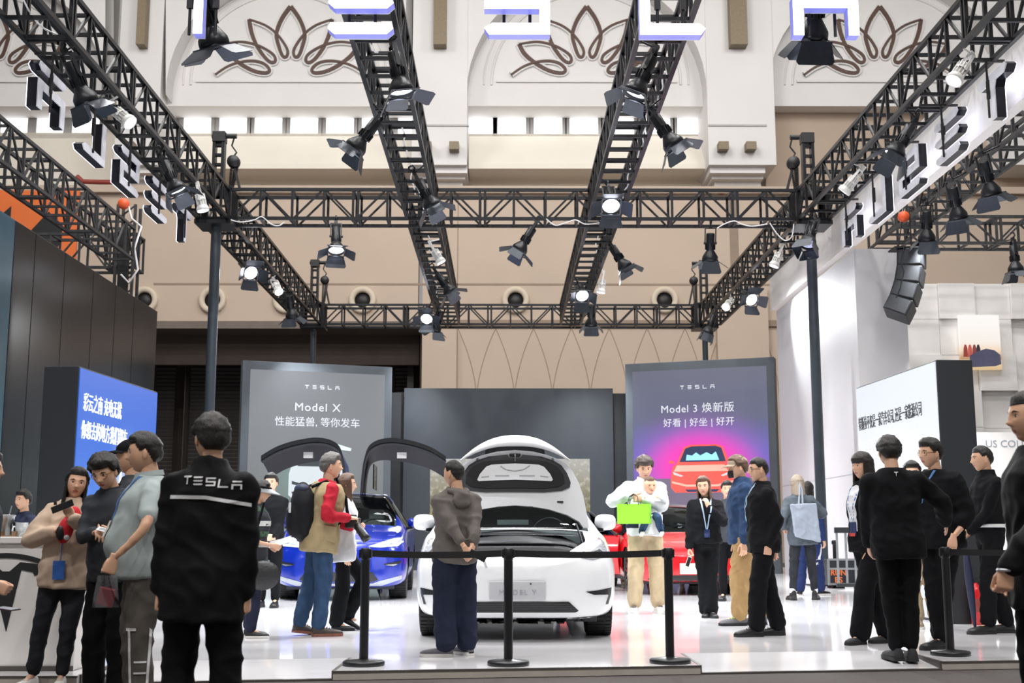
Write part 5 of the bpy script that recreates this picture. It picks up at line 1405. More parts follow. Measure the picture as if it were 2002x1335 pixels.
for s_ in (-1, 1):
    wg = link('wing_door', None, bc, (s_ * .14, 2.45, 1.66)); prof = spline([(0, 0), (.02, .3), (.06, .52), (.16, .64), (.4, .68), (.8, .63), (1.15, .52), (1.42, .36)], 5)
    m = MB(); Np = len(prof)
    def wingf(off, inset):
        return lambda a, b_: Vector((s_ * (prof[int(round(a * (Np - 1)))][0]), inset + (1.15 - 2 * inset) * b_ + .12 * math.sin(PI * b_) * a, prof[int(round(a * (Np - 1)))][1] + off + .26 * (1 - b_) * min(1, a * 1.6) - .06 * min(1, a * 1.6)))
    m.grid(Np, 6, wingf(.07, 0)); m.grid(2, 6, lambda a, b_: wingf(.07 * (1 - a), 0)(1, b_)); m.build('wing_skin', M_bpaint, wg)
    m = MB(); m.grid(Np, 6, wingf(0, 0)); m.build('wing_lining', mat('black_door_lining', '#0f1117', .75, noise=.1, nscale=20), wg)
    for e in (0, 1):
        m = MB(); m.grid(Np, 2, lambda a, b_: wingf(.07 * b_, 0)(a, e)); m.build('wing_edge', M_trim, wg)
    fr_ = MB(); fr_.tube([wingf(-.02, 0)(k_ / (Np - 1), .04) for k_ in range(Np)], .03, 6); fr_.build('door_seal', M_trimmat, wg)
    m = MB(); m.box((s_ * .66, .3, .66), (.16, .1, .1)); m.build('door_tag', M_whitegloss, wg)
    pn = MB(); pn.box2((s_ * .18, .12, .08), (s_ * .2, 1.0, .5)); pn.build('roof_pane', M_cdark, wg)
# ---------------- red car
M_rpaint = mat('red_car_paint', '#d3141f', .25, metal=.2, noise=.02, nscale=3, coat=.8)
P = body_fn(4.72, .925, 1.44, 1.12, .94, 2.1, [(0, .53), (.006, .575), (.02, .61), (.05, .645), (.12, .69), (.3, .76), (.6, .84), (.9, .90)], .48, 2.7,
            [(1.12, .94), (1.5, 1.15), (2.1, 1.38), (2.6, 1.44), (3.2, 1.41), (3.9, 1.18), (4.4, 1.02), (4.65, .92), (4.72, .75)],
            [(0, .5), (.02, .56), (.05, .59), (.12, .64), (.3, .71), (.6, .79), (.9, .85), (1.2, .88), (2.5, .92), (4.2, .94), (4.6, .85), (4.72, .7)], .68, .55)
P.update(ax1=.86, ax2=3.74, wr=.335, ar=.385, tw=.24, inset=.02, lines=[1.1, 1.14, 2.08, 2.12, 3.6], ws=(1.14, 2.08), rf=(2.12, 3.4), sg=(1.45, 3.9), pillars=[2.25, 3.1], rg=(3.3, 4.0), dash=1.25, dz=.92, mir=(.955, 1.6, 1.0), seatm=M_seatw)
rc_, bvh, rb = car('red_car', 'red electric saloon with an open front door behind the man with the baby', (3.08, 20.1, PLAT), R(3), P, M_rpaint)
rc_.scale = (1.07, 1.07, 1.07)
for s_ in (1, -1):
    f_ = (lambda q: q) if s_ > 0 else mirror
    h_ = project(bvh, f_([(.48, .655), (.66, .70), (.86, .75), (.87, .72), (.80, .67), (.6, .64)]), .006, M_hlglass, 'headlamp', rc_)
    project(bvh, f_([(.5, .658), (.66, .695), (.85, .742), (.855, .73), (.66, .683)]), .012, M_lampwht, 'running_light', h_)
gq = project(bvh, [(-.62, .30), (.62, .30), (.70, .24), (.6, .2), (-.6, .2), (-.70, .24)], .006, M_trim, 'lower_grille', rc_)
project(bvh, [(-.6, .255), (.6, .255), (.6, .245), (-.6, .245)], .011, M_trimmat, 'grille_slat', gq)
project(bvh, [(-.85, .235), (-.6, .185), (.6, .185), (.85, .235), (.8, .2), (.6, .165), (-.6, .165), (-.8, .2)], .006, M_trim, 'lower_lip', rc_)
pl_ = link('number_plate', None, rc_, (0, -.014, .40)); m = MB(); m.box((0, 0, 0), (.46, .014, .16)); m.build('plate_sheet', M_whitegloss, pl_, bevel=.006)
project(bvh, [(-.025, .6), (.025, .6), (.022, .592), (.006, .588), (0, .545), (-.006, .588), (-.022, .592)], .008, M_steel, 'nose_emblem', rc_)
# its front door, swung open towards the white car
dr = link('open_door', None, rc_, (-.92, 1.42, 0)); dr.rotation_euler = (0, 0, R(62))
m = MB(); m.grid(2, 9, lambda a, b_: Vector(((-.02 + .09 * math.sin(PI * b_)) * -1, .02 + 1.05 * a, .28 + .62 * b_))); m.grid(2, 9, lambda a, b_: Vector(((.05 - .0 * b_), .02 + 1.05 * a, .28 + .62 * b_)));
for yy in (.02, 1.07): m.grid(2, 9, lambda a, b_: Vector((.05 if a else (.02 - .09 * math.sin(PI * b_)), yy, .28 + .62 * b_)))
m.build('door_skin', M_rpaint, dr)
m = MB(); m.prism([(.1, .9), (1.05, .92), (.98, 1.28), (.75, 1.33), (.5, 1.25)], lambda p: (0, p[0], p[1]), lambda p: (.012, p[0], p[1])); m.build('door_window', M_cdark, dr)
m = MB(); m.tube([(0, .06, .9), (0, .5, 1.26), (0, .76, 1.34), (0, 1.0, 1.29), (0, 1.06, .92)], .02, 6); m.build('window_frame', M_trim, dr)
m = MB(); m.box2((.05, .1, .35), (.1, 1.0, .85)); m.build('door_lining', M_trimmat, dr, bevel=.02)
# ================================================================ PEOPLE: builder
M_skin = mat('skin', '#d9ab8e', .5, noise=.04, nscale=30)
M_skin2 = mat('skin_tanned', '#d2a587', .5, noise=.04, nscale=30)
M_lips = mat('lips', '#b5675c', .45, noise=.03, nscale=40)
M_eyew = mat('eye_white', '#d8d4cf', .3, noise=.02, nscale=30)
M_eyed = mat('eye_iris', '#1c1512', .2, noise=.05, nscale=30)
M_hairk = mat('black_hair', '#17130f', .45, noise=.3, nscale=60, bump=.6, bscale=90, stretch=(3, 3, .5))
M_hairb = mat('brown_hair', '#5a4030', .45, noise=.25, nscale=60, bump=.6, bscale=90, stretch=(3, 3, .5))
M_hairg = mat('grey_hair', '#5d5a57', .5, noise=.35, nscale=60, bump=.6, bscale=90, stretch=(3, 3, .5))
M_hairl = mat('ash_blonde_hair', '#8d7f6e', .5, noise=.25, nscale=60, bump=.6, bscale=90, stretch=(3, 3, .5))
def cloth(name, col, rough=.85, fold=.5, noise=.08, sheen=0.0, fine=180):
    return mat(name, col, rough, spec=.15, noise=noise, nscale=14, bump=fold, bscale=7, bdist=.05, stretch=(1, 1, .6), sheen=sheen, detail=1.0)

_TMP = []
def remesh(mb, voxel, smooth=4, factor=.6):
    """union of the collected shapes as one smooth surface"""
    me = mb.mesh('tmp', M_black); o = bpy.data.objects.new('tmp', me)
    r = o.modifiers.new('r', 'REMESH'); r.mode = 'VOXEL'; r.voxel_size = voxel; r.use_smooth_shade = True
    if smooth:
        s = o.modifiers.new('s', 'SMOOTH'); s.iterations = smooth; s.factor = factor
    out = to_mesh(o); bpy.data.meshes.remove(me)
    return out
def verts_of(me):
    a = np.empty(len(me.vertices) * 3); me.vertices.foreach_get('co', a); return a.reshape(-1, 3)
def faces_of(me): return [tuple(p.vertices) for p in me.polygons]
def folds(me, amp, seed=0.0, freq=(8, 8, 5)):
    n = np.empty(len(me.vertices) * 3); me.vertices.foreach_get('normal', n); n = n.reshape(-1, 3); v = verts_of(me)
    N_ = mnoise.noise
    d = np.array([.5 * N_((p[0] * freq[0] + seed, p[1] * freq[1], p[2] * freq[2])) + .55 - 2.2 * abs(N_((p[0] * 7 + p[2] * 4 + seed, p[1] * 7 + 7, p[2] * 9))) for p in v])
    v = v + n * (np.maximum(d, -.3) * amp)[:, None]; me.vertices.foreach_set('co', v.ravel()); me.update()
def rings(mb, rr, n=18):
    vs = []
    for c, u, w in rr:
        for k in range(n):
            a = 2 * PI * k / n; ca, sa = math.cos(a), math.sin(a)
            ca = math.copysign(abs(ca) ** .85, ca); sa = math.copysign(abs(sa) ** .85, sa)
            vs.append(c + u * ca + w * sa)
    m = len(rr)
    mb.add(vs, [(i * n + k, i * n + (k + 1) % n, (i + 1) * n + (k + 1) % n, (i + 1) * n + k) for i in range(m - 1) for k in range(n)] + [tuple(range(n))[::-1], tuple(range((m - 1) * n, m * n))])
def limb(mb, pts, rad, n=14):
    P = [Vector(p) for p in spline([tuple(p) for p in pts], 6)]; m = len(P); k = len(rad) - 1
    rr = [rad[min(int(i / 6), k)] * (1 - (i % 6) / 6) + rad[min(int(i / 6) + 1, k)] * ((i % 6) / 6) for i in range(m)]
    mb.tube(P, rr, n)
    for p, r in ((P[0], rr[0]), (P[-1], rr[-1])): mb.ell(p, (r, r, r), 12, 8)
def ik(S, T, a, b, pole):
    d = T - S; L = d.length
    if L > (a + b) * .999: T = S + d * ((a + b) * .999 / L); d = T - S; L = d.length
    u = d / L; x = (a * a - b * b + L * L) / (2 * L); h = math.sqrt(max(a * a - x * x, 0))
    p = pole - u * pole.dot(u); p.normalize()
    return S + u * x + p * h, T

# ---- head
NLAT, NLON = 46, 56
def head_fn(dx, dy, dz, fat=1.0):
    x, z = .077 * dx * fat, .118 * dz
    y = .097 * dy if dy <= 0 else .094 * dy ** .78
    if dz < 0:
        t = -dz; x *= 1 - .26 * t ** 1.7
        if dy < 0: y *= 1 - .42 * t ** 1.3
        else: y *= 1 - .10 * t ** 3
    if dy > 0:
        g = math.exp
        y += .024 * g(-(x / .0125) ** 2) * (g(-((z + .024) / .012) ** 2) + .42 * g(-((z - .002) / .018) ** 2))
        y += .006 * g(-((abs(x) - .012) / .007) ** 2) * g(-((z + .03) / .007) ** 2)
        y -= .010 * g(-(((abs(x) - .031) / .015) ** 2 + ((z - .008) / .012) ** 2))
        y += .004 * g(-((z - .03) / .008) ** 2) * g(-(x / .05) ** 2)
        y += .006 * g(-((z + .060) / .010) ** 2) * g(-(x / .022) ** 2)
        y -= .004 * g(-((z + .060) / .003) ** 2) * g(-(x / .022) ** 2)
        y -= .004 * g(-((z + .078) / .007) ** 2) * g(-(x / .03) ** 2)
        y += .008 * g(-((z + .1) / .014) ** 2) * g(-(x / .026) ** 2)
    return x, y, z
def head_dirs():
    D = []
    for i in range(NLAT + 1):
        p = PI * i / NLAT
        for j in range(NLON):
            a = 2 * PI * j / NLON; D.append((math.sin(p) * math.sin(a), math.sin(p) * math.cos(a), math.cos(p)))
    return D
HD = head_dirs()
def head_mesh(fat):
    V = [head_fn(*d, fat) for d in HD]; F = []; Mi = []
    for i in range(NLAT):
        for j in range(NLON):
            q = (i * NLON + j, i * NLON + (j + 1) % NLON, (i + 1) * NLON + (j + 1) % NLON, (i + 1) * NLON + j)
            c = [sum(V[k][e] for k in q) / 4 for e in range(3)]
            F.append(q[::-1]); Mi.append(1 if (c[1] > .05 and abs(c[0]) < .024 * (1 - ((c[2] + .061) / .012) ** 2) and -.071 < c[2] < -.050) else 0)
    return V, F, Mi
_HM = {}
def hair_cap(style, tau, hl_front, nape, side, seed):
    """shell over the scalp: points above the hairline pushed outwards"""
    bm = bmesh.new(); vs = {}
    def cover(d, p):
        x, y, z = p; a = abs(math.atan2(x, y))        # 0 front, pi back
        if a < .85: lim = hl_front - .012 * math.cos(a * 2) * 0
        elif a < 1.45: lim = hl_front + (side - hl_front) * (a - .85) / .6
        elif a < 1.9: lim = side + .035 * math.sin((a - 1.45) / .45 * PI) * (1 if style != 'long' else 0)
        else: lim = side + (nape - side) * min(1, (a - 1.9) / .55)
        return z - lim
    for i in range(NLAT + 1):
        for j in range(NLON):
            d = HD[i * NLON + j]; p = head_fn(*d); c = cover(d, p)
            if c < -.006: continue
            t = tau * min(1, max(.25, (c + .006) / .03)); t *= 1 + .22 * mnoise.noise((d[0] * 4 + seed, d[1] * 4, d[2] * 4)) + .15 * mnoise.noise((d[0] * 13 + seed, d[1] * 13, d[2] * 13))
            if d[2] > .3: t *= 1.25
            n = Vector((d[0] / .077, d[1] / .097, d[2] / .118)).normalized()
            vs[(i, j)] = bm.verts.new(Vector(p) + n * t)
    for i in range(NLAT):
        for j in range(NLON):
            q = [(i, j), (i, (j + 1) % NLON), (i + 1, (j + 1) % NLON), (i + 1, j)]
            if all(k in vs for k in q):
                bm.faces.new([vs[k] for k in q][::-1])
    bmesh.ops.remove_doubles(bm, verts=bm.verts, dist=1e-5)
    bmesh.ops.recalc_face_normals(bm, faces=bm.faces)
    bmesh.ops.solidify(bm, geom=bm.faces, thickness=tau * .9 + .004)
    V = [v.co.copy() for v in bm.verts]; bm.verts.index_update(); F = [tuple(v.index for v in f.verts) for f in bm.faces]; bm.free()
    return V, F
def hair_curtain(L, a0, seed, flare=1.0, th=.022):
    """hair hanging from the sides and back"""
    vs = []; nu, nv = 40, 14
    for lay in (0, 1):
        for i in range(nu):
            a = a0 + (2 * PI - 2 * a0) * i / (nu - 1)
            for j in range(nv):
                t = j / (nv - 1); z = .075 - (L + .075) * t
                k = 1 + (.06 + .10 * flare * t) + .05 * mnoise.noise((math.sin(a) * 4 + seed, math.cos(a) * 4, z * 4)) + .05 * mnoise.noise((a * 6, seed, z * 3))
                k *= (.80 + .20 * min(1, t * 4 + .15))
                k -= (th / .09) * lay
                back = max(0, -math.cos(a)); zz = z + (.02 * mnoise.noise((a * 5, seed, 1)) if j == nv - 1 else 0)
                vs.append(Vector((.082 * math.sin(a) * k, .1 * math.cos(a) * k - .03 * t * back, zz)))
    F = []; o = nu * nv
    for i in range(nu - 1):
        for j in range(nv - 1):
            a, b, c, d = i * nv + j, (i + 1) * nv + j, (i + 1) * nv + j + 1, i * nv + j + 1
            F += [(a, d, c, b), (a + o, b + o, c + o, d + o)]
    for i in range(nu - 1):
        F += [(i * nv, (i + 1) * nv, (i + 1) * nv + o, i * nv + o), (i * nv + nv - 1, i * nv + nv - 1 + o, (i + 1) * nv + nv - 1 + o, (i + 1) * nv + nv - 1)]
    for j in range(nv - 1):
        F += [(j, j + o, j + 1 + o, j + 1), ((nu - 1) * nv + j, (nu - 1) * nv + j + 1, (nu - 1) * nv + j + 1 + o, (nu - 1) * nv + j + o)]
    return vs, F

# ---- hands: fingers along +x, palm looks to -z, thumb on +y (right hand)
def make_hand(curl, spread=.0, thumb=.5):
    mb = MB()
    rings(mb, [(Vector((x, y, z)), Vector((0, w, 0)), Vector((0, 0, h))) for x, y, z, w, h in ((-.03, 0, 0, .024, .019), (0, 0, 0, .026, .018), (.03, .002, 0, .037, .017), (.06, .001, .001, .042, .0145), (.085, 0, .001, .040, .012), (.092, 0, 0, .034, .008))], 14)
    for k, (y, L, r) in enumerate(((.030, .072, .0088), (.010, .082, .0092), (-.010, .076, .0088), (-.029, .060, .0078))):
        p = Vector((.078, y, 0)); a = 0; pts = [p.copy()]; rr = [r * 1.1]; seg = (.46, .30, .24)
        for s, c in zip(seg, curl):
            a += R(c * (1 + .08 * k)); sp = (1.5 - k) * spread
            p = p + Vector((math.cos(a) * math.cos(sp), math.sin(sp), -math.sin(a))) * L * s * (1.12 if s == .46 else 1); pts.append(p.copy()); rr.append(r * (1 - .1 * len(rr)))
        mb.tube([Vector(q) for q in spline([tuple(q) for q in pts], 3)], [rr[min(int(i / 3), 3)] for i in range(10)], 8); mb.ell(pts[-1], (rr[-1],) * 3, 8, 6)
    t0 = Vector((.016, .024, -.004)); d1 = Vector((.62, .75 * (1 - thumb), -.22 - .55 * thumb)).normalized(); d2 = Vector((.85, .25 - .35 * thumb, -.2 - .3 * thumb)).normalized()
    pts = [t0, t0 + d1 * .042, t0 + d1 * .042 + d2 * .034, t0 + d1 * .042 + d2 * .055]
    mb.tube(pts, [.0135, .0115, .0098, .008], 8); mb.ell(pts[-1], (.008,) * 3, 8, 6)
    me = remesh(mb, .0048, 2, .5); return verts_of(me), faces_of(me)
HANDS = {'relax': make_hand((22, 28, 20), .03, .35), 'hold': make_hand((48, 55, 35), .02, .75), 'fist': make_hand((75, 88, 55), 0, .9), 'flat': make_hand((6, 10, 6), .05, .2), 'pinch': make_hand((40, 30, 20), .02, .9)}

# ---- shoes: heel at -y, toe at +y, sole at z 0
def shoe_mesh(kind):
    up, so = MB(), MB()
    st = [(-.085, .026, .075), (-.075, .034, .088), (-.04, .037, .088), (0, .037, .080), (.04, .041, .066), (.09, .047, .060), (.13, .045, .054), (.16, .036, .046), (.178, .021, .034)]
    if kind == 'boot': st = [(y, w + .004, h + (.05 if y < .02 else .006)) for y, w, h in st]
    if kind == 'flat': st = [(y, w * .94, h * (.8 if y < .03 else .85)) for y, w, h in st]
    n = 14; rr = []
    for y, w, h in st:
        ring = []
        for k in range(n):
            a = PI * k / (n - 1); ring.append(Vector((w * math.copysign(abs(math.cos(a)) ** .7, math.cos(a)), y, .016 + (h - .016) * max(0.0, math.sin(a)) ** .8)))
        rr.append(ring)
    vs = [v for r_ in rr for v in r_]; m = len(rr)
    up.add(vs, [(i * n + k, i * n + k + 1, (i + 1) * n + k + 1, (i + 1) * n + k) for i in range(m - 1) for k in range(n - 1)] + [tuple(range(n)), tuple(range((m - 1) * n, m * n))[::-1]] + [(i * n, (i + 1) * n, (i + 1) * n + n - 1, i * n + n - 1) for i in range(m - 1)], True)
    ol = [(w + .004, y) for y, w, h in st] + [(-w - .004, y) for y, w, h in st[::-1]]
    so.prism(ol, lambda p: (p[0], p[1], 0), lambda p: (p[0], p[1], .024 if kind != 'flat' else .016))
    lace = MB()
    for k in range(4):
        y = .015 + k * .022; lace.tube([(-.024, y, .076 - k * .008), (0, y + .008, .084 - k * .008), (.024, y, .076 - k * .008)], .004, 5)
    return up, so, lace
SHOES = {}
def shoe_parts(kind, mu, ms, ml):
    k = (kind, mu.name, ms.name, ml.name if ml else '')
    if k not in SHOES:
        u, s, l = shoe_mesh(kind); SHOES[k] = (u.mesh('shoe', mu), s.mesh('sole', ms), l.mesh('laces', ml) if ml else None)
    return SHOES[k]

class Person:
    pass
TORSO = [(.845, 0, .10, .085), (.88, 0, .155, .115), (.95, -.005, .172, .125), (1.03, -.002, .158, .112), (1.10, .0, .148, .106), (1.20, .005, .158, .115), (1.30, .008, .172, .122), (1.37, .004, .168, .115), (1.42, -.004, .142, .095), (1.46, -.008, .098, .078), (1.505, -.006, .066, .062)]
def person(label, loc, yaw, height, feet=None, lean=0, side=0, twist=0, head=(0, 0, 0), arms=None, pelvis=(0, 0, 0), female=False, fat=1.0, belly=0.0, skin=None,
           hair=('short', None), top=None, legs=None, shoes=None, voxel=.016, name='person', face=True, neckfwd=.0, group=None):
    """top: dict(m, loose, hem, sleeve, collar); legs: dict(m, thigh, knee, hem, end); shoes: dict(kind, m, sole, lace)"""
    s = height / 1.75; skin = skin or M_skin
    T0 = thing(name, label, 'person', loc, R(yaw), group)
    q = Person(); q.root = T0; q.s = s; q.yaw = R(yaw); q.loc = Vector(loc)
    inv = Matrix.Rotation(-R(yaw), 3, 'Z')
    def local(wp): return inv @ (Vector(wp) - Vector(loc))
    q.local = local
    V3 = lambda x, y, z: Vector((x * s, y * s, z * s))
    PC = V3(pelvis[0], pelvis[1], .935 + pelvis[2])
    Rl = Matrix.Rotation(-R(lean), 3, 'X') @ Matrix.Rotation(R(side), 3, 'Y') 
    def RT(z): return Rl @ Matrix.Rotation(R(twist) * min(1, max(0, (z - .95) / .4)), 3, 'Z')
    def TP(v, z=None):
        v = Vector(v); return PC + RT(v.z) @ (Vector((v.x, v.y, v.z - .95)) * s)
    q.TP = TP; q.Rl = Rl
    wsh = (.152 if female else .178) * (fat ** .35); whip = 1.04 if female else .98
    tors = []
    for z, y, rx, ry in TORSO:
        k = fat if z < 1.40 else fat ** .5
        bl = belly * math.exp(-((z - 1.08) / .12) ** 2)
        rx2 = rx * k * ((.90 if female and z > 1.2 else 1) * (whip if z < 1.0 else 1)); ry2 = ry * k + bl * .5
        if female and 1.22 < z < 1.36: ry2 += .015
        tors.append((z, y + bl * .5, rx2, ry2))
    def torso(mb, k, add, z0=.8, z1=1.6, hem_add=0.0):
        rr = []
        for z, y, rx, ry in tors:
            if z < z0 - 1e-6 or z > z1 + 1e-6: continue
            Rm = RT(z); e = add + hem_add * max(0, (1.05 - z) / .2)
            rr.append((TP((0, y, z)), Rm @ Vector(((rx * k + e) * s, 0, 0)), Rm @ Vector((0, (ry * k + e) * s, 0))))
        rings(mb, rr)
    # ----- joints
    hips = {k: PC + Rl.lerp(Matrix.Identity(3), .7) @ V3(sx * .092 * fat ** .5, 0, -.03) for k, sx in (('R', 1), ('L', -1))}
    ft = {'R': (.10, 0.0, -8, 0, 0), 'L': (-.10, 0.0, 8, 0, 0)}
    if feet: ft.update(feet)
    knees, ankles, toe = {}, {}, {}
    for k in 'RL':      # lower the pelvis until both feet reach the ground
        dh = math.hypot(hips[k].x - ft[k][0], hips[k].y - ft[k][1]); reach = math.sqrt(max((.85 * s) ** 2 - dh * dh, .01))
        dz = hips[k].z - (.09 * s + ft[k][3] + reach)
        if dz > 0:
            PC = PC - Vector((0, 0, dz)); hips = {k2: v - Vector((0, 0, dz)) for k2, v in hips.items()}
    for k in 'RL':
        x, y, ty, lift, pitch = ft[k]
        d = Vector((-math.sin(R(ty)), math.cos(R(ty)), 0)); toe[k] = d
        A = Vector((x, y, 0)) + Vector((0, 0, (.09) * s + lift)) if isinstance(x, float) or isinstance(x, int) else Vector(x)
        la, lb = .43 * s, .425 * s; dl = (A - hips[k]).length
        if .9 * (la + lb) < dl: f_ = dl * 1.002 / (la + lb); la, lb = la * f_, lb * f_      # straight standing leg
        knees[k], ankles[k] = ik(hips[k], A, la, lb, d * .4 + Vector((0, 1, .1)))
    shs = {k: TP((sx * wsh, -.005, 1.395)) for k, sx in (('R', 1), ('L', -1))}
    arms = arms or {}; elb, wri, hdir, hnor, hpose = {}, {}, {}, {}, {}
    for k, sx in (('R', 1), ('L', -1)):
        a = arms.get(k, {})
        if 'px' in a: tgt = local(aty(a['px'][0], a['px'][1], loc[1] + a.get('dy', 0)))
        elif 'w' in a: tgt = Vector(a['w']) * s
        else: tgt = shs[k] + V3(sx * .07, .03, -.535)
        pole = Vector(a.get('pole', (sx * .35, -1, -.1)))
        elb[k], wri[k] = ik(shs[k], tgt, .285 * s, .255 * s, pole)
        fd = (wri[k] - elb[k]).normalized()
        hdir[k] = Vector(a['f']).normalized() if 'f' in a else fd
        nn = Vector(a['n']) if 'n' in a else Vector((-sx, .15, 0))
        nn = nn - hdir[k] * nn.dot(hdir[k]); hnor[k] = nn.normalized(); hpose[k] = a.get('hand', 'relax')
    q.wri, q.elb, q.shs, q.hdir = wri, elb, shs, hdir
    # ----- head frame
    NP = TP((0, neckfwd - .004, 1.515)); hy, hp_, hr = head
    Hm = Rl.lerp(Matrix.Identity(3), .6) @ Matrix.Rotation(R(twist), 3, 'Z') @ Matrix.Rotation(R(hy), 3, 'Z') @ Matrix.Rotation(R(-hp_), 3, 'X') @ Matrix.Rotation(R(hr), 3, 'Y')
    HC = NP + Hm @ V3(0, .028, .117); q.HC, q.Hm = HC, Hm
    def HP(v): return HC + Hm @ (Vector(v) * s)
    q.HP = HP
    # ----- body (skin), one mesh
    mb = MB(); torso(mb, .80, 0, z1=1.48)
    limb(mb, [TP((0, -.012, 1.42)), NP, HC + Hm @ V3(0, -.02, -.05)], [.066 * s, .056 * s * fat ** .5, .054 * s])
    for k in 'RL':
        limb(mb, [shs[k], elb[k], wri[k]], [.045 * s, .036 * s, .0235 * s]); limb(mb, [hips[k], knees[k], ankles[k]], [.060 * s, .046 * s, .034 * s])
        limb(mb, [ankles[k], ankles[k] + Vector((0, 0, -.05 * s)) + toe[k] * .1 * s], [.034 * s, .026 * s])
    for k in 'RL': limb(mb, [TP((0, 0, 1.41)), shs[k]], [.05 * s, .046 * s])
    me0 = remesh(mb, .02, 4, .5); full = MB()
    full.add([tuple(v) for v in verts_of(me0)], faces_of(me0), True, 0)
    hv, hf, hm = head_mesh(1 + (fat - 1) * .5)
    o0 = len(full.v); full.v += [tuple(HP(v)) for v in hv]
    for f, mi in zip(hf, hm): full.f.append(tuple(i + o0 for i in f)); full.m.append(mi); full.smooth.append(True)
    for sx in (-1, 1):
        full.ell(HP((sx * .077 * (1 + (fat - 1) * .5), -.006, -.008)), (.010 * s, .019 * s, .031 * s), 10, 8, Hm @ Matrix.Rotation(R(sx * 18), 3, 'Z'), 0)
    for k, sx in (('R', 1), ('L', -1)):
        X = hdir[k]; Zv = -hnor[k]; Y = Zv.cross(X); Mx = Matrix((X, Y, Zv)).transposed(); vv, ff = HANDS[hpose[k]]
        full.add([wri[k] + Mx @ (Vector((v[0], v[1] * sx, v[2])) * s * (.93 if female else 1.0)) for v in vv], ff, True, 0)
    b = full.build('body', [skin, M_lips], T0); q.body = b
    if face:
        for sx in (-1, 1):
            e = MB(); yE = head_fn(*Vector((.031 / .077, .86, .008 / .118)).normalized())[1]
            e.ell(HP((sx * .031, yE - .004, .008)), (.0150 * s, .008 * s, .0068 * s), 12, 8, Hm, 0); e.ell(HP((sx * .031, yE + .0025, .008)), (.0068 * s, .003 * s, .0062 * s), 8, 6, Hm, 1); e.tube([HP((sx * .016, yE + .002, .010)), HP((sx * .031, yE + .004, .0165)), HP((sx * .047, yE - .006, .011))], .0022 * s, 6, mi=1); e.build('eye', [M_eyew, M_eyed], T0)
            e = MB(); e.tube([HP((sx * .013, yE + .012, .026)), HP((sx * .032, yE + .010, .033)), HP((sx * .052, yE - .006, .026))], [.004 * s, .0045 * s, .0025 * s], 6); e.build('eyebrow', M_hairk, T0)
    # ----- hair
    st, hm_ = hair[0], hair[1] or M_hairk; sd = (loc[0] * 3.1 + loc[1]) % 17
    if st:
        P_ = {'short': (.022, .062, -.055, -.012), 'crop': (.011, .066, -.05, .0), 'long': (.018, .072, -.05, -.02), 'fringe': (.020, .035, -.05, -.03), 'bob': (.02, .05, -.06, -.03), 'thick': (.032, .055, -.06, -.015), 'back': (.014, .075, -.06, -.02)}[st]
        V_, F_ = hair_cap('long' if st in ('long', 'bob', 'fringe') else 'short', *P_, sd)
        hb = MB(); hb.add([HP(v) for v in V_], F_, True)
        if st in ('long', 'fringe', 'bob'):
            L_ = hair[2] if len(hair) > 2 else .24; vv, ff = hair_curtain(L_, 1.05 if st != 'bob' else 1.0, sd, 1.0); hb.add([HP(v) for v in vv], ff, True)
        hb.build('hair', hm_, T0)
    # ----- trousers
    if legs:
        mb = MB(); z1 = legs.get('waist', 1.06); torso(mb, 1.0, legs.get('add', .001), z1=z1)
        for k in 'RL':
            end = knees[k].lerp(ankles[k], legs.get('end', .93)); tr, kr, hr_ = legs.get('thigh', .092) * s * fat ** .6, legs.get('knee', .072) * s, legs.get('hem', .062) * s
            mid = knees[k].lerp(ankles[k], .5)
            limb(mb, [hips[k] + Vector((0, 0, -.02 * s)), hips[k].lerp(knees[k], .5), knees[k], mid, end], [tr, tr * .95, kr, (kr + hr_) / 2, hr_], 18)
        me = remesh(mb, voxel, 5, .6); folds(me, legs.get('fold', .011), sd)
        me.materials.clear(); me.materials.append(legs['m']); me.name = 'trousers'; o = link(legs.get('name', 'trousers'), me, T0); q.legs = o
        for p in me.polygons: p.use_smooth = True
    # ----- upper garment
    if top:
        mb = MB(); L_ = top.get('loose', .012); hem = top.get('hem', .92)
        rr = []
        zz = [z for z, *_ in tors]
        ipo = lambda z, c: float(np.interp(z, zz, [t_[c] for t_ in tors]))
        for i in range(15):
            z = hem + (1.475 - hem) * i / 14
            rx, ry = (ipo(max(z, .93), 2), ipo(max(z, .93), 3)); e = L_ * (1.15 if z < 1.25 else .8) + top.get('flare', 0) * max(0, (1.1 - z) / .3)
            w_ = top.get('waist_k', 0) * math.exp(-((z - 1.1) / .12) ** 2)
            c = TP((0, ipo(max(z, .93), 1), z)); Rm = RT(z)
            rr.append((c, Rm @ Vector(((rx + e + w_) * s, 0, 0)), Rm @ Vector((0, (ry + e + w_) * s, 0))))
        rr.append((TP((0, -.006, 1.50)), RT(1.5) @ V3(.078 + L_ * .5, 0, 0), RT(1.5) @ V3(0, .072 + L_ * .5, 0)))
        ch = top.get('collar', 0)
        if ch: rr.append((TP((0, -.004, 1.505 + ch)), RT(1.5) @ V3(.070 + L_ * .4, 0, 0), RT(1.5) @ V3(0, .066 + L_ * .4, 0)))
        rings(mb, rr, 22)
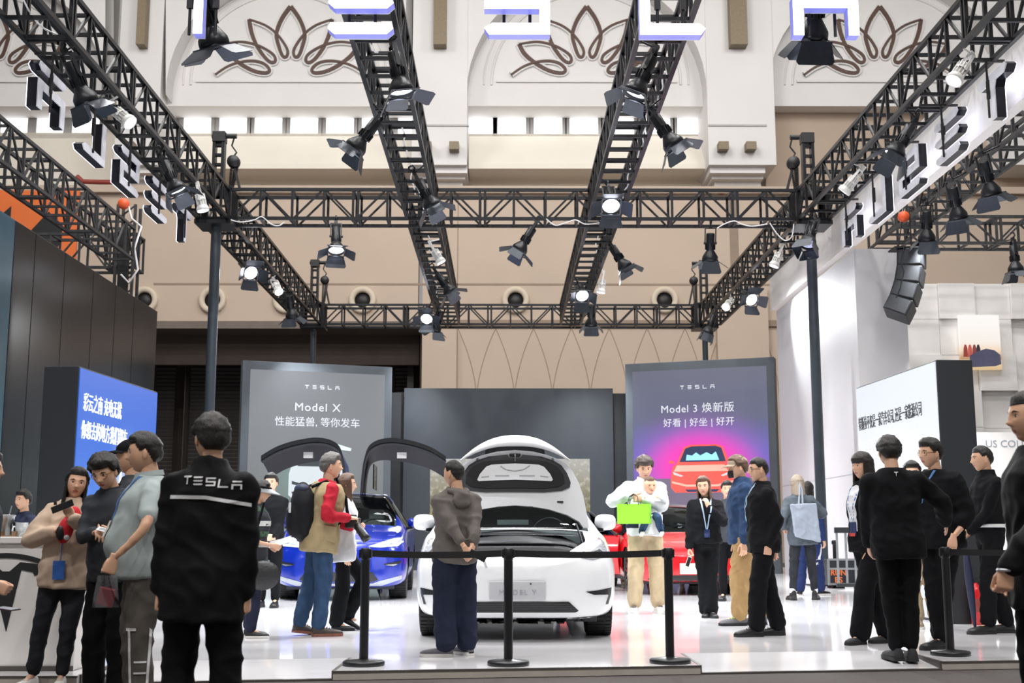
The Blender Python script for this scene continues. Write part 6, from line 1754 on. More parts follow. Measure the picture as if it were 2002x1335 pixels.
        for k in 'RL':
            sl = top.get('sleeve', .95); ar = top.get('arm', .0)
            ra, re, rw = (.050 + L_ * .55 + ar) * s, (.043 + L_ * .5 + ar) * s, (.033 + L_ * .45 + ar * .6) * s
            limb(mb, [TP((0, -.005, 1.435)), shs[k]], [.058 * s, ra * .96])
            if sl > .5:
                u = (sl - .5) * 2; end = elb[k].lerp(wri[k], u); limb(mb, [shs[k], shs[k].lerp(elb[k], .5), elb[k], elb[k].lerp(end, .5), end], [ra, (ra + re) / 2, re, re * (1 - .5 * u) + rw * .5 * u, re * (1 - u) + rw * u], 16)
            else: limb(mb, [shs[k], shs[k].lerp(elb[k], sl), shs[k].lerp(elb[k], sl * 2)], [ra, ra * .98, ra * .95], 16)
        me = remesh(mb, voxel, 4, .6); folds(me, top.get('fold', .013), sd + 3)
        me.materials.clear(); me.materials.append(top['m']); o = link(top.get('name', 'top'), me, T0); q.top = o
        for p in me.polygons: p.use_smooth = True
        q.topbvh = BVHTree.FromPolygons([Vector(v) for v in verts_of(me)], faces_of(me))
    # ----- shoes
    if shoes:
        u_, s_, l_ = shoe_parts(shoes.get('kind', 'sneaker'), shoes['m'], shoes['sole'], shoes.get('lace'))
        for k in 'RL':
            x, y, ty, lift, pitch = ft[k]
            sh = link('shoe', u_, T0); ss = s * (1.0 if female else 1.12)
            sh.matrix_basis = Matrix.Translation((ankles[k].x, ankles[k].y, max(ankles[k].z - .09 * s, 0) + .001)) @ Matrix.Rotation(R(ty), 4, 'Z') @ Matrix.Translation((0, 0, .0)) @ Matrix.Rotation(-R(pitch), 4, 'X') @ Matrix.Scale(ss, 4) @ Matrix.Translation((0, .03, 0))
            link('sole', s_, sh)
            if l_: link('laces', l_, sh)
    return q

def drape(q, poly, ang, off, m, name, cell=.03, th=.003, bvh=None, parent=None, zc=None):
    """lay a polygon (u to the viewer's right, z) onto the garment, seen from direction ang (0 front, 180 back)"""
    a = R(ang); d = Vector((math.sin(a), math.cos(a), 0)); u = Vector((-math.cos(a), math.sin(a), 0)) 
    bvh = bvh or q.topbvh; c = q.TP((0, 0, 1.25)); c = Vector((c.x, c.y, 0))
    bm = bmesh.new(); bm.faces.new([bm.verts.new((p[0], 0, p[1])) for p in poly]).normal_update(); bmesh.ops.triangulate(bm, faces=bm.faces)
    for _ in range(5):
        le = [e for e in bm.edges if e.calc_length() > cell]
        if not le: break
        bmesh.ops.subdivide_edges(bm, edges=le, cuts=1); bmesh.ops.triangulate(bm, faces=bm.faces)
    bm.verts.index_update(); hit = {}
    for v in bm.verts:
        h = bvh.ray_cast(c + u * v.co.x + Vector((0, 0, v.co.z)) + d * 1.5, -d)
        if h[0] is not None: hit[v.index] = h[0]
    out = MB(); idx = {}; vs = []
    fs = [tuple(v.index for v in f.verts) for f in bm.faces if all(v.index in hit for v in f.verts)]; bm.free()
    if not fs: return None
    for f in fs:
        for i in f:
            if i not in idx: idx[i] = len(vs); vs.append(hit[i])
    n = len(vs); F = [tuple(idx[i] for i in f) for f in fs]; cnt = {}
    for f in F:
        for i in range(3):
            e = tuple(sorted((f[i], f[(i + 1) % 3]))); cnt[e] = cnt.get(e, 0) + 1
    out.add([p + d * off for p in vs] + [p + d * (off - th) for p in vs], F + [tuple(i + n for i in f[::-1]) for f in F] + [(e[0], e[1], e[1] + n, e[0] + n) for e, k in cnt.items() if k == 1])
    me = out.mesh(name, m)
    return link(name, me, parent or q.root)
def lanyard(q, m, ang=0, zlow=1.13, w=.012, badge=None, wtop=.075):
    s = q.s; zt = 1.49 * s; zl = zlow * s
    for sx in (-1, 1):
        P_ = [(sx * wtop * s, zt), (sx * (wtop + .006 + w) * s, zt - .005), (sx * .012 * s, zl), (sx * .0 * s, zl - .006)]
        drape(q, P_ if sx > 0 else P_[::-1], ang, .006, m, 'lanyard', .03)
    if badge:
        bw, bh, bm_ = badge; drape(q, [(-bw / 2 * s, zl - bh * s), (bw / 2 * s, zl - bh * s), (bw / 2 * s, zl), (-bw / 2 * s, zl)], ang, .014, bm_, 'badge', .05, .006)
def glasses(q, m, r=.021, square=.8):
    g = MB(); yE = .086
    for sx in (-1, 1):
        g.tube([q.HP((sx * .033 + r * 1.15 * math.copysign(abs(math.cos(a)) ** square, math.cos(a)), yE - .006 * abs(math.cos(a)), .006 + r * .85 * math.copysign(abs(math.sin(a)) ** square, math.sin(a)))) for a in [2 * PI * k / 20 for k in range(20)]], .0024 * q.s, 6, closed=True)
        g.tube([q.HP((sx * .056, yE - .008, .012)), q.HP((sx * .078, .04, .012)), q.HP((sx * .082, -.01, .008))], .0022 * q.s, 6)
    g.tube([q.HP((-.011, yE + .003, .01)), q.HP((0, yE + .008, .014)), q.HP((.011, yE + .003, .01))], .0022 * q.s, 6)
    g.build('glasses', m, q.root)
def collar(q, m, h=.035, r=.078, tilt=.012):
    c = MB(); n = 28
    def f(a, b_):
        t = 2 * PI * a; return q.TP((r * math.sin(t) * (1 - .1 * b_) , -.004 + r * .95 * math.cos(t) * (1 - .1 * b_), 1.488 + h * b_ - .012 * math.cos(t) + tilt * (1 - b_) * 0))
    c.grid(n, 4, f, wu=True); c.grid(n, 4, lambda a, b_: f(a, b_) + (f(a, b_) - q.TP((0, -.004, 1.5))).normalized() * .006 * q.s, wu=True); c.build('collar', m, q.root)
# ================================================================ PEOPLE: who stands where
C_black = cloth('black_cotton', '#0e0f12'); C_black2 = cloth('black_wool', '#141518', .9); C_navy = cloth('navy_cotton', '#23283a'); C_jacket = cloth('black_nylon', '#0f0f11', .7, .6)
C_char = cloth('charcoal_cotton', '#3a3d42'); C_grey = cloth('grey_fleece', '#6c6763', .95, .7); C_khaki = cloth('khaki_cotton', '#b3a183'); C_cargo = cloth('tan_cargo', '#a3855c', .9, .8)
C_beige = cloth('beige_knit', '#c2ac98', .95, .6); C_jeans = cloth('blue_denim', '#2f4460', .85, .6, .2); C_djack = cloth('dark_denim', '#2c3f5d', .85, .6, .2); C_polo = cloth('grey_green_knit', '#a0abab', .85, .35)
C_white = cloth('white_cotton', '#d8d9dd', .8, .5); C_red = cloth('red_cotton', '#a81f30', .8, .7); C_vest = cloth('khaki_vest_cotton', '#9c8c6b', .9, .7); C_bjeans = cloth('black_denim', '#2a2c31', .85, .5, .2)
C_blazer = cloth('grey_blazer_wool', '#4d545b', .9, .4); C_track = cloth('navy_tracksuit', '#26335f', .7, .5); C_shorts = cloth('grey_jersey', '#57534f', .9, .4); C_strip = mat('white_reflective', '#d5d6d8', .5, noise=.05, nscale=40)
S_blk = mat('black_shoe_leather', '#1c1c1e', .4, noise=.1, nscale=40); S_gry = mat('grey_knit_shoe', '#66656a', .8, noise=.1, nscale=60); S_dgr = mat('dark_grey_shoe', '#2c2c2f', .75, noise=.1, nscale=50); S_wht = mat('white_shoe', '#d3cfc9', .6, noise=.05, nscale=30); S_sole = mat('white_rubber', '#dcdad6', .6, noise=.04, nscale=30); S_solk = mat('black_rubber', '#1d1d1f', .7, noise=.1, nscale=30); S_brn = mat('brown_shoe', '#3a2f2b', .5, noise=.1, nscale=30)
S_green = mat('green_laces', '#8fbf3a', .6, noise=.05, nscale=30)
B_blue = mat('blue_badge_card', '#2f62b0', .35, noise=.06, nscale=30); B_navy = mat('navy_badge_card', '#1f2d58', .35, noise=.1, nscale=30); L_blue = mat('blue_ribbon', '#3f6ea8', .6, noise=.05, nscale=40); L_pale = mat('pale_blue_ribbon', '#a9c2dd', .6, noise=.05, nscale=40)
M_gold = mat('gold_wire', '#a8895a', .3, metal=.8, noise=.05, nscale=20); M_blackp = mat('black_plastic', '#1a1b1e', .4, noise=.08, nscale=20)
def ground(px, py, z=PLAT): return atz(px, py, z)
def at_depth(px, Y, z=0.0): p = aty(px, 1045, Y); return Vector((p.x, Y, z))
def hgt(px, py, loc): return aty(px, py, loc[1]).z - loc[2]
def fpx(loc, yaw, px, py, ty=0, lift=0, pitch=0, mx=.2):
    d = atz(px, py, loc[2]) - Vector(loc); d.y = max(-.07, min(.07, d.y)); d.x = max(-mx, min(mx, d.x))
    v = Matrix.Rotation(-R(yaw), 3, 'Z') @ d; return (v.x, v.y, ty, lift, pitch)

# ---- man in the black jacket with the wordmark, back to the camera
L = at_depth(402, 5.75)
q = person('man seen from behind in a black jacket with white wordmark and stripe across the shoulders', L, -4, hgt(415, 812, L) + .01, side=2, head=(36, 0, 0), arms={'L': dict(px=(308, 1186), dy=.0, hand='hold'), 'R': dict(px=(482, 1202), dy=.02, hand='hold')},
           top=dict(m=C_jacket, loose=.032, hem=.72, collar=.035, name='jacket', arm=.006, flare=.01), legs=dict(m=C_black, thigh=.10, knee=.085, hem=.075), shoes=dict(m=S_blk, sole=S_solk), hair=('short', M_hairk), voxel=.014, feet={'R': (.13, 0, -8, 0, 0), 'L': (-.13, 0, 8, 0, 0)})
glasses(q, mat('blue_glint_frame', '#4a78c8', .2, metal=.6, noise=.05, nscale=20))
sc_ = 6.1 / FPX
zpx = lambda py: aty(400, py, 5.62).z
def upx(px): return aty(px, 1000, 5.62).x - q.TP((0, 0, 1.25)).x * math.cos(q.yaw) - L.x
for i, ch in enumerate('TESLA'):
    cx_ = [364, 387, 412, 436, 460][i]; ym = [937, 939, 941, 944, 947][i]
    for poly in WORD[ch]:
        drape(q, [(upx(cx_ + (p[0] - .5) * 19), zpx(ym + 9 - p[1] * 17)) for p in poly], 180, .005, C_strip, 'wordmark_print', .02, .002)
drape(q, [(upx(327), zpx(974)), (upx(405), zpx(976)), (upx(487), zpx(990)), (upx(487), zpx(983)), (upx(405), zpx(969)), (upx(327), zpx(967))], 180, .005, C_strip, 'reflective_stripe', .03, .002)

# ---- polo man with the clear bag
L = at_depth(285, 7.2)
q = person('stout man in a grey-green polo with lanyard, facing left beside the black jacket', L, 112, hgt(285, 845, L), head=(-8, 4, 0), fat=1.22, belly=.10, arms={'R': dict(w=(.33, .0, .86)), 'L': dict(px=(222, 1092), dy=-.34, pole=(-1, -.6, 0), hand='fist', f=(0, .3, -1))}, skin=M_skin2,
           top=dict(m=C_polo, loose=.022, hem=.86, sleeve=.36, name='polo_shirt', fold=.006), legs=dict(m=C_shorts, thigh=.10, knee=.088, hem=.075), shoes=dict(m=S_blk, sole=S_sole), hair=('short', M_hairk))
collar(q, C_polo, .03, .092); lanyard(q, L_blue, 0, 1.2, .014, (.06, .10, S_wht), .08)
vb = BVHTree.FromPolygons([Vector(v) for v in verts_of(q.legs.data)], faces_of(q.legs.data))
for pl_ in ([(-.10, .52), (-.04, .52), (-.04, .505), (-.075, .505), (-.055, .2), (-.07, .2), (-.09, .505), (-.10, .505)], [(.10, .52), (.04, .52), (.03, .2), (.045, .2), (.055, .505), (.10, .505)], [(-.045, .34), (.03, .34), (.03, .33), (-.045, .33)], [(-.045, .28), (.03, .28), (.03, .27), (-.045, .27)]):
    drape(q, [(a * .9 + .02, b_ ) for a, b_ in pl_], -80, .006, C_strip, 'trouser_print', .04, .002, bvh=vb)
hw = q.root.matrix_basis @ q.wri['L']
cb = thing('gift_bag', 'clear plastic bag with a dark red gift hanging from the stout man', 'bag', hw + Vector((-.02, -.03, -.26)))
m = MB(); m.grid(10, 8, lambda a, b_: Vector(((a - .5) * .15 * (1 - .3 * b_), .02 * math.sin(PI * a) + .006 * math.sin(9 * a + 5 * b_), .17 * b_))); m.grid(10, 8, lambda a, b_: Vector(((a - .5) * .15 * (1 - .3 * b_), -.03 * math.sin(PI * a) - .006 * math.sin(7 * a + 4 * b_), .17 * b_))); m.build('clear_film', glass_mat('clear_film', '#e6e2e2', .12, .15), cb)
m = MB(); m.box((0, 0, .055), (.09, .03, .1), Matrix.Rotation(R(12), 3, 'Y')); m.build('red_gift', mat('dark_red_card', '#7a1626', .4, noise=.1, nscale=20), cb, bevel=.008)
# ---- man with the cap, mostly hidden
L = at_depth(252, 8.8)
q = person('man in a black cap half hidden behind the stout man', L, 105, hgt(245, 858, L) - .005, head=(5, -3, 0), top=dict(m=C_char, loose=.015, hem=.86), legs=dict(m=C_black), shoes=dict(m=S_blk, sole=S_sole), hair=('crop', M_hairk), skin=M_skin2)
def cap(q, m, brim=True, k=1.0, back=False, logo=None):
    c = MB()
    def dome(a, b_):
        d = Vector((math.sin(2 * PI * a) * math.sin(b_ * PI / 2), math.cos(2 * PI * a) * math.sin(b_ * PI / 2), math.cos(b_ * PI / 2)))
        return q.HP((.092 * k * d.x, -.006 + .112 * k * d.y, .040 + .098 * d.z))
    c.grid(32, 9, dome, wu=True); c.build('cap_crown', m, q.root)
    if brim:
        b = MB(); sg = -1 if back else 1
        def br(a, b_):
            t = (a - .5) * 2.1; r = 1 + .62 * b_ * math.cos(t * .75) ** .7; return q.HP((.092 * k * math.sin(t) * (1 + .10 * b_), sg * (.104 * k * math.cos(t) * r) - .006, .045 - .018 * b_ - .012 * math.sin(t) ** 2))
        b.grid(18, 6, br); b.grid(18, 6, lambda a, b_: br(a, b_) + Vector((0, 0, .004))); b.build('cap_brim', m, q.root)
    if logo:
        g = MB(); g.prism([(-.022, 0), (0, -.026), (.022, 0), (0, .026)], lambda p: q.HP((p[0] * 1.0, .104 + .003 - abs(p[0]) * .5, .088 + p[1])), lambda p: q.HP((p[0], .098, .088 + p[1]))); g.build('cap_emblem', C_strip, q.root)
cap(q, C_black, logo=True)
# ---- man with wire glasses looking at a card
L = at_depth(222, 8.0)
q = person('man with wire glasses in a dark grey shirt looking down at a small card', L, 158, hgt(215, 898, L) + .05, lean=6, head=(12, 22, 6), arms={'R': dict(px=(187, 1042), dy=-.30, pole=(1, -.4, -.6), hand='pinch', n=(-.3, .2, -1)), 'L': dict(px=(226, 1044), dy=-.28, pole=(-1, -.4, -.6), hand='pinch', n=(.3, .2, 1))},
           top=dict(m=C_char, loose=.016, hem=.84, sleeve=.93, name='shirt'), legs=dict(m=C_black, thigh=.095, knee=.085, hem=.08), shoes=dict(m=S_blk, sole=S_solk), hair=('thick', M_hairk))
glasses(q, M_gold, .024, .95); collar(q, C_char, .03)
pc = aty(206, 1036, 7.62); cd = thing('business_card', 'small pale card held in the hands of the man with wire glasses', 'card', pc); m = MB(); m.box((0, 0, 0), (.1, .055, .002), Matrix.Rotation(R(14), 3, 'Y') @ Matrix.Rotation(R(22), 3, 'X')); m.build('card_sheet', C_strip, cd); m = MB(); m.box((0, .0, .002), (.07, .03, .001), Matrix.Rotation(R(14), 3, 'Y') @ Matrix.Rotation(R(22), 3, 'X')); m.build('card_print', M_textg, cd)
# ---- woman in the beige knit
L = ground(128, 1335, 0.0); L.y = 8.62; L.x = at_depth(128, 8.62).x
q = person('woman in a beige knit jumper with long black hair holding a red toy and phone', L, 186, hgt(150, 910, L), female=True, head=(14, 2, -6), side=-3, pelvis=(-.02, 0, -.01),
           feet={'R': fpx(L, 186, 92, 1331, -22), 'L': fpx(L, 186, 160, 1330, 4)}, arms={'R': dict(px=(108, 1040), dy=-.20, pole=(1, -.5, -.3), hand='hold', n=(-.8, .5, 0)), 'L': dict(px=(140, 1012), dy=-.40, pole=(-.6, -.2, -1), hand='hold', f=(.5, .2, 1), n=(.2, -1, 0))},
           top=dict(m=C_beige, loose=.034, hem=.80, collar=.02, arm=.008, name='jumper'), legs=dict(m=C_bjeans, thigh=.088, knee=.07, hem=.058, end=.86), shoes=dict(m=S_wht, sole=S_sole, lace=S_wht), hair=('long', M_hairk, .24))
drape(q, [(-.045, .735), (.035, .735), (.035, .86), (-.045, .86)], 8, .02, B_blue, 'badge', .05, .004); drape(q, [(-.005, .86), (.0, .86), (.03, 1.2), (.02, 1.2)], 8, .012, L_blue, 'badge_cord', .05, .003)
drape(q, [(.07 + .035 * a, 1.085 + .05 * b_) for a, b_ in ((0, 0), (0, 1), (.7, 1), (1, .8), (1, .6), (.7, .42), (.3, .42), (.3, 0))], 4, .006, M_textk, 'letter_print', .02, .002)
pv = aty(128, 1036, 8.36)
ty = thing('toy_car', 'red plush toy with black face held by the woman in beige', 'toy', pv)
m = MB(); m.ell((0, 0, .0), (.052, .05, .095), 20, 12, Matrix.Rotation(R(14), 3, 'Y')); m.ell((.05, .0, .10), (.05, .04, .06), 16, 10); me = remesh(m, .008, 2); me.materials.clear(); me.materials.append(mat('red_plush', '#c8202a', .8, noise=.12, nscale=60, bump=.5, bscale=200)); link('plush_body', me, ty)
m = MB(); m.ell((-.02, -.04, -.02), (.03, .02, .05), 14, 8); m.build('black_patch', M_black, ty); m = MB(); m.lathe([(0, .0), (.018, 0), (.018, .006), (0, .008)], 16, c=(.03, -.052, -.05), rot=Matrix.Rotation(R(90), 3, 'X')); m.build('white_disc', C_strip, ty)
ph_ = thing('phone', 'dark phone raised in the hand of the woman in beige', 'phone', aty(122, 990, 8.17)); m = MB(); m.box((0, 0, 0), (.045, .009, .15), Matrix.Rotation(R(68), 3, 'Y')); m.build('phone_body', M_blackp, ph_, bevel=.004); m = MB(); m.box((-.05, .006, .02), (.02, .003, .02)); m.build('camera_bump', M_blackp, ph_)
# ---- person cut by the frame at the left
L = at_depth(-42, 7.2)
q = person('person cut off by the frame edge holding a dark card in front of the counter', L, -80, hgt(-20, 880, L), head=(0, 0, 0), arms={'R': dict(px=(-2, 1178), dy=-.2, hand='hold', f=(0, 1, -.5)), 'L': dict(px=(-40, 1150), dy=.2)}, top=dict(m=C_char, loose=.015, hem=.84), legs=dict(m=C_black), shoes=dict(m=S_blk, sole=S_solk), hair=('short', M_hairk))
k = thing('booklet', 'dark red booklet held at the edge of the frame by the counter', 'booklet', aty(14, 1190, 6.98)); m = MB(); m.box((0, 0, 0), (.1, .14, .006), Matrix.Rotation(R(8), 3, 'Y')); m.build('cover', mat('dark_red_cover', '#3a1f24', .5, noise=.1, nscale=20), k); m = MB(); m.box((0, 0, .004), (.09, .12, .002), Matrix.Rotation(R(8), 3, 'Y')); m.build('inner_page', M_textg, k)
# ---- staff member behind the counter
L = at_depth(44, 12.6, PLAT)
q = person('person in dark patterned clothes behind the counter beside the black display box', L, 150, 1.42, top=dict(m=cloth('dark_patterned', '#2b3145', .8, .5, .6), loose=.02, hem=.84), legs=dict(m=C_black), shoes=dict(m=S_blk, sole=S_solk), hair=('short', M_hairk), voxel=.022)

# ---- visitor with sun visor, behind the black jacket
L = ground(494, 1246)
q = person('visitor with a grey sun visor and striped shirt holding out leaflets', L, -82, hgt(490, 938, L), female=True, head=(6, 8, 0), feet={'R': fpx(L, -82, 487, 1248, -4), 'L': fpx(L, -82, 498, 1240, 4)}, arms={'R': dict(px=(532, 1066), dy=-.12, pole=(.3, -.5, -1), hand='pinch'), 'L': dict(px=(528, 1068), dy=.14, pole=(-.3, -.5, -1), hand='pinch')},
           top=dict(m=C_char, loose=.02, hem=.84, sleeve=.6, name='striped_shirt'), legs=dict(m=C_navy, thigh=.09, knee=.075, hem=.07), shoes=dict(m=S_blk, sole=S_sole), hair=('short', M_hairk), voxel=.018)
for k_, (z0, c_) in enumerate(((1.24, '#2f4f3e'), (1.1, '#cfd2cf'), (1.0, '#3d6048'), (.9, '#c9cbc6'))):
    mm = mat('shirt_band_%d' % k_, c_, .85, noise=.1, nscale=40)
    for an in (-90, 0, 90): drape(q, [(-.12, (z0 - .05)), (.12, (z0 - .05)), (.12, z0), (-.12, z0)], an, .004, mm, 'shirt_band', .04, .003)
v = MB()
def vis(a, b_):
    t = (a - .5) * 3.6; return q.HP((.092 * math.sin(t) * (1 + .2 * b_), (.105 + .13 * b_ * max(0, math.cos(t * .6))) * math.cos(t) - .005, .05 - .055 * b_))
v.grid(24, 6, vis); v.grid(24, 6, lambda a, b_: vis(a, b_) + Vector((0, 0, .005))); v.build('visor_brim', mat('grey_visor', '#9a9ea2', .5, noise=.05, nscale=30), q.root)
v = MB(); v.tube([q.HP((.094 * math.sin(a), .108 * math.cos(a) - .005, .055)) for a in [2 * PI * k / 24 for k in range(24)]], .014 * q.s, 6, closed=True); v.build('visor_band', C_black, q.root)
k = thing('leaflets', 'pale leaflets held out towards the blue car by the visor wearer', 'leaflets', aty(546, 1060, L.y - .05))
for i in range(2): m = MB(); m.box((.02 * i, 0, .004 * i), (.2, .13, .002), Matrix.Rotation(R(-14 - 5 * i), 3, 'Y') @ Matrix.Rotation(R(28), 3, 'X')); m.build('leaflet', C_strip, k)
k = thing('shoulder_bag', 'black quilted shoulder bag at the hip of the visor wearer', 'bag', aty(512, 1150, L.y - .22)); m = MB(); m.ell((0, 0, .12), (.17, .06, .14), 20, 12); m.build('bag_body', mat('black_quilt', '#1d1d20', .5, noise=.15, nscale=30, bump=.6, bscale=40), k); m = MB(); m.tube([(-.12, 0, .2), (-.08, .02, .5), (-.02, .08, .8)], .012, 6); m.build('strap', C_black, k)
# ---- man in black behind the visor
L = at_depth(528, 17.0, PLAT)
q = person('man in a plain black long-sleeved shirt standing behind the grey visor', L, 176, hgt(524, 925, L), arms={'R': dict(px=(520, 1052), dy=-.2, hand='hold', f=(-1, .2, 0)), 'L': dict(px=(534, 1052), dy=-.2, hand='hold', f=(1, .2, 0))}, top=dict(m=C_black2, loose=.02, hem=.86), legs=dict(m=C_black), shoes=dict(m=S_blk, sole=S_solk), hair=('short', M_hairk), voxel=.022)

# ---- photographer
L = ground(622, 1243); yw = -66
q = person('photographer in a khaki vest with red sleeves and jeans', L, yw, hgt(655, 884, L) + .0, head=(-12, -4, 0), lean=7, pelvis=(0, .0, 0), feet={'R': fpx(L, yw, 608, 1252, -6), 'L': fpx(L, yw, 590, 1236, 14, .02, 8)}, arms={'R': dict(px=(682, 1012), dy=-.10, pole=(.5, -.5, -1), hand='hold', n=(-.3, 0, -1)), 'L': dict(px=(690, 1030), dy=.15, pole=(-.5, -.3, -1), hand='hold', n=(0, 0, 1))},
           top=dict(m=C_red, loose=.022, hem=.95, arm=.006, name='red_shirt'), legs=dict(m=C_jeans, thigh=.10, knee=.082, hem=.072), shoes=dict(m=S_brn, sole=mat('orange_sole', '#7a4a3a', .6, noise=.2, nscale=20), lace=S_blk), hair=('short', M_hairg))
def vest(q, m, hem, add, voxel=.016, z1=1.47):
    mb = MB(); rr = []
    zz = [t_[0] for t_ in TORSO]
    for i in range(12):
        z = hem + (z1 - hem) * i / 11; rx, ry, cy = [float(np.interp(max(z, .95), zz, [t_[c] for t_ in TORSO])) for c in (2, 3, 1)]
        rr.append((q.TP((0, cy, z)), q.Rl @ Vector(((rx + add) * q.s, 0, 0)), q.Rl @ Vector((0, (ry + add) * q.s, 0))))
    rings(mb, rr, 22); me = remesh(mb, voxel, 4); folds(me, .012, 5); me.materials.clear(); me.materials.append(m)
    for p in me.polygons: p.use_smooth = True
    return link('vest', me, q.root)
vest(q, C_vest, .80, .052)
for z_ in (1.0,):
    pk_ = MB(); pk_.box(q.TP((.215, .02, .98)), (.02, .14, .16), q.Rl); pk_.build('vest_pocket', C_vest, q.root, bevel=.01)
Wq = lambda v: q.root.matrix_basis @ Vector(v)
q.root.rotation_mode = 'XYZ'
bk_loc = Vector(L) + Matrix.Rotation(R(yw), 3, 'Z') @ Vector((0, -.19, 1.21 * q.s))
bp = thing('backpack', 'bulky black camera backpack on the photographer', 'backpack', bk_loc, R(yw))
mb = MB(); mb.ell((0, 0, -.04), (.18, .12, .30), 20, 14); mb.box((0, .02, -.06), (.26, .14, .42)); mb.ell((0, -.09, -.12), (.13, .07, .17), 16, 10); me = remesh(mb, .014, 12, .7); me.materials.clear(); me.materials.append(cloth('black_ripstop', '#1b1c1f', .7, .5)); link('pack_body', me, bp)
m = MB(); m.ell((0, -.01, .18), (.13, .07, .06), 16, 10); m.build('top_lid', mat('navy_lid', '#1c2740', .7, noise=.1, nscale=20), bp)
m = MB(); m.box((.06, -.14, .0), (.06, .01, .1)); m.build('luggage_tag', C_strip, bp)
for sx in (-1, 1): m = MB(); m.tube([(sx * .1, .06, .2), (sx * .12, .2, .26), (sx * .13, .40, .1), (sx * .14, .42, -.1), (sx * .15, .2, -.22), (sx * .13, .06, -.24)], .018, 6); m.build('shoulder_strap', C_black, bp)
k = thing('camera', 'black camera with a long zoom lens in the hands of the photographer', 'camera', aty(690, 1022, L.y), R(-20)); m = MB(); m.box((0, 0, 0), (.12, .13, .1)); m.box((0, 0, .06), (.05, .08, .04)); m.build('camera_body', M_blackp, k, bevel=.012)
m = MB(); m.lathe([(0, 0), (.036, 0), (.036, .06), (.04, .07), (.04, .12), (.044, .15), (.044, .19), (.036, .19), (0, .17)], 20, c=(.05, -.03, -.02), rot=Matrix.Rotation(R(140), 3, 'Y')); m.build('lens_barrel', M_blackp, k)
m = MB(); m.tube([(-.04, 0, .05), (-.12, .0, .3), (-.2, 0, .45)], .012, 6); m.build('neck_strap', C_black, k)
k = thing('white_bag', 'white carrier bag hanging below the camera of the photographer', 'bag', aty(672, 1100, L.y + .2)); m = MB(); m.prism([(-.15, 0), (.11, .02), (.13, .1), (.05, .5), (-.05, .5), (-.16, .12)], lambda p: (p[0], -.04, p[1]), lambda p: (p[0], .04, p[1])); me = remesh(m, .014, 5); folds(me, .012, 2); me.materials.clear(); me.materials.append(C_white); link('bag_sheet', me, k)
m = MB(); m.tube([(-.03, 0, .48), (-.02, 0, .6), (.03, 0, .6), (.03, 0, .48)], .01, 6); m.build('bag_handle', C_white, k)
# ---- woman walking behind him
L = ground(668, 1232); yw = -80
q = person('woman with long brown hair and black trousers striding behind the photographer', L, yw, hgt(676, 925, L), female=True, feet={'R': fpx(L, yw, 652, 1236, 0), 'L': fpx(L, yw, 692, 1222, 0, .06, 28, .3)}, top=dict(m=C_white, loose=.02, hem=.9), legs=dict(m=C_black, thigh=.09, knee=.085, hem=.09), shoes=dict(kind='flat', m=S_blk, sole=S_solk), hair=('long', M_hairb, .2))

# ---- man in the grey hoodie
L = ground(890, 1282); yw = 26
q = person('man in a grey hoodie seen from behind with hands clasped on his back', L, yw, hgt(873, 898, L), head=(30, 2, 0), lean=-2, pelvis=(0, .02, 0), feet={'L': fpx(L, yw, 872, 1284, 62), 'R': fpx(L, yw, 914, 1278, 14)}, arms={'R': dict(px=(922, 1078), dy=-.24, pole=(.7, -.6, -.2), hand='hold', f=(-.6, -.2, -1), n=(0, 1, 0)), 'L': dict(px=(914, 1080), dy=-.26, pole=(-1, -.3, -.1), hand='hold', f=(.6, -.2, -1), n=(0, 1, 0))},
           top=dict(m=C_grey, loose=.022, hem=.83, sleeve=.82, arm=.006, name='hoodie', fold=.016), legs=dict(m=C_navy, thigh=.112, knee=.105, hem=.098, fold=.014), shoes=dict(m=S_gry, sole=S_sole), hair=('crop', M_hairk), fat=1.08)
mb = MB(); 
for a in range(16):
    t_ = R(40 + 280 * a / 15) ; mb.ell(q.TP((.085 * math.sin(t_), .080 * math.cos(t_) - .03, 1.475 + .012 * math.cos(t_))), (.036 * q.s, .036 * q.s, .034 * q.s), 10, 8)
mb.ell(q.TP((0, -.135, 1.40)), (.10 * q.s, .035 * q.s, .085 * q.s), 16, 10); me = remesh(mb, .014, 5); folds(me, .012, 4); me.materials.clear(); me.materials.append(C_grey); link('hood', me, q.root)
k = thing('phone', 'dark phone with clear tag held behind the hoodie', 'phone', aty(934, 1086, L.y - .3)); m = MB(); m.box((0, 0, 0), (.14, .01, .05), Matrix.Rotation(R(28), 3, 'Y')); m.build('phone_body', M_blackp, k, bevel=.004); m = MB(); m.box((.06, 0, -.07), (.02, .004, .06), Matrix.Rotation(R(-20), 3, 'Y')); m.build('clear_tag', M_clear, k)

# ---- father with baby and green bag
L = ground(1264, 1199); yw = 182
q = person('man in a white shirt and khaki trousers carrying a baby on his chest', L, yw, hgt(1253, 893, L) + .02, head=(4, 20, 4), lean=-2, feet={'R': fpx(L, yw, 1243, 1201, -14), 'L': fpx(L, yw, 1286, 1198, 10)}, arms={'R': dict(px=(1234, 968), dy=-.30, pole=(1, -.2, -.5), hand='fist', f=(-.6, .6, -.2)), 'L': dict(px=(1258, 976), dy=-.34, pole=(-1, -.1, -.7), hand='hold', f=(1, .3, .1), n=(0, -1, 0))},
           top=dict(m=C_white, loose=.034, hem=.86, arm=.012, name='white_shirt', fold=.014), legs=dict(m=C_khaki, thigh=.105, knee=.09, hem=.085, end=.88), shoes=dict(m=S_wht, sole=S_sole, lace=S_gry), hair=('thick', mat('dark_brown_hair', '#3a2c24', .5, noise=.25, nscale=60, bump=.5, bscale=90)))
collar(q, C_white, .035)
bl = Matrix.Rotation(R(yw), 3, 'Z') @ Vector((-.03, .19, 0)) + Vector(L)
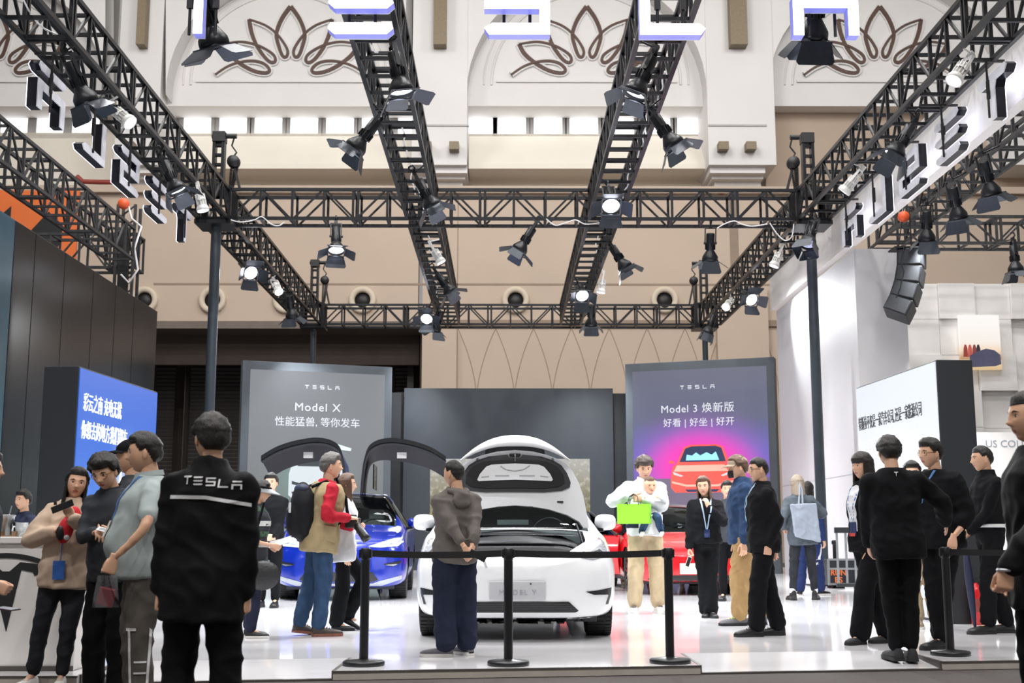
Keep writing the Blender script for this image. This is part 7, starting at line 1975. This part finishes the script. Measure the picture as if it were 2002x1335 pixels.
for z_, c_, nm in ((.97, C_navy, 'carrier_belt'),):
    m = MB(); m.tube([q.TP((.19 * math.sin(a), .165 * math.cos(a), .97)) for a in [2 * PI * k / 24 for k in range(24)]], .03 * q.s, 8, closed=True); m.build(nm, c_, q.root)
# the baby: seated in the carrier, facing forwards
bz = PLAT + .98 * q.s
bb_ = person('baby in a white carrier with blue jeans facing the camera', (bl.x, bl.y - .02, bz - .345), yw, .86, head=(10, 8, 4), feet={'R': (.12, .10, 0, .20, -20), 'L': (-.12, .10, 0, .20, -20)}, arms={'R': dict(w=(.22, .30, 1.35), hand='fist'), 'L': dict(w=(-.2, .32, 1.35), hand='fist')}, fat=1.25, top=dict(m=C_white, loose=.02, hem=.9), legs=dict(m=C_jeans, thigh=.11, knee=.10, hem=.09, fold=.004), shoes=dict(m=S_blk, sole=S_sole), hair=(None, None), voxel=.010, name='baby')
bb_.root['category'] = 'baby'
hb = MB(); c0 = bb_.HC; hm2 = head_mesh(1.15)
# a baby's head is large for its body
hv = [c0 + bb_.Hm @ (Vector(v) * .90 + Vector((0, .012, .03))) for v in hm2[0]]
hb.add(hv, hm2[1], True); hb.m = hm2[2]; hb.build('head', [M_skin, M_lips], bb_.root)
V_, F_ = hair_cap('short', .008, .07, -.04, .02, 3); hh_ = MB(); hh_.add([c0 + bb_.Hm @ (v * .91 + Vector((0, .012, .03))) for v in V_], F_, True); hh_.build('hair', M_hairb, bb_.root)
for sx in (-1, 1):
    e = MB(); e.ell(c0 + bb_.Hm @ (Vector((sx * .033, .083, .006)) * .90 + Vector((0, .012, .03))), (.009, .005, .007), 10, 8, bb_.Hm); e.build('eye', M_eyed, bb_.root)
m = MB(); m.grid(14, 8, lambda a, b_: Vector((.15 * math.sin((a - .5) * 3.2), .06 + .10 * math.cos((a - .5) * 3.0), .22 + .24 * b_))); m.grid(14, 8, lambda a, b_: Vector((.14 * math.sin((a - .5) * 3.2), .05 + .10 * math.cos((a - .5) * 3.0), .22 + .24 * b_))); m.build('carrier_panel', C_white, bb_.root)
gb = aty(1240, 1003, L.y - .40)
k = thing('green_bag', 'bright lime green paper carrier bag held by the man with the baby', 'bag', gb, R(-14)); M_lime = mat('lime_paper', '#86d62c', .5, noise=.04, nscale=8)
def gbx(dx, dy, dz): return (dx, dy, dz)
wb_, db_, hb_ = .40, .17, .24
for nm, a_, b_ in (('front_sheet', (-wb_ / 2, -db_ / 2, -.13), (wb_ / 2, -db_ / 2 + .004, .11)), ('back_sheet', (-wb_ / 2, db_ / 2 - .004, -.13), (wb_ / 2, db_ / 2, .11)), ('side_sheet', (-wb_ / 2, -db_ / 2, -.13), (-wb_ / 2 + .004, db_ / 2, .11)), ('side_sheet', (wb_ / 2 - .004, -db_ / 2, -.13), (wb_ / 2, db_ / 2, .11)), ('bottom_sheet', (-wb_ / 2, -db_ / 2, -.13), (wb_ / 2, db_ / 2, -.126))):
    m = MB(); m.box2(a_, b_); m.build(nm, M_lime, k)
for y_ in (-db_ / 2, db_ / 2): m = MB(); m.tube([(-.07, y_, .1), (-.05, y_ * .6, .2), (.0, y_ * .3, .235), (.05, y_ * .6, .2), (.07, y_, .1)], .006, 6); m.build('rope_handle', M_black, k)
# ---- woman in black with lanyard, hand at her mouth
L = ground(1384, 1207); yw = 176
q = person('woman in a black jumper and slit flared trousers with hand at her mouth', L, yw, hgt(1370, 930, L), female=True, head=(-14, 6, 4), feet={'R': fpx(L, yw, 1376, 1204, -10), 'L': fpx(L, yw, 1390, 1207, 12)}, arms={'L': dict(px=(1385, 992), dy=-.22, pole=(-1, -.2, -1), hand='relax', f=(.25, -.1, 1), n=(.6, -.8, 0)), 'R': dict(px=(1346, 1088), dy=-.06, hand='hold')},
           top=dict(m=C_black2, loose=.026, hem=.92, arm=.008, name='jumper'), legs=dict(m=C_black, thigh=.082, knee=.066, hem=.098, end=.97), shoes=dict(m=S_blk, sole=S_solk, lace=S_gry), hair=('long', M_hairb, .22))
lanyard(q, L_pale, 0, 1.08, .016, (.07, .10, B_navy), .06)
k = thing('phone', 'white phone in the lowered hand of the woman in the black jumper', 'phone', aty(1346, 1098, L.y - .1)); m = MB(); m.box((0, 0, 0), (.05, .01, .13), Matrix.Rotation(R(20), 3, 'Y')); m.build('phone_body', S_wht, k, bevel=.004); m = MB(); m.box((0, -.007, 0), (.04, .002, .11), Matrix.Rotation(R(20), 3, 'Y')); m.build('phone_screen', M_blackp, k)
# ---- man standing by the red car, behind her
L = at_depth(1424, 18.6, PLAT)
q = person('man in dark clothes standing beside the red car bonnet, partly hidden', L, 170, hgt(1428, 940, L), top=dict(m=C_char, loose=.02, hem=.86), legs=dict(m=C_black), shoes=dict(m=S_blk, sole=S_solk), hair=('short', M_hairk), voxel=.022, skin=M_skin2)
# ---- man in denim with cap and mask
L = ground(1458, 1222); yw = 88
q = person('man in a denim jacket, beige cap and tan cargo trousers', L, yw, hgt(1432, 888, L) - .01, head=(6, 6, 0), feet={'R': fpx(L, yw, 1474, 1216, -6), 'L': fpx(L, yw, 1450, 1224, 18)}, top=dict(m=C_djack, loose=.034, hem=.84, collar=.03, name='denim_jacket', arm=.01), legs=dict(m=C_cargo, thigh=.11, knee=.10, hem=.085, fold=.022), shoes=dict(m=S_gry, sole=S_solk, lace=S_green), hair=('short', M_hairb))
cap(q, mat('beige_cap', '#9b8b76', .85, noise=.08, nscale=30), back=False)
m = MB(); m.grid(9, 7, lambda a, b_: q.HP((.062 * math.sin((a - .5) * 2.4), .045 + .075 * math.cos((a - .5) * 2.4) * (1 - .2 * abs(b_ - .5)), -.02 - .075 * b_))); m.build('face_mask', mat('black_mask', '#1b1b1e', .8, noise=.1, nscale=30), q.root)
# ---- man in black with glasses next to him
L = ground(1498, 1243); yw = 92
q = person('man in an all-black outfit with glasses and lanyard beside the denim jacket', L, yw, hgt(1478, 893, L), head=(4, 2, 0), fat=1.06, feet={'R': fpx(L, yw, 1512, 1238, 0), 'L': fpx(L, yw, 1484, 1246, 14)}, arms={'L': dict(px=(1502, 1066), dy=-.20, hand='fist', f=(0, .1, -1)), 'R': dict(px=(1510, 1070), dy=.2)},
           top=dict(m=C_black2, loose=.026, hem=.82, collar=.02, name='jacket'), legs=dict(m=C_black, thigh=.10, knee=.09, hem=.085), shoes=dict(m=S_blk, sole=S_solk, lace=S_blk), hair=('crop', M_hairk))
glasses(q, M_blackp); lanyard(q, L_pale, 20, 1.1, .012, (.06, .09, B_navy))
# ---- two women at the back by the post
L = ground(1573, 1173); yw = -6
q = person('woman in a grey blazer with ash-blonde hair seen from behind', L, yw, hgt(1543, 928, L), female=True, head=(6, 4, 0), side=-3, feet={'L': fpx(L, yw, 1553, 1174, 12), 'R': fpx(L, yw, 1591, 1172, -16)}, arms={'R': dict(w=(.16, .30, 1.18), pole=(1, -.6, -.3)), 'L': dict(w=(-.24, .10, 1.0))}, top=dict(m=C_blazer, loose=.03, hem=.78, collar=.01, name='blazer', arm=.006), legs=dict(m=C_bjeans, thigh=.085, knee=.066, hem=.05, end=.86), shoes=dict(kind='boot', m=S_blk, sole=S_solk), hair=('bob', M_hairl, .17))
for k_ in 'RL':
    m = MB(); a_ = Vector(fpx(L, yw, *((1553, 1174) if k_ == 'L' else (1591, 1172)))[:2] + (.13,)); m.lathe([(.045, -.02), (.048, 0), (.048, .03), (.043, .045)], 16, c=a_); m.build('white_sock', C_white, q.root)
k = thing('tote_bag', 'grey canvas tote bag on the shoulder of the woman in the grey blazer', 'bag', aty(1578, 1052, L.y - .26), R(8)); C_tote = cloth('grey_canvas', '#878f9a', .9, .3)
sc_ = L.y / FPX
m = MB(); m.prism([(-.19, .02), (.21, -.06), (.16, .52), (-.24, .50)], lambda p: (p[0], -.035, p[1]), lambda p: (p[0], .035, p[1])); me = remesh(m, .014, 4); folds(me, .01, 1); me.materials.clear(); me.materials.append(C_tote); link('bag_body', me, k)
m = MB(); m.tube([(-.12, -.02, .5), (-.08, .02, .72), (-.06, .08, .82), (-.04, .03, .7), (-.05, 0, .5)], .014, 6); m.build('bag_strap', C_tote, k)
L = ground(1586, 1164); yw = -28
q = person('person with dark hair in a navy tracksuit with white piping behind the tote bag', L, yw, hgt(1585, 941, L), female=True, feet={'R': fpx(L, yw, 1596, 1162, -30), 'L': fpx(L, yw, 1572, 1166, 20)}, top=dict(m=C_track, loose=.024, hem=.86), legs=dict(m=C_track, thigh=.095, knee=.085, hem=.08), shoes=dict(m=S_blk, sole=S_sole), hair=('long', M_hairk, .16), voxel=.018)
vb = BVHTree.FromPolygons([Vector(v) for v in verts_of(q.legs.data)], faces_of(q.legs.data))
for an in (-90, 90): drape(q, [(-.008, .16), (.012, .16), (.012, .82), (-.008, .82)], an, .004, C_strip, 'white_piping', .05, .002, bvh=vb)

# ---- group at the right
L = ground(1706, 1258); yw = 112
q = person('woman in a navy blazer with white top and badge smiling to the left', L, yw, hgt(1690, 884, L), female=True, head=(2, 2, 0), feet={'R': fpx(L, yw, 1728, 1254, -4), 'L': fpx(L, yw, 1685, 1260, 16)}, arms={'R': dict(px=(1722, 1110), dy=.1), 'L': dict(px=(1700, 1108), dy=-.12)},
           top=dict(m=C_black, loose=.028, hem=.84, name='blazer', collar=.0), legs=dict(m=C_black, thigh=.098, knee=.092, hem=.10, end=.95, fold=.006), shoes=dict(m=S_dgr, sole=S_solk), hair=('fringe', mat('dark_hair', '#221b17', .45, noise=.3, nscale=60, bump=.5, bscale=90, stretch=(3, 3, .5)), .19))
drape(q, [(-.05, 1.0), (.05, 1.0), (.07, 1.40), (.0, 1.42), (-.07, 1.40)], 6, .006, C_white, 'white_shirt_front', .04, .003); lanyard(q, L_blue, 6, 1.1, .014, (.085, .12, B_navy)); drape(q, [(-.04, .955), (.04, .955), (.04, .985), (-.04, .985)], 6, .022, mat('red_badge_foot', '#b8433a', .5, noise=.05, nscale=20), 'badge_foot', .05, .004)
L = ground(1765, 1288); L.z = .045; yw = -6
q = person('man in a black sweatshirt with small white emblem at the neck, back to the camera', L, yw, hgt(1742, 850, L), head=(4, 8, 0), side=-2, pelvis=(.0, -.02, 0), feet={'L': fpx(L, yw, 1743, 1288, 10), 'R': fpx(L, yw, 1784, 1292, -6)}, arms={'L': dict(px=(1700, 1075), dy=.25, pole=(-1, -.5, 0)), 'R': dict(px=(1848, 1020), dy=.22, pole=(1, -.4, -.4), hand='flat')},
           top=dict(m=C_black2, loose=.036, hem=.80, arm=.012, name='sweatshirt'), legs=dict(m=C_black, thigh=.088, knee=.068, hem=.052), shoes=dict(m=S_dgr, sole=S_solk), hair=('short', M_hairk))
s_ = q.s
for poly in ([(-.016, 1.452), (.016, 1.452), (.014, 1.446), (.004, 1.444), (0, 1.415), (-.004, 1.444), (-.014, 1.446)],): drape(q, [(a, b_ * s_) for a, b_ in poly], 180, .005, C_strip, 'neck_emblem', .02, .002)
L = ground(1845, 1268); yw = 122
q = person('man with glasses in a black short-sleeved sweatshirt resting a hand on the stanchion', L, yw, hgt(1812, 856, L), head=(-14, 2, 0), lean=4, pelvis=(0, -.04, 0), feet={'R': fpx(L, yw, 1862, 1274, -8), 'L': fpx(L, yw, 1828, 1264, 26)}, arms={'L': dict(px=(1864, 1050), dy=-.26, pole=(-.4, -1, 0), hand='hold', f=(0, .3, -1), n=(.4, -.4, -.6)), 'R': dict(px=(1838, 1020), dy=-.05, pole=(.6, -1, -.3), hand='relax', f=(-1, .2, 0))},
           top=dict(m=C_black2, loose=.034, hem=.84, sleeve=.66, arm=.016, name='sweatshirt'), legs=dict(m=C_black, thigh=.10, knee=.088, hem=.078), shoes=dict(m=S_blk, sole=S_solk, lace=S_blk), hair=('short', M_hairk))
glasses(q, M_gold); lanyard(q, L_blue, 10, 1.2, .014)
L = at_depth(1788, 13.15, PLAT)
q = person('hidden person in beige trousers between the men in black at the stanchion', L, 170, hgt(1778, 902, L), feet={'R': fpx(L, 170, 1768, 1221, -6), 'L': fpx(L, 170, 1811, 1222, 8)}, top=dict(m=C_white, loose=.02, hem=.86), legs=dict(m=C_khaki, thigh=.09, knee=.075, hem=.07), shoes=dict(kind='boot', m=mat('sand_boot', '#8d7c66', .8, noise=.1, nscale=30), sole=S_sole), hair=('short', M_hairk), voxel=.02)
L = ground(1946, 1238); yw = 96
q = person('man in a black shirt with belt standing with both hands on an umbrella', L, yw, hgt(1926, 870, L), head=(-6, 2, 0), feet={'R': fpx(L, yw, 1955, 1234, -4), 'L': fpx(L, yw, 1938, 1240, 14)}, arms={'L': dict(px=(1892, 1040), dy=-.14, pole=(-.4, -1, -.5), hand='fist', f=(.1, 1, -.4)), 'R': dict(px=(1894, 1042), dy=.06, pole=(.4, -1, -.5), hand='fist', f=(-.1, 1, -.4))},
           top=dict(m=C_black, loose=.016, hem=1.0, collar=.025, name='shirt', arm=.004), legs=dict(m=C_black, thigh=.095, knee=.08, hem=.075), shoes=dict(m=S_blk, sole=S_solk), hair=('crop', M_hairk), skin=M_skin2)
m = MB(); m.tube([q.TP((.185 * math.sin(a), .14 * math.cos(a), 1.005)) for a in [2 * PI * k / 24 for k in range(24)]], .016 * q.s, 8, closed=True); m.build('belt', C_strip, q.root)
hnd = aty(1884, 1046, L.y - .03); tip = atz(1908, 1240, PLAT); tip.y = L.y - .05; tip.x = aty(1908, 1240, tip.y).x
um = thing('umbrella', 'furled dark navy umbrella used as a stick by the man in the black shirt', 'umbrella', (tip.x, tip.y, PLAT)); hv_ = hnd - Vector((tip.x, tip.y, PLAT))
M_umb = mat('navy_umbrella_cloth', '#1d2440', .6, noise=.15, nscale=30)
m = MB(); m.tube([hv_ * t for t in (.05, .2, .4, .6, .78, .82)], [.012, .026, .036, .040, .030, .012], 10); m.build('furled_canopy', M_umb, um)
m = MB(); m.cyl((0, 0, 0), hv_ * .06, .005, n=8); m.cyl(hv_ * .8, hv_ * .97, .007, n=8); m.build('shaft', M_blackp, um)
m = MB(); m.tube([hv_ * .95, hv_ * 1.05, hv_ * 1.06 + Vector((-.03, 0, .015)), hv_ * 1.02 + Vector((-.05, 0, .0))], .012, 8); m.build('handle', M_blackp, um)
# ---- man in black suit cut by the right frame edge
L = at_depth(2040, 5.6)
q = person('large man in a black suit cut off by the right frame edge', L, 86, hgt(1995, 762, L), head=(4, 2, 0), arms={'L': dict(px=(1968, 1112), dy=-.2, hand='hold', f=(0, .15, -1)), 'R': dict(px=(1990, 1120), dy=.2)}, top=dict(m=C_jacket, loose=.03, hem=.74, arm=.01, name='suit_jacket'), legs=dict(m=C_black, thigh=.105, knee=.09, hem=.085), shoes=dict(m=S_blk, sole=S_solk), hair=('crop', M_hairk), skin=M_skin2, fat=1.05, voxel=.014)
w_ = q.wri['L']; m = MB(); m.tube([w_ + Vector((.036 * math.cos(a), .036 * math.sin(a), -.005)) for a in [2 * PI * k / 18 for k in range(18)]], .008, 6, closed=True); m.build('watch', M_steel, q.root)
bpy.data.scenes.remove(WORK)
